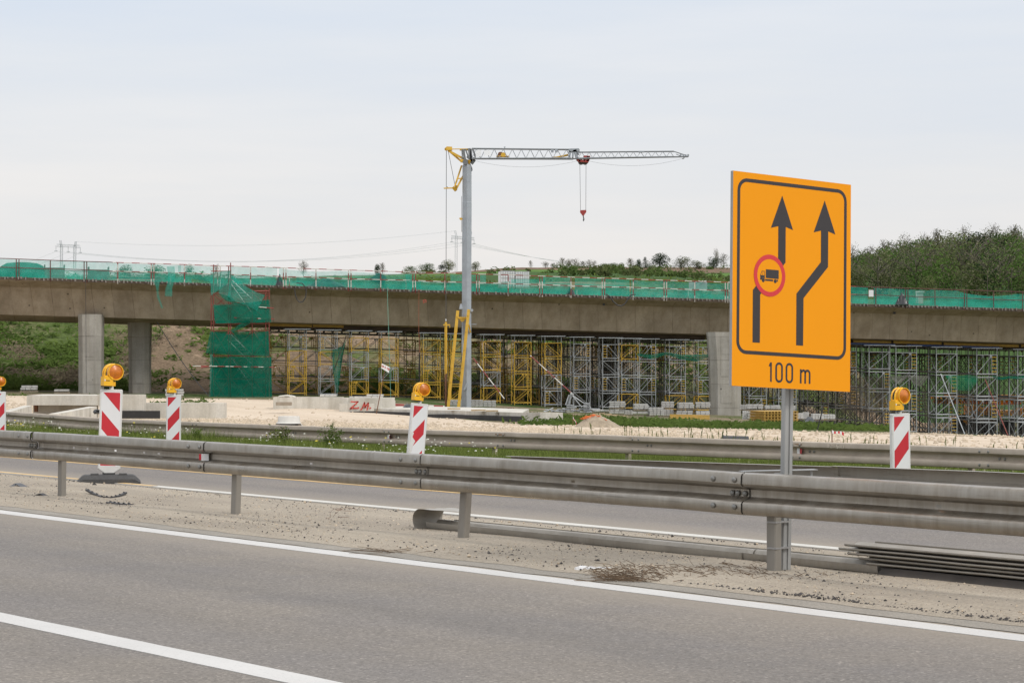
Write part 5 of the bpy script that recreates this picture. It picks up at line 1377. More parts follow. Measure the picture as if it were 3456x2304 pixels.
for a, b, w in (((282, 112), (300, 235), .14), ((330, 103), (345, 215), .16), ((360, 105), (385, 180), .10), ((345, 108), (350, 225), .12), ((300, 110), (330, 190), .08), ((270, 112), (275, 215), .06), ((350, 190), (378, 195), .2), ((378, 198), (352, 232), .12)): bar(mb, kp(*a), kp(*b), w, .45)
mb.tube(kp(298, 215, -.35), kp(298, 215, .35), .16, 10); mb.tube(kp(322, 175, -.3), kp(322, 175, .3), .1, 8)
for a in range(8): pass
mb.line([kp(338, 240), kp(352, 262), kp(355, 285), kp(338, 302)], .03, 5)
part('mast_head', mb, M['crane_lattice'], cr)
mb = MB()   # yellow rear stays
for a, b, w, d in (((140, 103), (188, 105), .2, .5), ((188, 108), (335, 106), .045, .1), ((155, 120), (332, 215), .12, .12), ((170, 130), (262, 208), .10, .12), ((258, 205), (320, 215), .16, .4), ((333, 200), (322, 240), .16, .3), ((330, 238), (222, 440), .10, .12), ((268, 245), (210, 420), .09, .12), ((232, 355), (262, 352), .06, .1), ((118, 435), (215, 432), .06, .15), ((195, 425), (220, 455), .16, .3), ((225, 412), (218, 452), .14, .3), ((252, 112), (330, 112), .1, .3)):
    mb = MB(); bar(mb, kp(a[0], a[1], .3 if w == .10 or w == .09 else -.2), kp(b[0], b[1], .0), w, d); part('rear_stay', mb, M['crane_yellow'], cr)
mb = MB()
mb.tube(kp(138, 108, -.3), kp(138, 108, .3), .1, 8); mb.tube(kp(262, 690, -.1), kp(262, 690, .1), .08, 6); bar(mb, kp(248, 686), kp(272, 690), .06, .1)
part('stay_pulley', mb, M['crane_yellow'], cr)
mb = MB(); a = kp(140, 112); b = P(1505, 1090, ZK - .4); mb.tube(a, b, .016, 4); mb.tube(kp(157, 130), kp(212, 412), .014, 4); mb.tube(kp(150, 430), kp(146, 420), .02, 4)
mb.line(cat_curve(kp(378, 206), kp(1240, 205), .36, 16), .005, 4); mb.line(cat_curve(kp(1330, 207), kp(2110, 188), .34, 16), .005, 4); mb.tube(kp(268, 500), kp(268, 800), .012, 4)
for xa, xb in ((1255, 1261), (1307, 1305)): mb.tube(kp(xa, 225), kp(xb, 620), .011, 4)
part('hoist_cable', mb, M['cable'], cr)
mb = MB()
for a, b, w in (((1232, 190), (1255, 215), .12), ((1245, 208), (1325, 214), .12), ((1322, 172), (1318, 215), .14), ((1338, 178), (1320, 215), .10), ((1285, 175), (1340, 178), .14), ((1290, 180), (1290, 212), .08)): bar(mb, kp(*a), kp(*b), w, .7)
tr = part('trolley', mb, M['crane_red'], cr)
for x in (1265, 1298):
    mb = MB(); mb.tube(kp(x, 216, -.08), kp(x, 216, .08), .17, 12); part('pulley', mb, M['cable'], tr)
mb = MB(); c = kp(1283, 640); poly = [(-.42, .36), (.42, .40), (.44, .1), (.06, -.42), (-.06, -.42), (-.44, .08)]
k_ = K2 * ZK / F / .0069 if False else 1
s_ = (kp(1309, 640).x - kp(1257, 640).x) / .88
mb.sweep([[c + Vector((x * s_, y, z * s_)) for x, z in poly] for y in (-.12, .12)])
hb = part('hook_block', mb, M['crane_red'], cr)
mb = MB(); mb.tube(kp(1284, 664), kp(1285, 682), .035, 6); mb.line([kp(1285, 678), kp(1290, 690), kp(1287, 705), kp(1282, 708)], .035, 6); mb.line([kp(1285, 690), kp(1285, 705)], .03, 6)
part('hook', mb, M['cable'], hb)
# yellow jack pole left of the crane legs
pl = thing('jack_pole', 'slim yellow pole with rusty lower half left of the crane legs', 'pole', P(1505, 1383, ZK - .4))
Z_ = ZK - .4
mb = MB(); mb.tube(P(1503, 1275, Z_), P(1503, 1092, Z_), .045, 8); mb.tube(P(1507, 1260, Z_ - .05), P(1507, 1092, Z_ - .05), .035, 8); bar(mb, P(1496, 1096, Z_), P(1519, 1096, Z_), .07, .12); mb.box(P(1505, 1090, Z_), (.12, .12, .12)); mb.box(P(1518, 1101, Z_), (.04, .06, .16))
part('pole_upper', mb, M['crane_yellow'], pl)
mb = MB(); mb.tube(P(1505, 1390, Z_), P(1504, 1262, Z_), .06, 8)
part('pole_lower', mb, M['rust'], pl)
mb = MB(); mb.tube(P(1505, 1076, Z_), P(1505, 1083, Z_), .03, 6); part('pole_tip', mb, M['ibc'], pl)

# ------------------------------------------------------------------ concrete pieces on the far side of the gravel
def slab(x0, x1, yt, yb, z, depth, extra=.0, z1=None):
    """box with its front face between picture columns x0..x1, rows yt..yb"""
    z1 = z1 or z; a, b = P(x0, yt, z), P(x1, yt, z1); c, d = P(x0, yb, z), P(x1, yb, z1)
    n = Vector((-(b - a).y, (b - a).x, 0)).normalized() * depth
    return [[a, c - Vector((0, 0, extra)), c + n - Vector((0, 0, extra)), a + n], [b, d - Vector((0, 0, extra)), d + n - Vector((0, 0, extra)), b + n]]
cv = thing('culvert', 'white concrete culvert head with slab top and splayed wing walls at the left', 'culvert', P(260, 1395, 92))
mb = MB(); mb.sweep(slab(90, 328, 1334, 1367, 90, 3.0)); mb.sweep(slab(328, 341, 1330, 1369, 90.2, 2.8)); part('slab', mb, M['conc'], cv)
mb = MB(); mb.sweep(slab(112, 326, 1367, 1400, 91.0, .4, .6)); part('head_wall', mb, M['conc'], cv)
for pts in (((20, 1393, 78), (108, 1368, 89)), ((195, 1396, 80), (327, 1371, 90))):
    (xa, ya, za), (xb, yb, zb) = pts; a, b = P(xa, ya, za), P(xb, yb, zb); d = (b - a).normalized(); n = Vector((d.y, -d.x, 0)).normalized() * -.3
    mb = MB(); mb.sweep([[p, p - Vector((0, 0, 1.0)), p + n - Vector((0, 0, 1.0)), p + n] for p in (a, b)]); part('wing_wall', mb, M['conc'], cv)
mb = MB(); mb.box(P(122, 1378, 90.7), (.12, .2, .25)); part('rusty_bar', mb, M['rust'], cv)
wl = thing('retaining_wall', 'low stepped white concrete wall with a black base behind the black-footed panel', 'concrete wall', P(480, 1390, 92))
mb = MB(); mb.sweep(slab(341, 485, 1331, 1380, 91.5, .6, .3)); mb.sweep(slab(485.5, 760, 1359, 1384, 92.3, .5, .3)); part('wall', mb, M['conc'], wl)
mb = MB(); mb.sweep(slab(345, 540, 1385.5, 1394, 91.42, .05, .2)); part('bitumen_strip', mb, M['bitumen'], wl)
mb = MB(); mb.blob(P(327, 1388, 88), (.25, .3, .16), 3, 9, 6, .4); single('tarpaulin', mb, M['tarp'], 'scrap of black sheet at the foot of the culvert, behind the nearest panel', 'tarpaulin', 'black tarpaulins')
zm = thing('graffiti_wall', 'white concrete wall sprayed with the red letters Z.M.', 'concrete wall', P(1130, 1385, 125))
mb = MB(); mb.sweep(slab(922, 1157, 1340, 1372, 126, .8, .6)); mb.sweep(slab(1157, 1330, 1342, 1392, 124.5, .9, .6)); mb.sweep([*slab(1330, 1332, 1352, 1385, 124.5, .8, .6)]); mb.sweep(slab(1145, 1262, 1362, 1385, 123.6, .3, .4)); part('wall', mb, M['conc'], zm)
def zp(x, y): return P(860 + x / 2.6133, 840 + y / 2.6133, 123.55)
gz = []
for stroke in (((845, 1345), (880, 1348), (912, 1345), (880, 1375), (840, 1408)), ((840, 1408), (870, 1402), (902, 1404)), ((932, 1420), (950, 1400), (968, 1352)), ((968, 1352), (970, 1380), (972, 1400)), ((972, 1400), (985, 1375), (1002, 1355)), ((1002, 1355), (1000, 1385), (990, 1418))):
    gz.append([zp(*p) for p in stroke])
mb = MB()
for st in gz:
    for a, b in zip(st, st[1:]):
        d = (b - a).normalized(); n = Vector((-d.z, 0, d.x)) * .034; mb.face([a + n, b + n + d * .02, b - n + d * .02, a - n])
for x, y in ((913, 1400), (1018, 1402)):
    c = zp(x, y); mb.face([c + Vector((.05 * math.cos(k), 0, .05 * math.sin(k))) for k in (0, 1, 2, 3, 4, 5)])
part('lettering', mb, M['graffiti'], zm)
mb = MB(); mb.box(P(958, 1362, 121) , (.8, .3, .17), Matrix.Rotation(.08, 3, 'Z')); mb.box(P(958, 1358, 121.2), (.78, .28, .06), Matrix.Rotation(.1, 3, 'Z')); single('timber_baulk', mb, M['wood_old'], 'short thick timber baulk lying before the left end of the Z.M. wall', 'timber')
ks = thing('kerb_wall', 'long low concrete kerb with black bitumen face under the crane', 'concrete wall', P(1540, 1400, 118))
mb = MB()
top = [(1262, 1378, 124), (1380, 1381, 121), (1500, 1384, 118), (1640, 1388, 114), (1763, 1392, 110)]
def kerb(mb, top, h, off, ext=0.0, dep=.7):
    rings = []
    for x, y, z in top:
        a = P(x, y, z - off); rings.append([a - Vector((0, 0, h[0])), a - Vector((0, 0, h[1] + ext)), a + Vector((.35, dep, -h[1] - ext)), a + Vector((.35, dep, -h[0]))])
    mb.sweep(rings)
kerb(mb, top, (0, .55), 0, .3, 8.0)
part('kerb', mb, M['conc'], ks)
mb = MB(); 
rings = []
for x, yt, yb, z in ((1180, 1388, 1392, 123.5), (1262, 1387, 1397, 123), (1380, 1391, 1402, 120.7), (1440, 1398, 1408, 119), (1500, 1397, 1408, 117.7), (1580, 1400, 1410, 115.6), (1640, 1401, 1417, 113.7), (1700, 1403, 1419, 111.8), (1763, 1405, 1420, 109.7)):
    a, b = P(x, yt + 1.5 * nz(x, 1), z), P(x, yb, z); rings.append([a, b - Vector((0, 0, .3)), b + Vector((0, .12, -.3)), a + Vector((0, .12, 0))])
mb.sweep(rings); part('bitumen_face', mb, M['bitumen'], ks)
mb = MB(); mb.sweep(slab(1764, 1823, 1392, 1419, 109.6, 1.2, .3, 108.3)); part('kerb_block', mb, M['conc'], ks)
for x0, x1, y, z, lb in ((1510, 1552, 1381, 117, 'thin board lying on the kerb between the yellow crane legs'), (1590, 1638, 1386, 114, 'thin board lying on the kerb just right of the crane mast'), (1640, 1680, 1388, 112.5, 'thin board lying on the kerb left of the wider slab end')):
    a, b = P(x0, y, z), P(x1, y, z); mb = MB(); mb.box((a + b) / 2 + Vector((0, .1, .03)), ((b - a).length, .25, .07), Matrix.Rotation(.04, 3, 'Z')); mb.box((a + b) / 2 + Vector((.05, .3, .02)), ((b - a).length * .9, .12, .05)); single('board', mb, M['wood'], lb, 'board', 'boards on the kerb')

# ------------------------------------------------------------------ pallets of concrete blocks
random.seed(5)
def stack_mesh(seed, nx_, ny_, nzl, m):
    rg = random.Random(seed); mb = MB(); bw, bd, bh = 1.0 / nx_, .8 / ny_, .125
    for k in range(nzl):
        for j in range(ny_):
            for i in range(nx_):
                if k == nzl - 1 and rg.random() < .18: continue
                sh = (.5 * bw if k % 2 else 0) * .5
                mb.box((-.5 + (i + .5) * bw + sh * (1 if k % 2 else -1) * .3 + rg.uniform(-.012, .012), -.4 + (j + .5) * bd + rg.uniform(-.015, .015), .12 + bh * (k + .5)), (bw - .03, bd - .03, bh - .022), Matrix.Rotation(rg.uniform(-.03, .03), 3, 'Z'))
    return mesh_of('blocks', mb, m)
pm = MB()
for y in (-.33, 0, .33): pm.box((0, y, .04), (1.05, .09, .07))
for k in range(6): pm.box((-.45 + .18 * k, 0, .095), (.11, .8, .022))
PAL = mesh_of('pallet', pm, M['wood_old'])
BM = {}
def pallet(x0, x1, yt, yb, z, label, white=False, nx_=3):
    a, b = P(x0, yb, z), P(x1, yb, z); w = b.x - a.x; h = P(0, yt, z).z - a.z
    n = max(1, min(7, round((h - .12 * w) / .135 / max(w, .5) * 1.0)))
    key = (n, nx_, white, random.randint(0, 1))
    if key not in BM: BM[key] = stack_mesh(hash(key) % 1000, nx_, 3, n, M['block_white' if white else 'block'])
    t = thing('block_pallet', label, 'pallet of blocks', ((a.x + b.x) / 2, z + .4, a.z), (0, 0, ru(-.12, .12)), 'pallets of concrete blocks')
    o = link('blocks', BM[key], t); hs = (h - .02) / (.12 + .125 * n); o.scale = (w, w, hs)
    o = link('pallet', PAL, t); o.scale = (w, w, hs * .8)
z3 = lambda x, y: (1700 + x / 2.6133, 840 + y / 2.6133)
def pz(X0, Y0, X1, Y1, z, lab, **k):
    a, b = z3(X0, Y0); c, d = z3(X1, Y1); pallet(a, c, b, d, z, lab, **k)
pallet(67, 120, 1299, 1323, 148, 'tall block pallet left of the left pier, above the culvert slab')
pallet(181, 229, 1312, 1327, 148, 'low block pallet beside the left pier, above the culvert slab')
pallet(556, 615, 1311, 1343, 140, 'block pallet behind the small amber lamp left of the stair tower')
pallet(1080, 1132, 1329, 1345, 140, 'low block pallet behind the wall just left of the Z.M. letters', white=True)
pallet(1178, 1240, 1336, 1348, 138, 'flat spread of blocks right behind the Z.M. letters', white=True, nx_=4)
pallet(1235, 1292, 1329, 1350, 137, 'block pallet behind the right end of the Z.M. wall', white=True)
pallet(1514, 1560, 1348, 1378, 143, 'block pallet seen between the yellow crane legs')
pallet(1590, 1629, 1348, 1377, 143, 'block pallet touching the right side of the crane mast')
pallet(1630, 1672, 1350, 1378, 144, 'second block pallet right of the crane mast')
pz(935, 1410, 1065, 1468, 147, 'lower pallet of the double block stack right of the grey steel parts')
pz(935, 1340, 1075, 1410, 147.2, 'upper pallet of the double block stack right of the grey steel parts')
pz(780, 1414, 932, 1448, 148, 'low wide row of blocks next to the grey steel parts', white=True, nx_=4)
pz(1066, 1418, 1140, 1466, 149, 'half hidden block pallet in the gap between the two left double stacks')
pz(1130, 1428, 1285, 1477, 146, 'lower pallet of the double stack whose top layer steps up to a point')
pz(1145, 1362, 1275, 1426, 146.2, 'upper stepped pallet in the second double stack from the steel parts')
pz(1282, 1394, 1410, 1482, 145.5, 'single tall block pallet, sagging, between the double stacks', nx_=4)
pz(1408, 1410, 1500, 1478, 147.5, 'lower pallet of the third double stack from the steel parts')
pz(1392, 1342, 1502, 1410, 147.7, 'upper pallet of the third double stack, one block standing proud on top')
pz(1525, 1422, 1670, 1478, 147, 'lower pallet of the double stack behind the long timber beams')
pz(1537, 1350, 1675, 1418, 147.2, 'upper pallet of the double stack behind the long timber beams')
pz(1697, 1425, 1820, 1484, 147, 'lower pallet of the double stack touching the pier', white=True)
pz(1695, 1347, 1825, 1414, 147.2, 'upper pallet of the double stack touching the pier')
z6 = lambda x, y: (2440 + x / 5.113, 1360 + y / 5.113)
def p6(X0, Y0, X1, Y1, z, lab, **k):
    a, b = z6(X0, Y0); c, d = z6(X1, Y1); pallet(a, c, b, d, z, lab, **k)
p6(345, 130, 440, 300, 146, 'lower block pallet right against the right side of the pier', white=True)
p6(300, 20, 412, 125, 148, 'shaded upper block pallet just beside the right side of the pier')
p6(415, 12, 690, 135, 147, 'upper block pallet left of the yellow formwork beams')
p6(440, 140, 640, 290, 145.5, 'lower block pallet left of the yellow formwork beams')
p6(722, 30, 1000, 128, 147, 'block pallet behind the yellow formwork beams, left of the sign post')
p6(1040, 34, 1255, 150, 147, 'block pallet behind the yellow formwork beams, right of the sign post')
p6(1250, 165, 1390, 285, 145, 'toppled block heap just right of the yellow formwork beams', white=True)
p6(1390, 150, 1500, 290, 147, 'block heap behind the small black tarpaulin right of the sign post', white=True)
p6(1540, 178, 1740, 300, 146, 'low block row right of the small black tarpaulin', white=True, nx_=4)
p6(1745, 188, 1940, 300, 147, 'low block row under the brown netted tower', white=True, nx_=4)
def beams_stack(X0, Y0, X1, Y1, z, n, rows, label):
    a, b = z6(X0, Y1); c, d = z6(X1, Y0); pa, pb = P(a, b, z), P(c, d, z); w = pb.x - pa.x; h = pb.z - pa.z; rh = h / rows
    t = thing('formwork_beam_stack', label, 'beam stack', ((pa.x + pb.x) / 2, z, pa.z), (0, 0, 0.25))
    for r in range(rows):
        mb = MB()
        for k in range(n):
            x = -w / 2 + w * (k + .5) / n; zz = rh * r; bw = w / n
            for dz in (.12, .78): mb.box((x, .6, zz + rh * (dz + .05)), (bw * .94, 2.4, rh * .16))
            mb.box((x, .6, zz + rh * .5), (bw * .3, 2.38, rh * .6))
        part('beam_layer', mb, M['wood_yellow'], t, world=False)
beams_stack(618, 132, 1262, 325, 140, 11, 4, 'layered stack of yellow timber formwork beams behind the sign post')
mb = MB(); 
for k in range(3):
    a, b = z3(1465, 1462 + 14 * k); c, d = z3(1815, 1482 + 14 * k); A, B = P(a, b, 139 - k * .5), P(c, d, 139 - k * .5); mb.box((A + B) / 2, ((B - A).length, .24, .16), Matrix.Rotation(.0, 3, 'Z') @ Matrix.Rotation(.02, 3, 'Y'))
a, b = z3(1340, 1500); c, d = z3(1600, 1528); A, B = P(a, b, 134), P(c, d, 133); mb.box((A + B) / 2, ((B - A).length, .3, .12), Matrix.Rotation(.05, 3, 'Y'))
single('timber_beams', mb, M['wood_yellow'], 'long yellowish timber beams on the ground left of the pier', 'timber beams')
mb = MB()
def g3(x, y, z): return P(*z3(x, y), z)
for k in range(30):
    x = ru(345, 760); y = ru(1405, 1440); mb.tube(g3(x, y, 141 + ru(0, 2)), g3(x + ru(20, 90), y + ru(-14, 14), 142), .035, 4)
for x0 in (570, 600, 720, 745):
    for k in range(5): mb.box(g3(x0, 1378 + 14 * k, 142 + (x0 % 3) * .2), (.22, .5, .05))
for a, b in (((600, 1280), (575, 1370)), ((575, 1285), (545, 1375)), ((600, 1290), (770, 1400)), ((610, 1300), (700, 1410))):
    for k in range(2): mb.tube(g3(*a, 142 + k * .4), g3(*b, 142 + k * .4), .03, 4)
for k in range(9): mb.tube(g3(lerp(600, 575, k / 8), lerp(1285, 1372, k / 8), 142), g3(lerp(575, 545, ((k + 1) % 9) / 8), lerp(1290, 1378, k / 8), 142.4), .018, 4)
mb.box(g3(735, 1362, 142), (.3, .4, .06)); mb.box(g3(600, 1278, 142), (.15, .2, .1))
single('steel_parts', mb, M['scaf_grey'], 'heap of grey galvanised scaffold parts left of the block pallets', 'scaffold parts')
mb = MB()
for k in range(5): mb.box(g3(770 + 60 * k, 1458 + 3 * k, 140 - k * .2), (1.6, .25, .05), Matrix.Rotation(.04 * (k - 2), 3, 'Y'))
single('board', mb, M['wood'], 'long pale boards lying in front of the low wide row of blocks', 'boards')
mb = MB()
for k in range(14): mb.box(g3(-80 + 12 * k, 1415 + 8 * math.sin(k), 139 + (k % 3) * .3), (.3, .25, .12), Matrix.Rotation(k, 3, 'Z'))
single('scrap_heap', mb, M['rust'], 'small heap of rusty scrap behind the kerb right of the crane', 'scrap')
# black sheets and banded planks near the crane
def sheet(label, x0, x1, yt, yb, z, seed):
    a, b = P(x0, yb, z), P(x1, yb, z); w = b.x - a.x; h = P(0, yt, z).z - a.z; mb = MB(); nx_, ny_ = 16, 8
    for i in range(nx_ + 1):
        for j in range(ny_ + 1):
            p, q = i / nx_ * 2 - 1, j / ny_ * 2 - 1; e = max(0, 1 - abs(p + .25 * nz(seed, q)) ** 1.5) * max(0, 1 - q * q)
            mb.v.append(Vector(((a.x + b.x) / 2 + p * w / 2, z + q * .6, a.z - .04 + h * e * (.7 + .8 * abs(nz(p * 3.5 + seed, q * 3))))))
    for i in range(nx_):
        for j in range(ny_):
            k = i * (ny_ + 1) + j; mb.f.append((k, k + ny_ + 1, k + ny_ + 2, k + 1)); mb.m.append(0)
    single('tarpaulin', mb, M['tarp'], label, 'tarpaulin', 'black tarpaulins', 'all')
sheet('black tarpaulin heap behind the kerb, left of the leaning striped panel', 1352, 1402, 1357, 1381, 126, 2)
sheet('small black tarpaulin with stones on it right of the sign post', 2712, 2752, 1401, 1421, 141, 5)
mb = MB()
for k, (x0, x1, y) in enumerate(((1332, 1364, 1365), (1335, 1362, 1371), (1448, 1500, 1370), (1445, 1495, 1374), (1338, 1366, 1377))):
    a, b = P(x0, y, 130 - .2 * k), P(x1, y + 2, 130 - .2 * k); mb.tube(a, b, .06, 5)
single('banded_poles', mb, M['rail_red'], 'red and white banded poles lying behind the kerb left of the crane', 'poles')
mb = MB()
for k in range(3): mb.blob(P(958 + 12 * k, 1337.5 - 1.5 * (k % 2), 126.3), (.55, .5, .15), 30 + k, 7, 4, .2)
single('rubble_slab', mb, M['conc'], 'broken pale concrete lumps on top of the Z.M. wall, near the stair tower', 'rubble')

# small km sign on a thin leaning rod
kmz = 112
km = thing('distance_board', 'small tilted white board with red KM lettering on a thin leaning rod', 'site sign', P(1270, 1395, kmz))
def kq(x, y, d=0): return P(860 + x / 2.6133, 840 + y / 2.6133, kmz + d)
mb = MB(); mb.tube(kq(1072, 1452), kq(1110, 1260), .022, 5); mb.tube(kq(1110, 1260), kq(1150, 1050), .016, 5); part('rod', mb, M['rust'], km)
A, B, Cc, D = kq(1120, 1008, -.05), kq(1190, 1042, -.05), kq(1182, 1092, -.05), kq(1115, 1050, -.05)
mb = MB(); dy = Vector((0, .03, 0)); mb.face([D, Cc, B, A]); mb.face([A + dy, B + dy, Cc + dy, D + dy])
for p, q in ((A, B), (B, Cc), (Cc, D), (D, A)): mb.face([p, q, q + dy, p + dy])
bd = part('board', mb, M['ibc'], km)
SEG = {'1': (((.5, 0), (.5, 1)),), '2': (((0, 0), (1, 0)), ((1, 0), (1, .5)), ((1, .5), (0, 1)), ((0, 1), (1, 1))), '7': (((0, 0), (1, 0)), ((1, 0), (.4, 1))), '.': (((.4, .9), (.4, 1)),), 'K': (((0, 0), (0, 1)), ((0, .5), (1, 0)), ((0, .5), (1, 1))), 'M': (((0, 1), (0, 0)), ((0, 0), (.5, .6)), ((.5, .6), (1, 0)), ((1, 0), (1, 1))), '0': (((0, 0), (1, 0)), ((1, 0), (1, 1)), ((1, 1), (0, 1)), ((0, 1), (0, 0))), '+': (((0, .5), (1, .5)), ((.5, .1), (.5, .9))), '4': (((.7, 0), (0, .6)), ((0, .6), (1, .6)), ((.7, .2), (.7, 1))), '5': (((1, 0), (0, 0)), ((0, 0), (0, .5)), ((0, .5), (1, .5)), ((1, .5), (1, 1)), ((1, 1), (0, 1)))}
def segs(mb, text, x0, y0, cw, ch, gap, at, th):
    x = x0
    for chh in text:
        for (ax, ay), (bx, by) in SEG.get(chh, ()):
            a, b = at(x + ax * cw, y0 + ay * ch), at(x + bx * cw, y0 + by * ch); d = (b - a).normalized(); n = d.cross(Vector((0, 1, 0))).normalized() * th; mb.face([a + n - d * th * .5, b + n + d * th * .5, b - n + d * th * .5, a - n - d * th * .5])
        x += cw + gap
def kb(u, v): return A + (B - A) * u + (D - A) * v + Vector((0, -.004, 0))
mb = MB(); segs(mb, 'KM 0 +50', .06, .3, .085, .38, .035, kb, .009); part('lettering', mb, M['graffiti'], bd)
ua_, ub_ = u_at(2792, VF - .09), u_at(2849, VF - .09)
mb = MB(); segs(mb, '1275.4', 0, 0, .10, 1, .08, lambda s, q: R(lerp(ua_, ub_, s), VF - .0905, zF(ua_) + .128 - .05 * q), .006)
part('chalk_number', mb, mat('chalk', (.55, .48, .40), .9), gf)
# inlet pipe wrapped in fabric
ip = thing('drain_shaft', 'black drain shaft hooded with a torn pale fabric on the gravel', 'drain shaft', P(975, 1436, 68))
mb = MB(); c = P(975, 1404, 68); r0 = .30; prof = [(r0 * .95, 0), (r0 * 1.02, -.02), (r0 * 1.04, -.14), (r0 * 1.25, -.25), (r0 * 1.32, -.27)]; rings = []
for i in range(25):
    q = 2 * math.pi * i / 24; dip = .0 if math.sin(q) > -.3 else .07
    rings.append([c + Vector((math.cos(q) * r * (1 + .05 * nz(i * 1.3, k)), math.sin(q) * r, z + (dip if k > 2 else 0) + .03 * nz(i, k))) for k, (r, z) in enumerate(prof)])
mb.sweep(rings, closed=False, cap=False); mb.face([c + Vector((math.cos(k * .524) * r0 * .97, math.sin(k * .524) * r0 * .97, .0)) for k in range(12)])
part('fabric_hood', mb, M['fabric'], ip, smooth='all')
mb = MB(); mb.tube(c - Vector((0, 0, .03)), c - Vector((0, 0, .6)), r0 * .9, 20); part('pipe', mb, M['black_plastic'], ip, smooth=True)
mb = MB(); c = P(2480, 1478, 62); mb.tube(c + Vector((-.32, 0, -.03)), c + Vector((.35, .15, -.05)), .10, 14); mb.tube(c + Vector((-.33, 0, -.03)), c + Vector((-.28, 0, -.03)), .115, 14); single('pipe_piece', mb, M['black_plastic'], 'short piece of black pipe lying in weeds on the gravel left of the sign post', 'pipe')
# gravel heap with orange mesh, tape pegs
mb = MB(); c = P(2010, 1436, 96); rg = random.Random(4)
nx_, ny_ = 26, 12
for i in range(nx_ + 1):
    for j in range(ny_ + 1):
        p, q = i / nx_ * 2 - 1, j / ny_ * 2 - 1; e = max(0, 1 - abs(p) ** 1.4) * max(0, 1 - q * q)
        mb.v.append(c + Vector((p * 1.05 + .12, q * .9, -.12 + .55 * e * (1 - .25 * p) + .035 * nz(p * 9, q * 9))))
for i in range(nx_):
    for j in range(ny_):
        k = i * (ny_ + 1) + j; mb.f.append((k, k + ny_ + 1, k + ny_ + 2, k + 1)); mb.m.append(0)
hp = single('gravel_heap', mb, mat('heap_soil', (0.30, 0.24, 0.17), .95, var=.35, scale=6, bmp=.6, bscale=14), 'small heap of earth and stones with orange mesh on top, beside the gravel road', 'gravel heap', None, 'all')
mb = MB()
for k in range(60):
    a = c + Vector((ru(-.55, .35), ru(-.4, .3), .0)); a.z = c.z + .40 - .5 * abs(a.x - c.x + .05) * .6 + ru(-.02, .05); mb.tube(a, a + Vector((ru(-.2, .2), ru(-.1, .1), ru(-.05, .05))), .012, 4)
single('orange_mesh', mb, M['tape_orange'], 'torn orange plastic mesh lying over the earth heap', 'plastic mesh')
def peg(label, x, yt, yb, z, fx_):
    t = thing('survey_peg', label, 'survey peg', P(x, yb, z), (0, 0, 0), 'taped survey pegs')
    mb = MB(); mb.tube(P(x, yb + 4, z), P(x, yt, z), .014, 5); part('peg', mb, M['rust'], t)
    mb = MB()
    for s in (0, 1):
        for k in range(6):
            a = k / 6; b = (k + 1) / 6; f = lambda q: P(x + fx_[0] * q, yt + 2 + fx_[1] * q + 3 * math.sin(q * 6 + s) + s * 2, z - .02 - .05 * s)
            mb.face([f(a), f(b), f(b) - Vector((0, 0, .045)), f(a) - Vector((0, 0, .045))], mi=k % 2)
    part('tape', mb, [M['stripe_white'], M['stripe_red']], t)
peg('survey peg with red and white tape streaming right, below the sign', 2808, 1448, 1494, 56, (40, 10))
peg('survey peg with a knot of red and white tape left of the earth heap', 1934, 1402, 1428, 96, (12, 24))
# leaning dark rod right of the sign post
mb = MB(); mb.tube(P(2758, 1453, 90), P(2780, 1365, 90), .022, 5); mb.tube(P(2780, 1365, 90), P(2781, 1361, 90), .03, 5); single('steel_rod', mb, M['lamp_dark'], 'thin dark leaning rod stuck in the grass right of the sign post', 'rod')

# ------------------------------------------------------------------ orange mobile crane behind the shoring
oz = 190
q0 = P(3300, 1440, oz); oc = thing('mobile_crane', 'orange mobile crane half hidden behind the grey shoring at the right', 'mobile crane', (q0.x, oz, H(q0.x, oz)))
def op(x, y, d=0): return P(x, y, oz + d)
def obox(mb, x0, x1, y0, y1, d0, d1): 
    a, b = op(x0, y0, 0), op(x1, y1, 0); mb.box(((a.x + b.x) / 2, oz + (d0 + d1) / 2, (a.z + b.z) / 2), (b.x - a.x, d1 - d0, a.z - b.z))
mb = MB(); obox(mb, 3190, 3560, 1332, 1347, -.5, .5); obox(mb, 3140, 3200, 1337, 1345, -.35, .35); part('boom', mb, M['orange'], oc)
mb = MB(); mb.tube(op(3150, 1355), op(3445, 1358), .17, 10); part('boom_ram', mb, M['orange'], oc)
mb = MB(); obox(mb, 3280, 3440, 1384, 1400, -1.3, 1.3); obox(mb, 3262, 3300, 1368, 1412, -1.2, 1.2); obox(mb, 3300, 3352, 1372, 1390, -1.0, 1.0); obox(mb, 3440, 3600, 1375, 1402, -1.2, 1.2); part('chassis', mb, M['orange'], oc)
mb = MB(); a = op(3225, 1412); mb.prism([(op(3208, 0).x, op(0, 1430).z), (op(3262, 0).x, op(0, 1430).z), (op(3262, 0).x, op(0, 1400).z), (op(3240, 0).x, op(0, 1398).z), (op(3210, 0).x, op(0, 1408).z)], oz - 1.2, oz + 1.2, Matrix(((1, 0, 0, 0), (0, 0, 1, 0), (0, 1, 0, 0), (0, 0, 0, 1)))); cab = part('cab', mb, M['orange'], oc)
mb = MB(); obox(mb, 3222, 3255, 1402, 1412, -1.24, -1.2); part('window', mb, M['glass'], cab)
g_ = H(q0.x, oz)
for x in (3235, 3290, 3335, 3400, 3460):
    p = op(x, 1420, -1.1); mb = MB(); mb.tube((p.x, p.y - .2, g_ + .62), (p.x, p.y + .2, g_ + .62), .62, 16); part('wheel', mb, M['tyre'], oc)
mb = MB(); obox(mb, 3205, 3470, 1414, 1424, -.9, .9); part('underframe', mb, M['tyre'], oc)
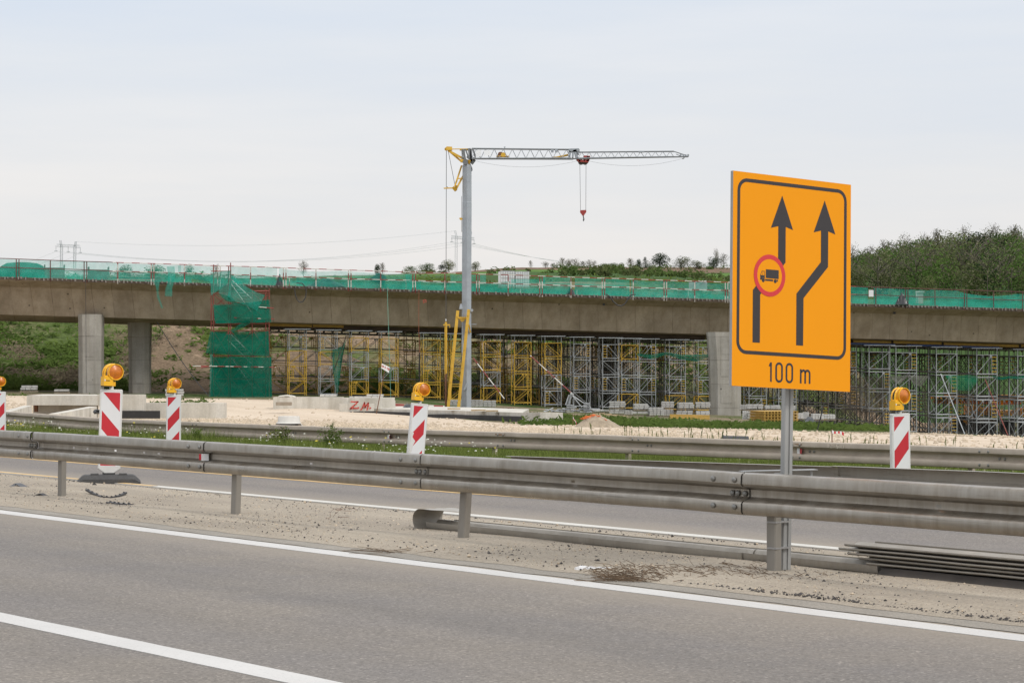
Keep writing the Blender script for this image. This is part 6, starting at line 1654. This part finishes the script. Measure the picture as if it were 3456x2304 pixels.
# ------------------------------------------------------------------ vegetation
def leafq(mb, p, s, nrm=None, mi=0, el=1.0):
    a = Vector((random.gauss(0, 1), random.gauss(0, 1), random.gauss(0, 1))).normalized()
    if nrm is None: nrm = Vector((random.gauss(0, 1), random.gauss(0, 1), random.gauss(0, 1)))
    else: nrm = nrm + Vector((random.gauss(0, .4), random.gauss(0, .4), random.gauss(0, .4)))
    a = a.cross(nrm).normalized(); b = nrm.cross(a).normalized()
    k = len(mb.v); a = a * s * .5 * el; b = b * s * .5
    mb.v += [p - a * .9 - b * .15, p - b * .55, p + a, p + b * .6]
    mb.f.append((k, k + 1, k + 2, k + 3)); mb.m.append(mi)
def crown(mb, lumps, n, s, shell=.55):
    tot = sum(r[0] * r[2] for c, r in lumps)
    for c, r in lumps:
        for i in range(int(n * r[0] * r[2] / tot)):
            d = Vector((random.gauss(0, 1), random.gauss(0, 1), random.gauss(0, 1))).normalized() * (shell + (1 - shell) * rnd() ** .5) * ru(.85, 1.12)
            leafq(mb, Vector((c[0] + d.x * r[0], c[1] + d.y * r[1], c[2] + d.z * r[2])), s * ru(.6, 1.35), d.normalized() + Vector((0, 0, .25)))
def limbs(mb, base, top, r, n, spread, depth=2):
    mb.tube(base, top, r, 5, r2=r * .55)
    if depth == 0: return
    for k in range(n):
        t = ru(.35, 1.0); p = base.lerp(top, t); a = ru(0, 6.28); l = (top - base).length * ru(.35, .65) * (1.15 - .5 * t)
        e = p + Vector((math.cos(a) * spread, math.sin(a) * spread, ru(.5, 1.0))).normalized() * l
        limbs(mb, p, e, r * .45, n - 1, spread, depth - 1)
def lump_set(n, w, h0, h1, seed):
    rg = random.Random(seed); o = []
    for k in range(n):
        t = (k + .5) / n; z = lerp(h0, h1, t); ww = w * (math.sin(math.pi * (.22 + .68 * t)) ** .8); a = rg.uniform(0, 6.28); d = ww * .5 * rg.uniform(.1, .75)
        r = w * rg.uniform(.2, .36); o.append(((math.cos(a) * d, math.sin(a) * d, z), (r, r, r * rg.uniform(.65, .95))))
    return o
PROTO = {}
def proto(kind, seed):
    """unit trees, 1 m high"""
    random.seed(seed); t = MB(); c = MB()
    if kind in ('dense', 'olive', 'round'):
        limbs(t, Vector((0, 0, -.08)), Vector((.02, 0, .62)), .03, 4, .8, 2)
        w = {'dense': .85, 'olive': .95, 'round': 1.05}[kind]
        crown(c, lump_set(16, w, .14 if kind == 'dense' else .08, .84, seed), 1700, .06, .8)
        m = {'dense': 'leaf_dark', 'olive': 'leaf_olive', 'round': 'leaf_mid'}[kind]
    elif kind == 'sparse':
        limbs(t, Vector((0, 0, -.05)), Vector((.03, 0, .85)), .022, 6, .75, 3)
        crown(c, lump_set(15, .9, .22, .92, seed), 1000, .045, .3); m = 'leaf_sparse'
    else:
        t.tube((0, 0, -.05), (0, 0, .95), .025, 5, r2=.004)
        for k in range(11):
            z = .12 + .8 * k / 10; w = .30 * (1 - k / 11.5) + .02
            for j in range(9):
                a = ru(0, 6.28)
                for i in range(10):
                    d = w * ru(.15, 1); leafq(c, Vector((math.cos(a + ru(-.2, .2)) * d, math.sin(a + ru(-.2, .2)) * d, z - d * .35 + ru(-.02, .02))), .05)
        m = 'leaf_dark'
    PROTO[(kind, seed)] = (mesh_of('trunk', t, M['trunk']), mesh_of('crown', c, M[m]))
KS = {'dense': (1, 2), 'olive': (3, 4), 'round': (5, 6), 'sparse': (7, 8, 9), 'conifer': (10,)}
for k, ss in KS.items():
    for s in ss: proto(k, s)
def tree(kind, x, ytop, z, wpx, label, group, ybase=None, name='tree', pick=0):
    X = (x - 1728) / F * z; g = H(X, z)
    if ybase is not None: g = P(x, ybase, z).z
    h = P(x, ytop, z).z - g; w = wpx / F * z * 1.18
    ss = KS[kind]; tm, cm = PROTO[(kind, ss[pick % len(ss)])]
    t = thing(name, label, 'tree', (X, z, g), (0, 0, ru(0, 6.28)), group)
    base_w = {'dense': .95, 'olive': 1.0, 'round': 1.1, 'sparse': .85, 'conifer': .6}[kind]
    for nm, me in (('trunk', tm), ('crown', cm)):
        o = link(nm, me, t); o.scale = (w / base_w, w / base_w, h)
random.seed(77)
GR = 'trees on the skyline behind the viaduct'
RT = [('sparse', 1024, 882, 34, 'bare thin tree on the skyline right of the stair tower'), ('dense', 1272, 889, 26, 'dark left one of the two small skyline trees midway to the crane'), ('sparse', 1291, 888, 26, 'budding right one of the two small skyline trees midway to the crane'),
      ('round', 1384, 897, 40, 'round green tree left of the domed one, left of the crane mast'), ('round', 1440, 887, 62, 'broad domed green tree left of the crane mast'), ('dense', 1490, 891, 26, 'dark low part of the pair of trees just left of the crane mast'), ('olive', 1514, 877, 44, 'taller greyish tree next to the crane mast on its left'), ('olive', 1604, 882, 34, 'pale tree showing just right of the crane mast'),
      ('sparse', 1791, 880, 18, 'lone thin bare tree on the brown field right of the crane'), ('sparse', 1841, 884, 30, 'leftmost bare tree of the thin row on the brown field'), ('sparse', 1866, 888, 20, 'short bare tree second in the thin row on the brown field'), ('sparse', 1897, 871, 30, 'tall bare tree third in the thin row on the brown field'), ('sparse', 1920, 875, 32, 'bare tree fourth in the thin row on the brown field'), ('sparse', 1942, 875, 36, 'bare tree fifth in the row, its trunk reaching down to the green strip'), ('sparse', 1968, 882, 30, 'bare tree sixth in the thin row on the brown field'), ('sparse', 1988, 878, 28, 'bare tree seventh in the thin row on the brown field'), ('sparse', 2006, 880, 18, 'rightmost bare tree of the thin row on the brown field'),
      ('round', 2040, 888, 36, 'low green bush-like tree at the left of the hilltop group'), ('round', 2068, 886, 44, 'wider green bush-like tree second in the hilltop group'), ('olive', 2098, 886, 26, 'small olive tree third in the hilltop group'), ('sparse', 2128, 873, 38, 'bare tree left of the dark conifer'), ('dense', 2157, 873, 24, 'narrow dark tree touching the conifer'), ('conifer', 2177, 865, 34, 'dark pointed conifer on the hilltop'), ('dense', 2226, 852, 68, 'large dark rounded tree, the biggest on the hilltop'), ('olive', 2298, 866, 60, 'feathery olive tree right of the biggest dark tree'), ('olive', 2352, 878, 46, 'low olive tree between the feathery one and the tall one near the sign'), ('dense', 2408, 866, 50, 'bushy dark tree left of the sign'), ('sparse', 2418, 843, 22, 'tallest thin tree left of the sign'), ('sparse', 2443, 858, 34, 'bare rounded tree right next to the sign board'),
      ('olive', 420, 893, 60, 'low tree half veiled by the deck net at the left'), ('round', 520, 893, 90, 'broad low tree half veiled by the deck net left of the stair tower'), ('sparse', 728, 894, 26, 'small bare tree peeping over the deck net at the stair tower'), ('olive', 640, 893, 34, 'small pale tree behind the deck net just left of the stair tower')]
for i, (k, x, y, w, lb) in enumerate(RT):
    z = 700 if x < 1700 else 735
    tree(k, x, y, z, w, lb, GR, pick=i, ybase=(None if x < 1310 else 930 if x == 1942 else 912 if x < 1700 else 906))
# wooded hill right of the sign
GW = 'trees of the wooded hill'
HT = [('sparse', 2880, 838, 330, 40, 'thin budding tree at the top left of the wooded hill, touching the sign'), ('sparse', 2925, 836, 400, 44, 'thin budding tree second along the crest of the wooded hill'), ('sparse', 2985, 815, 400, 50, 'thin budding tree third along the crest of the wooded hill'), ('sparse', 3050, 800, 400, 56, 'broad budding tree midway along the crest of the wooded hill'), ('sparse', 3120, 796, 410, 50, 'budding tree on the crest just left of the highest dark crown'), ('sparse', 3165, 779, 420, 50, 'tall budding tree on the crest of the wooded hill'),
      ('sparse', 3255, 772, 420, 46, 'budding tree on the crest left of the right edge'), ('sparse', 3345, 764, 430, 54, 'tall budding tree at the top right of the wooded hill'), ('sparse', 3430, 765, 430, 60, 'budding tree at the top right corner of the wooded hill'), ('dense', 3300, 777, 410, 60, 'dark green crown highest on the wooded hill'), ('dense', 3400, 800, 380, 80, 'dark green crown below the crest near the right edge'),
      ('round', 3190, 840, 330, 100, 'large bright green round crown in the middle of the wooded hill'), ('round', 3040, 860, 330, 80, 'bright green crown low on the left slope of the wooded hill'), ('dense', 3320, 880, 300, 80, 'dark green crown low on the slope, right of the middle'), ('dense', 2970, 885, 330, 60, 'dark green crown low on the left slope of the wooded hill'), ('olive', 2890, 905, 310, 60, 'olive crown at the foot of the wood right beside the sign'), ('round', 3420, 840, 330, 90, 'mid-green crown near the right edge halfway up the wood'), ('olive', 3130, 930, 290, 60, 'brownish olive crown at the foot of the wood above the deck railing')]
for i, (k, x, y, z, w, lb) in enumerate(HT):
    tree(k, x, y, z, w * (1.5 if k in ('round', 'dense') else 1.2), lb, GW, pick=i)
random.seed(31)
leaf_sets = [('leaf_dark', MB()), ('leaf_mid', MB()), ('leaf_olive', MB()), ('leaf_sparse', MB())]
tw_ = MB(); cnt = 0
while cnt < 200:
    x = ru(2790, 3900); z = ru(285, 470) ; X = (x - 1728) / F * z; g = H(X, z)
    crest = interp([(2790, 885), (2868, 864), (2930, 846), (3000, 826), (3200, 786), (3456, 772), (3900, 760)], x)
    h = ru(5.0, 9.5); yt = 1214 - F * (g + h - CAMH) / z
    if yt < crest - 4:
        h -= (crest - yt) * z / F
        if h < 3: continue
    w = h * ru(.9, 1.4); r = rnd() + .35 * nz(X * .05, z * .05, 2) + (.25 if yt < crest + 25 else 0) + (.2 if z < 320 else 0); k = 0 if r < .26 else 1 if r < .62 else 2 if r < .88 else 3
    lm = [((X + a[0] * 1, z + a[1], g + a[2]), b) for a, b in [(tuple(q * h for q in c), tuple(q * h for q in rr)) for c, rr in lump_set(6, w / h, .25, .78, cnt)]]
    crown(leaf_sets[k][1], lm, 640 if k < 3 else 320, .40 if k < 3 else .3, .85)
    tw_.tube((X, z, g - .3), (X, z, g + h * .5), .05, 3)
    if k == 3:
        for j in range(14): a = ru(0, 6.28); b = Vector((X, z, g + h * ru(.3, .7))); tw_.tube(b, b + Vector((math.cos(a) * w * .4, math.sin(a) * w * .4, h * ru(.15, .35))), .035, 3)
    cnt += 1
all_ = MB(); ms = []
for i, (m, b) in enumerate(leaf_sets):
    k = len(all_.v); all_.v += b.v; all_.f += [tuple(k + q for q in f) for f in b.f]; all_.m += [i] * len(b.f); ms.append(M[m])
k = len(all_.v); all_.v += tw_.v; all_.f += [tuple(k + q for q in f) for f in tw_.f]; all_.m += [4] * len(tw_.f); ms.append(M['trunk'])
setting('woodland', all_, ms, 'stuff')
# scrub on the far hillside
sb = MB(); random.seed(12)
for i in range(210):
    x = ru(1560, 2950); z = ru(330, 500); X = (x - 1728) / F * z
    if x < 1840 and rnd() < .93: continue
    g = H(X, z); h = ru(.8, 2.0)
    if z > 430 and rnd() < .5: continue
    crown(sb, [((X + ru(-1, 1) * h * .4, z + ru(-1, 1), g + h * .4), (h * .6, h * .6, h * .5)), ((X + ru(-1, 1) * h * .7, z, g + h * .35), (h * .5, h * .5, h * .4))], 60, .5, .5)
    sb.m[-1:] = sb.m[-1:]
for i in range(44):     # low hedge growth along the hilltop
    x = ru(1835, 2470) if i < 28 else ru(1355, 1530); z = ru(690, 745); X = (x - 1728) / F * z; g = H(X, z); h = ru(.9, 2.0)
    crown(sb, [((X, z, g + h * .35), (h * 1.0, h * .8, h * .55)), ((X + ru(-1, 1) * h * .9, z, g + h * .3), (h * .7, h * .6, h * .45))], 110, .45, .75)
n = len(sb.f); sb.m = [0 if nz(sb.v[f[0]].x * .03, sb.v[f[0]].y * .03) > -.05 else 1 for f in sb.f]
setting('hillside_scrub', sb, [m_leaf('scrub_green', (0.06, 0.092, 0.028), (0.105, 0.145, 0.045), 0.1), M['leaf_olive']], 'stuff')
# green and dry growth on the embankment behind the viaduct
eb = MB(); random.seed(13)
for i in range(15000):
    x = ru(-120, 2700); d = ru(-3, 50); z0 = 172; X = (x - 1728) / F * (z0 + d)
    foot = 176 + .19 * X + 55 * sm(18, 45, X); Y = foot + d
    X = (x - 1728) / F * Y
    k = nz(X * .10, Y * .10, 4) + .35 * nz(X * .4, Y * .4, 8)
    bare = nz(X * .07, Y * .07, 21)
    if bare_patch(X, Y) and rnd() < .9: continue
    if bare > (.30 if x < 300 else .17) and rnd() < .85: continue
    if x > 800 and rnd() < .45: continue
    if x > 700 and bare > .0 and rnd() < .5: continue
    g = H(X, Y); s = ru(.25, .8)
    for j in range(random.randint(8, 15)):
        dry = k < -.10 + ru(-.08, .08)
        leafq(eb, Vector((X + random.gauss(0, s * .5), Y + random.gauss(0, s * .5), g + abs(random.gauss(0, s * .38)))), ru(.09, .2) if dry else ru(.16, .36), Vector((0, -.5, 1)), mi=1 if dry else 0, el=2.4 if dry else 1.8)
setting('embankment_growth', eb, [M['bush'], M['bush_dry']], 'stuff')
# grass and weeds round the piers and pallets
def blade(mb, p, h, w, bend, mi=0):
    a = ru(0, 6.28); d = Vector((math.cos(a), math.sin(a), 0)); s = Vector((-d.y, d.x, 0)) * w / 2; k = len(mb.v)
    m1 = p + d * bend * h * .3 + Vector((0, 0, h * .6)); t = p + d * bend * h + Vector((0, 0, h * .97))
    mb.v += [p - s, p + s, m1 + s * .75, m1 - s * .75, t]; mb.f += [(k, k + 1, k + 2, k + 3), (k + 3, k + 2, k + 4)]; mb.m += [mi, mi]
sg = MB(); random.seed(14)
n = 0
while n < 1500:
    x = ru(1780, 3000) if rnd() < .8 else ru(-50, 700); z = ru(98, 132) if x > 800 else ru(100, 146); X = (x - 1728) / F * z
    u, v = uv(X, z)
    if v < 60.5: continue
    if 2390 < x < 2520 and z > 130: continue
    g = H(X, z); s = ru(.2, .5); n += 1
    if g + s > 1.58 - (interp([(0, 1380), (700, 1362), (1850, 1406), (2400, 1417), (3000, 1430)], x) - 1214) * z / F:
        s *= .3
        if rnd() < .5: continue
    for j in range(13): leafq(sg, Vector((X + random.gauss(0, .35), z + random.gauss(0, .35), g + abs(random.gauss(0, s * .4)))), ru(.1, .24), Vector((0, -.5, 1)), el=2.0)
setting('site_weeds', sg, [M['bush']], 'stuff')
gm = MB(); random.seed(15)
n = 0
while n < 78000:
    v = ru(22.0, 31.0)
    if v > 27.6 and rnd() < .3: continue
    u = ru(u_at(3650, v), u_at(-200, v) if v < 25 else 62)
    dens = .55 + .6 * nz(u * .25, v * .5, 2)
    if v > 27.3 + 4 * sm(52, 40, u) and rnd() < .93: continue
    edge = sm(22.0, 24.0, v) * (1 - .8 * sm(30.4, 31, v))
    if rnd() > dens * edge + .05: continue
    q = R(u, v); g = H(q.x, q.y); n += 1
    h = ru(.2, .5) * (1 + .8 * max(0, nz(u * .35, v * .4, 11)))
    if u < 36: h = ru(.28, .55)
    if v < 23.5: h *= .7
    blade(gm, Vector((q.x, q.y, g - .01)), h, ru(.008, .016), ru(.1, .6))
for k in range(520):     # small white and yellow flower heads
    v = ru(23, 26.0); u = ru(u_at(1700, v), 62)
    if nz(u * .4, v * .5, 31) < .05: continue
    q = R(u, v); g = H(q.x, q.y); h = ru(.28, .6); p = Vector((q.x, q.y, g + h)); blade(gm, Vector((q.x, q.y, g)), h, .008, .02)
    gm.dome(p, ru(.010, .026), (0, -.2, 1), .012, 5, mi=1 if rnd() < .75 else 2, rings=2)
for k in range(260):     # single weed stalks on the edge of the gravel
    v = ru(26.9, 33); u = ru(u_at(3600, v), u_at(1850, v)); q = R(u, v); g = H(q.x, q.y); h = ru(.35, .85) * (1.0 if v < 30 else .8)
    a = ru(-.35, .45); top = Vector((q.x + a * h * .4, q.y, g + h)); gm.tube((q.x, q.y, g), top, .004, 3)
    for j in range(3): gm.tube(top - Vector((0, 0, .03 * j)), top + Vector((.03 * a + ru(-.02, .02), 0, .07 - .05 * j)), .010, 3, r2=.002)
    for j in range(4): blade(gm, Vector((q.x + ru(-.05, .05), q.y, g)), ru(.1, .3), .012, .6)
setting('verge_grass', gm, [M['grass'], M['flower'], M['flower_y']], 'stuff')
def shrub(label, x, ytop, v, wpx, m, seed):
    random.seed(seed); u = u_at(x, v); q = R(u, v); g = H(q.x, q.y); h = CAMH - (ytop - 1214) * q.y / F - g; w = wpx / F * q.y
    t = thing('shrub', label, 'shrub', (q.x, q.y, g), (0, 0, 0), 'shrubs at the far guardrail')
    a, b = MB(), MB()
    for k in range(34):
        an = ru(0, 6.28); l = h * ru(.5, 1.0); e = Vector((math.cos(an) * w * .45 * rnd(), math.sin(an) * w * .35 * rnd(), l)); a.tube((e.x * .2, e.y * .2, 0), e, .006, 3, r2=.002)
        for j in range(26):
            s = ru(.15, 1.0); p = Vector((e.x * (.2 + .8 * s), e.y * (.2 + .8 * s), e.z * s)); leafq(b, p + Vector((random.gauss(0, .03), random.gauss(0, .03), random.gauss(0, .02))), ru(.025, .06), el=1.7)
    part('stems', a, M['bush'], t, world=False); part('foliage', b, M[m], t, world=False)
shrub('bright green leafy weed clump in front of the far guardrail, left of the fuller bush', 945, 1436, 25.6, 130, 'grass', 1)
shrub('full dark green bush with wispy top in front of the far guardrail', 1118, 1420, 25.6, 105, 'bush', 2)
shrub('low dark shrub by the far guardrail right of the small upright panel', 668, 1446, 25.3, 60, 'bush', 3)
shrub('low dark shrub behind the near rail under the far guardrail, left of the sign', 1705, 1524, 25.4, 90, 'bush', 4)

# ------------------------------------------------------------------ pylons and power lines
def pylon(label, legs, ztop, arm, peaks, ins, z, ybase):
    t = thing('power_pylon', label, 'power pylon', P(legs[0], ybase, z), (0, 0, 0), 'power pylons')
    def lat(mb, a, b, w, n=9, r=.055):
        d = (b - a); up = d.normalized(); s1 = Vector((1, 0, 0)) if abs(up.x) < .8 else Vector((0, 0, 1)); s2 = up.cross(s1).normalized(); cs = []
        for i in range(n + 1):
            p = a.lerp(b, i / n); cs.append([p + s1 * w * sx + s2 * w * sy for sx, sy in ((-1, -1), (1, -1), (1, 1), (-1, 1))])
        for j in range(4):
            mb.line([c[j] for c in cs], r, 3)
            for i in range(n): mb.tube(cs[i][j], cs[i + 1][(j + 1) % 4], r * .6, 3)
    for x in legs:
        mb = MB(); lat(mb, P(x, ybase, z), P(x + 1, arm[1], z), .42, 16); part('leg', mb, M['pylon'], t)
    mb = MB(); lat(mb, P(arm[0], arm[1], z), P(arm[2], arm[3], z), .45, 18)
    for (x0, y0), (x1, y1) in peaks: lat(mb, P(x0, y0, z), P(x1, y1, z), .3, 4)
    part('cross_arm', mb, M['pylon'], t)
    for x, y0, y1 in ins:
        mb = MB(); mb.tube(P(x, y0, z), P(x, y1, z), .09, 5); mb.box(P(x, y1, z), (1.2, .2, .2)); part('insulator', mb, M['pylon'], t)
pylon('grey lattice power pylon on the skyline at the far left', (207, 252), 0, (192, 828, 270, 832), [((207, 829), (204, 811)), ((254, 832), (256, 815))], [(189, 828, 847), (230, 831, 849), (271, 834, 852)], 900, 905)
pylon('grey lattice power pylon on the skyline right behind the crane mast', (1539, 1586), 0, (1523, 800, 1601, 806), [((1541, 801), (1536, 778)), ((1587, 804), (1590, 782))], [(1525, 801, 816), (1560, 804, 818), (1600, 807, 822)], 900, 925)
def wire(label, pts):
    mb = MB(); mb.line(pts, .05, 3); single('power_line', mb, M['wire'], label, 'power line', 'power lines')
for i, ((xa, ya), (xb, yb), o) in enumerate((((189, 848), (1525, 817), 'upper'), ((230, 850), (1560, 819), 'middle'), ((271, 853), (1600, 823), 'lower'))):
    wire(f'{o} of the three sagging wires strung between the two pylons', cat_curve(P(xa, ya, 900), P(xb, yb, 900), 5.4 - .3 * i, 40))
for i, (xa, ya, o) in enumerate(((1525, 817, 'topmost'), (1560, 819, 'middle'), (1600, 823, 'lowest'))):
    wire(f'{o} of the three wires running right from the pylon behind the crane', cat_curve(P(xa, ya, 900), P(2300, 905 + 8 * i, 1250), 3, 30))
for i, (xa, ya, o) in enumerate(((189, 848, 'topmost'), (230, 850, 'middle'), (271, 853, 'lowest'))):
    wire(f'{o} of the three wires dropping left from the far left pylon', cat_curve(P(xa, ya, 900), P(-250 + 90 * i, 955, 760), 2, 20))
wire('faint thin earth wire high above the deck between the two pylons', cat_curve(P(256, 815, 900), P(1536, 779, 900), 3.2, 40))

# ------------------------------------------------------------------ sky, sun, camera
sc_ = bpy.context.scene
w = bpy.data.worlds.new('World'); sc_.world = w; w.use_nodes = True; nt = w.node_tree
bg = nt.nodes['Background']; out = nt.nodes['World Output']
ELEV, AZ = math.radians(43), math.atan2(0.60, -0.55)   # sun behind the camera, to the right
sky = N(nt, 'ShaderNodeTexSky', sky_type='NISHITA'); sky.sun_disc = False; sky.sun_elevation = ELEV; sky.sun_rotation = AZ
sky.air_density = 1.2; sky.dust_density = 3.0
nt.links.new(sky.outputs[0], bg.inputs['Color']); bg.inputs['Strength'].default_value = 0.10
tc = N(nt, 'ShaderNodeTexCoord'); sp = N(nt, 'ShaderNodeSeparateXYZ'); nt.links.new(tc.outputs['Generated'], sp.inputs[0])
mp = N(nt, 'ShaderNodeMapping'); mp.inputs['Scale'].default_value = (3.5, 3.5, 30.0); nt.links.new(tc.outputs['Generated'], mp.inputs[0])
n1 = ntex(nt, mp.outputs[0], 1.0, 5, .55)
col = ramp(nt, sp.outputs[2], [(0.0, (0.85, 0.87, 0.885)), (0.035, (0.90, 0.885, 0.875)), (0.075, (0.885, 0.885, 0.895)), (0.145, (0.81, 0.855, 0.925)), (0.5, (1.30, 1.33, 1.38)), (1.0, (1.75, 1.78, 1.83))])
cl = ramp(nt, n1, [(0.3, (0.925, 0.955, 1.0)), (0.5, (0.985, 0.99, 1.0)), (0.68, (1.05, 1.03, 1.015))])
col = mixc(nt, 1.0, col, cl, 'MULTIPLY')
b2 = N(nt, 'ShaderNodeBackground'); nt.links.new(col, b2.inputs['Color']); b2.inputs['Strength'].default_value = 1.0
mx = N(nt, 'ShaderNodeMixShader'); mx.inputs[0].default_value = 0.88
nt.links.new(bg.outputs[0], mx.inputs[1]); nt.links.new(b2.outputs[0], mx.inputs[2]); nt.links.new(mx.outputs[0], out.inputs['Surface'])
sl = bpy.data.lights.new('sun', 'SUN'); sl.energy = 1.45; sl.angle = math.radians(10); sl.color = (1.0, 0.96, 0.90)
so = bpy.data.objects.new('sun', sl); C.objects.link(so)
sd_ = Vector((0.60 * math.cos(ELEV) / .814, -0.55 * math.cos(ELEV) / .814, math.sin(ELEV)))
so.rotation_euler = sd_.to_track_quat('Z', 'Y').to_euler()
cam = bpy.data.cameras.new('camera'); co = bpy.data.objects.new('camera', cam); C.objects.link(co)
cam.sensor_width = 36; cam.lens = F / 3456 * 36; cam.shift_y = (1214 - 1152) / 3456; cam.clip_end = 6000; cam.clip_start = 0.1
co.location = (0, 0, CAMH); co.rotation_euler = (math.radians(90), 0, 0); sc_.camera = co
sc_.view_settings.view_transform = 'Standard'; sc_.view_settings.look = 'None'; sc_.view_settings.exposure = 0.0; sc_.view_settings.gamma = 1.0
sc_.cycles.max_bounces = 6; sc_.cycles.transparent_max_bounces = 24
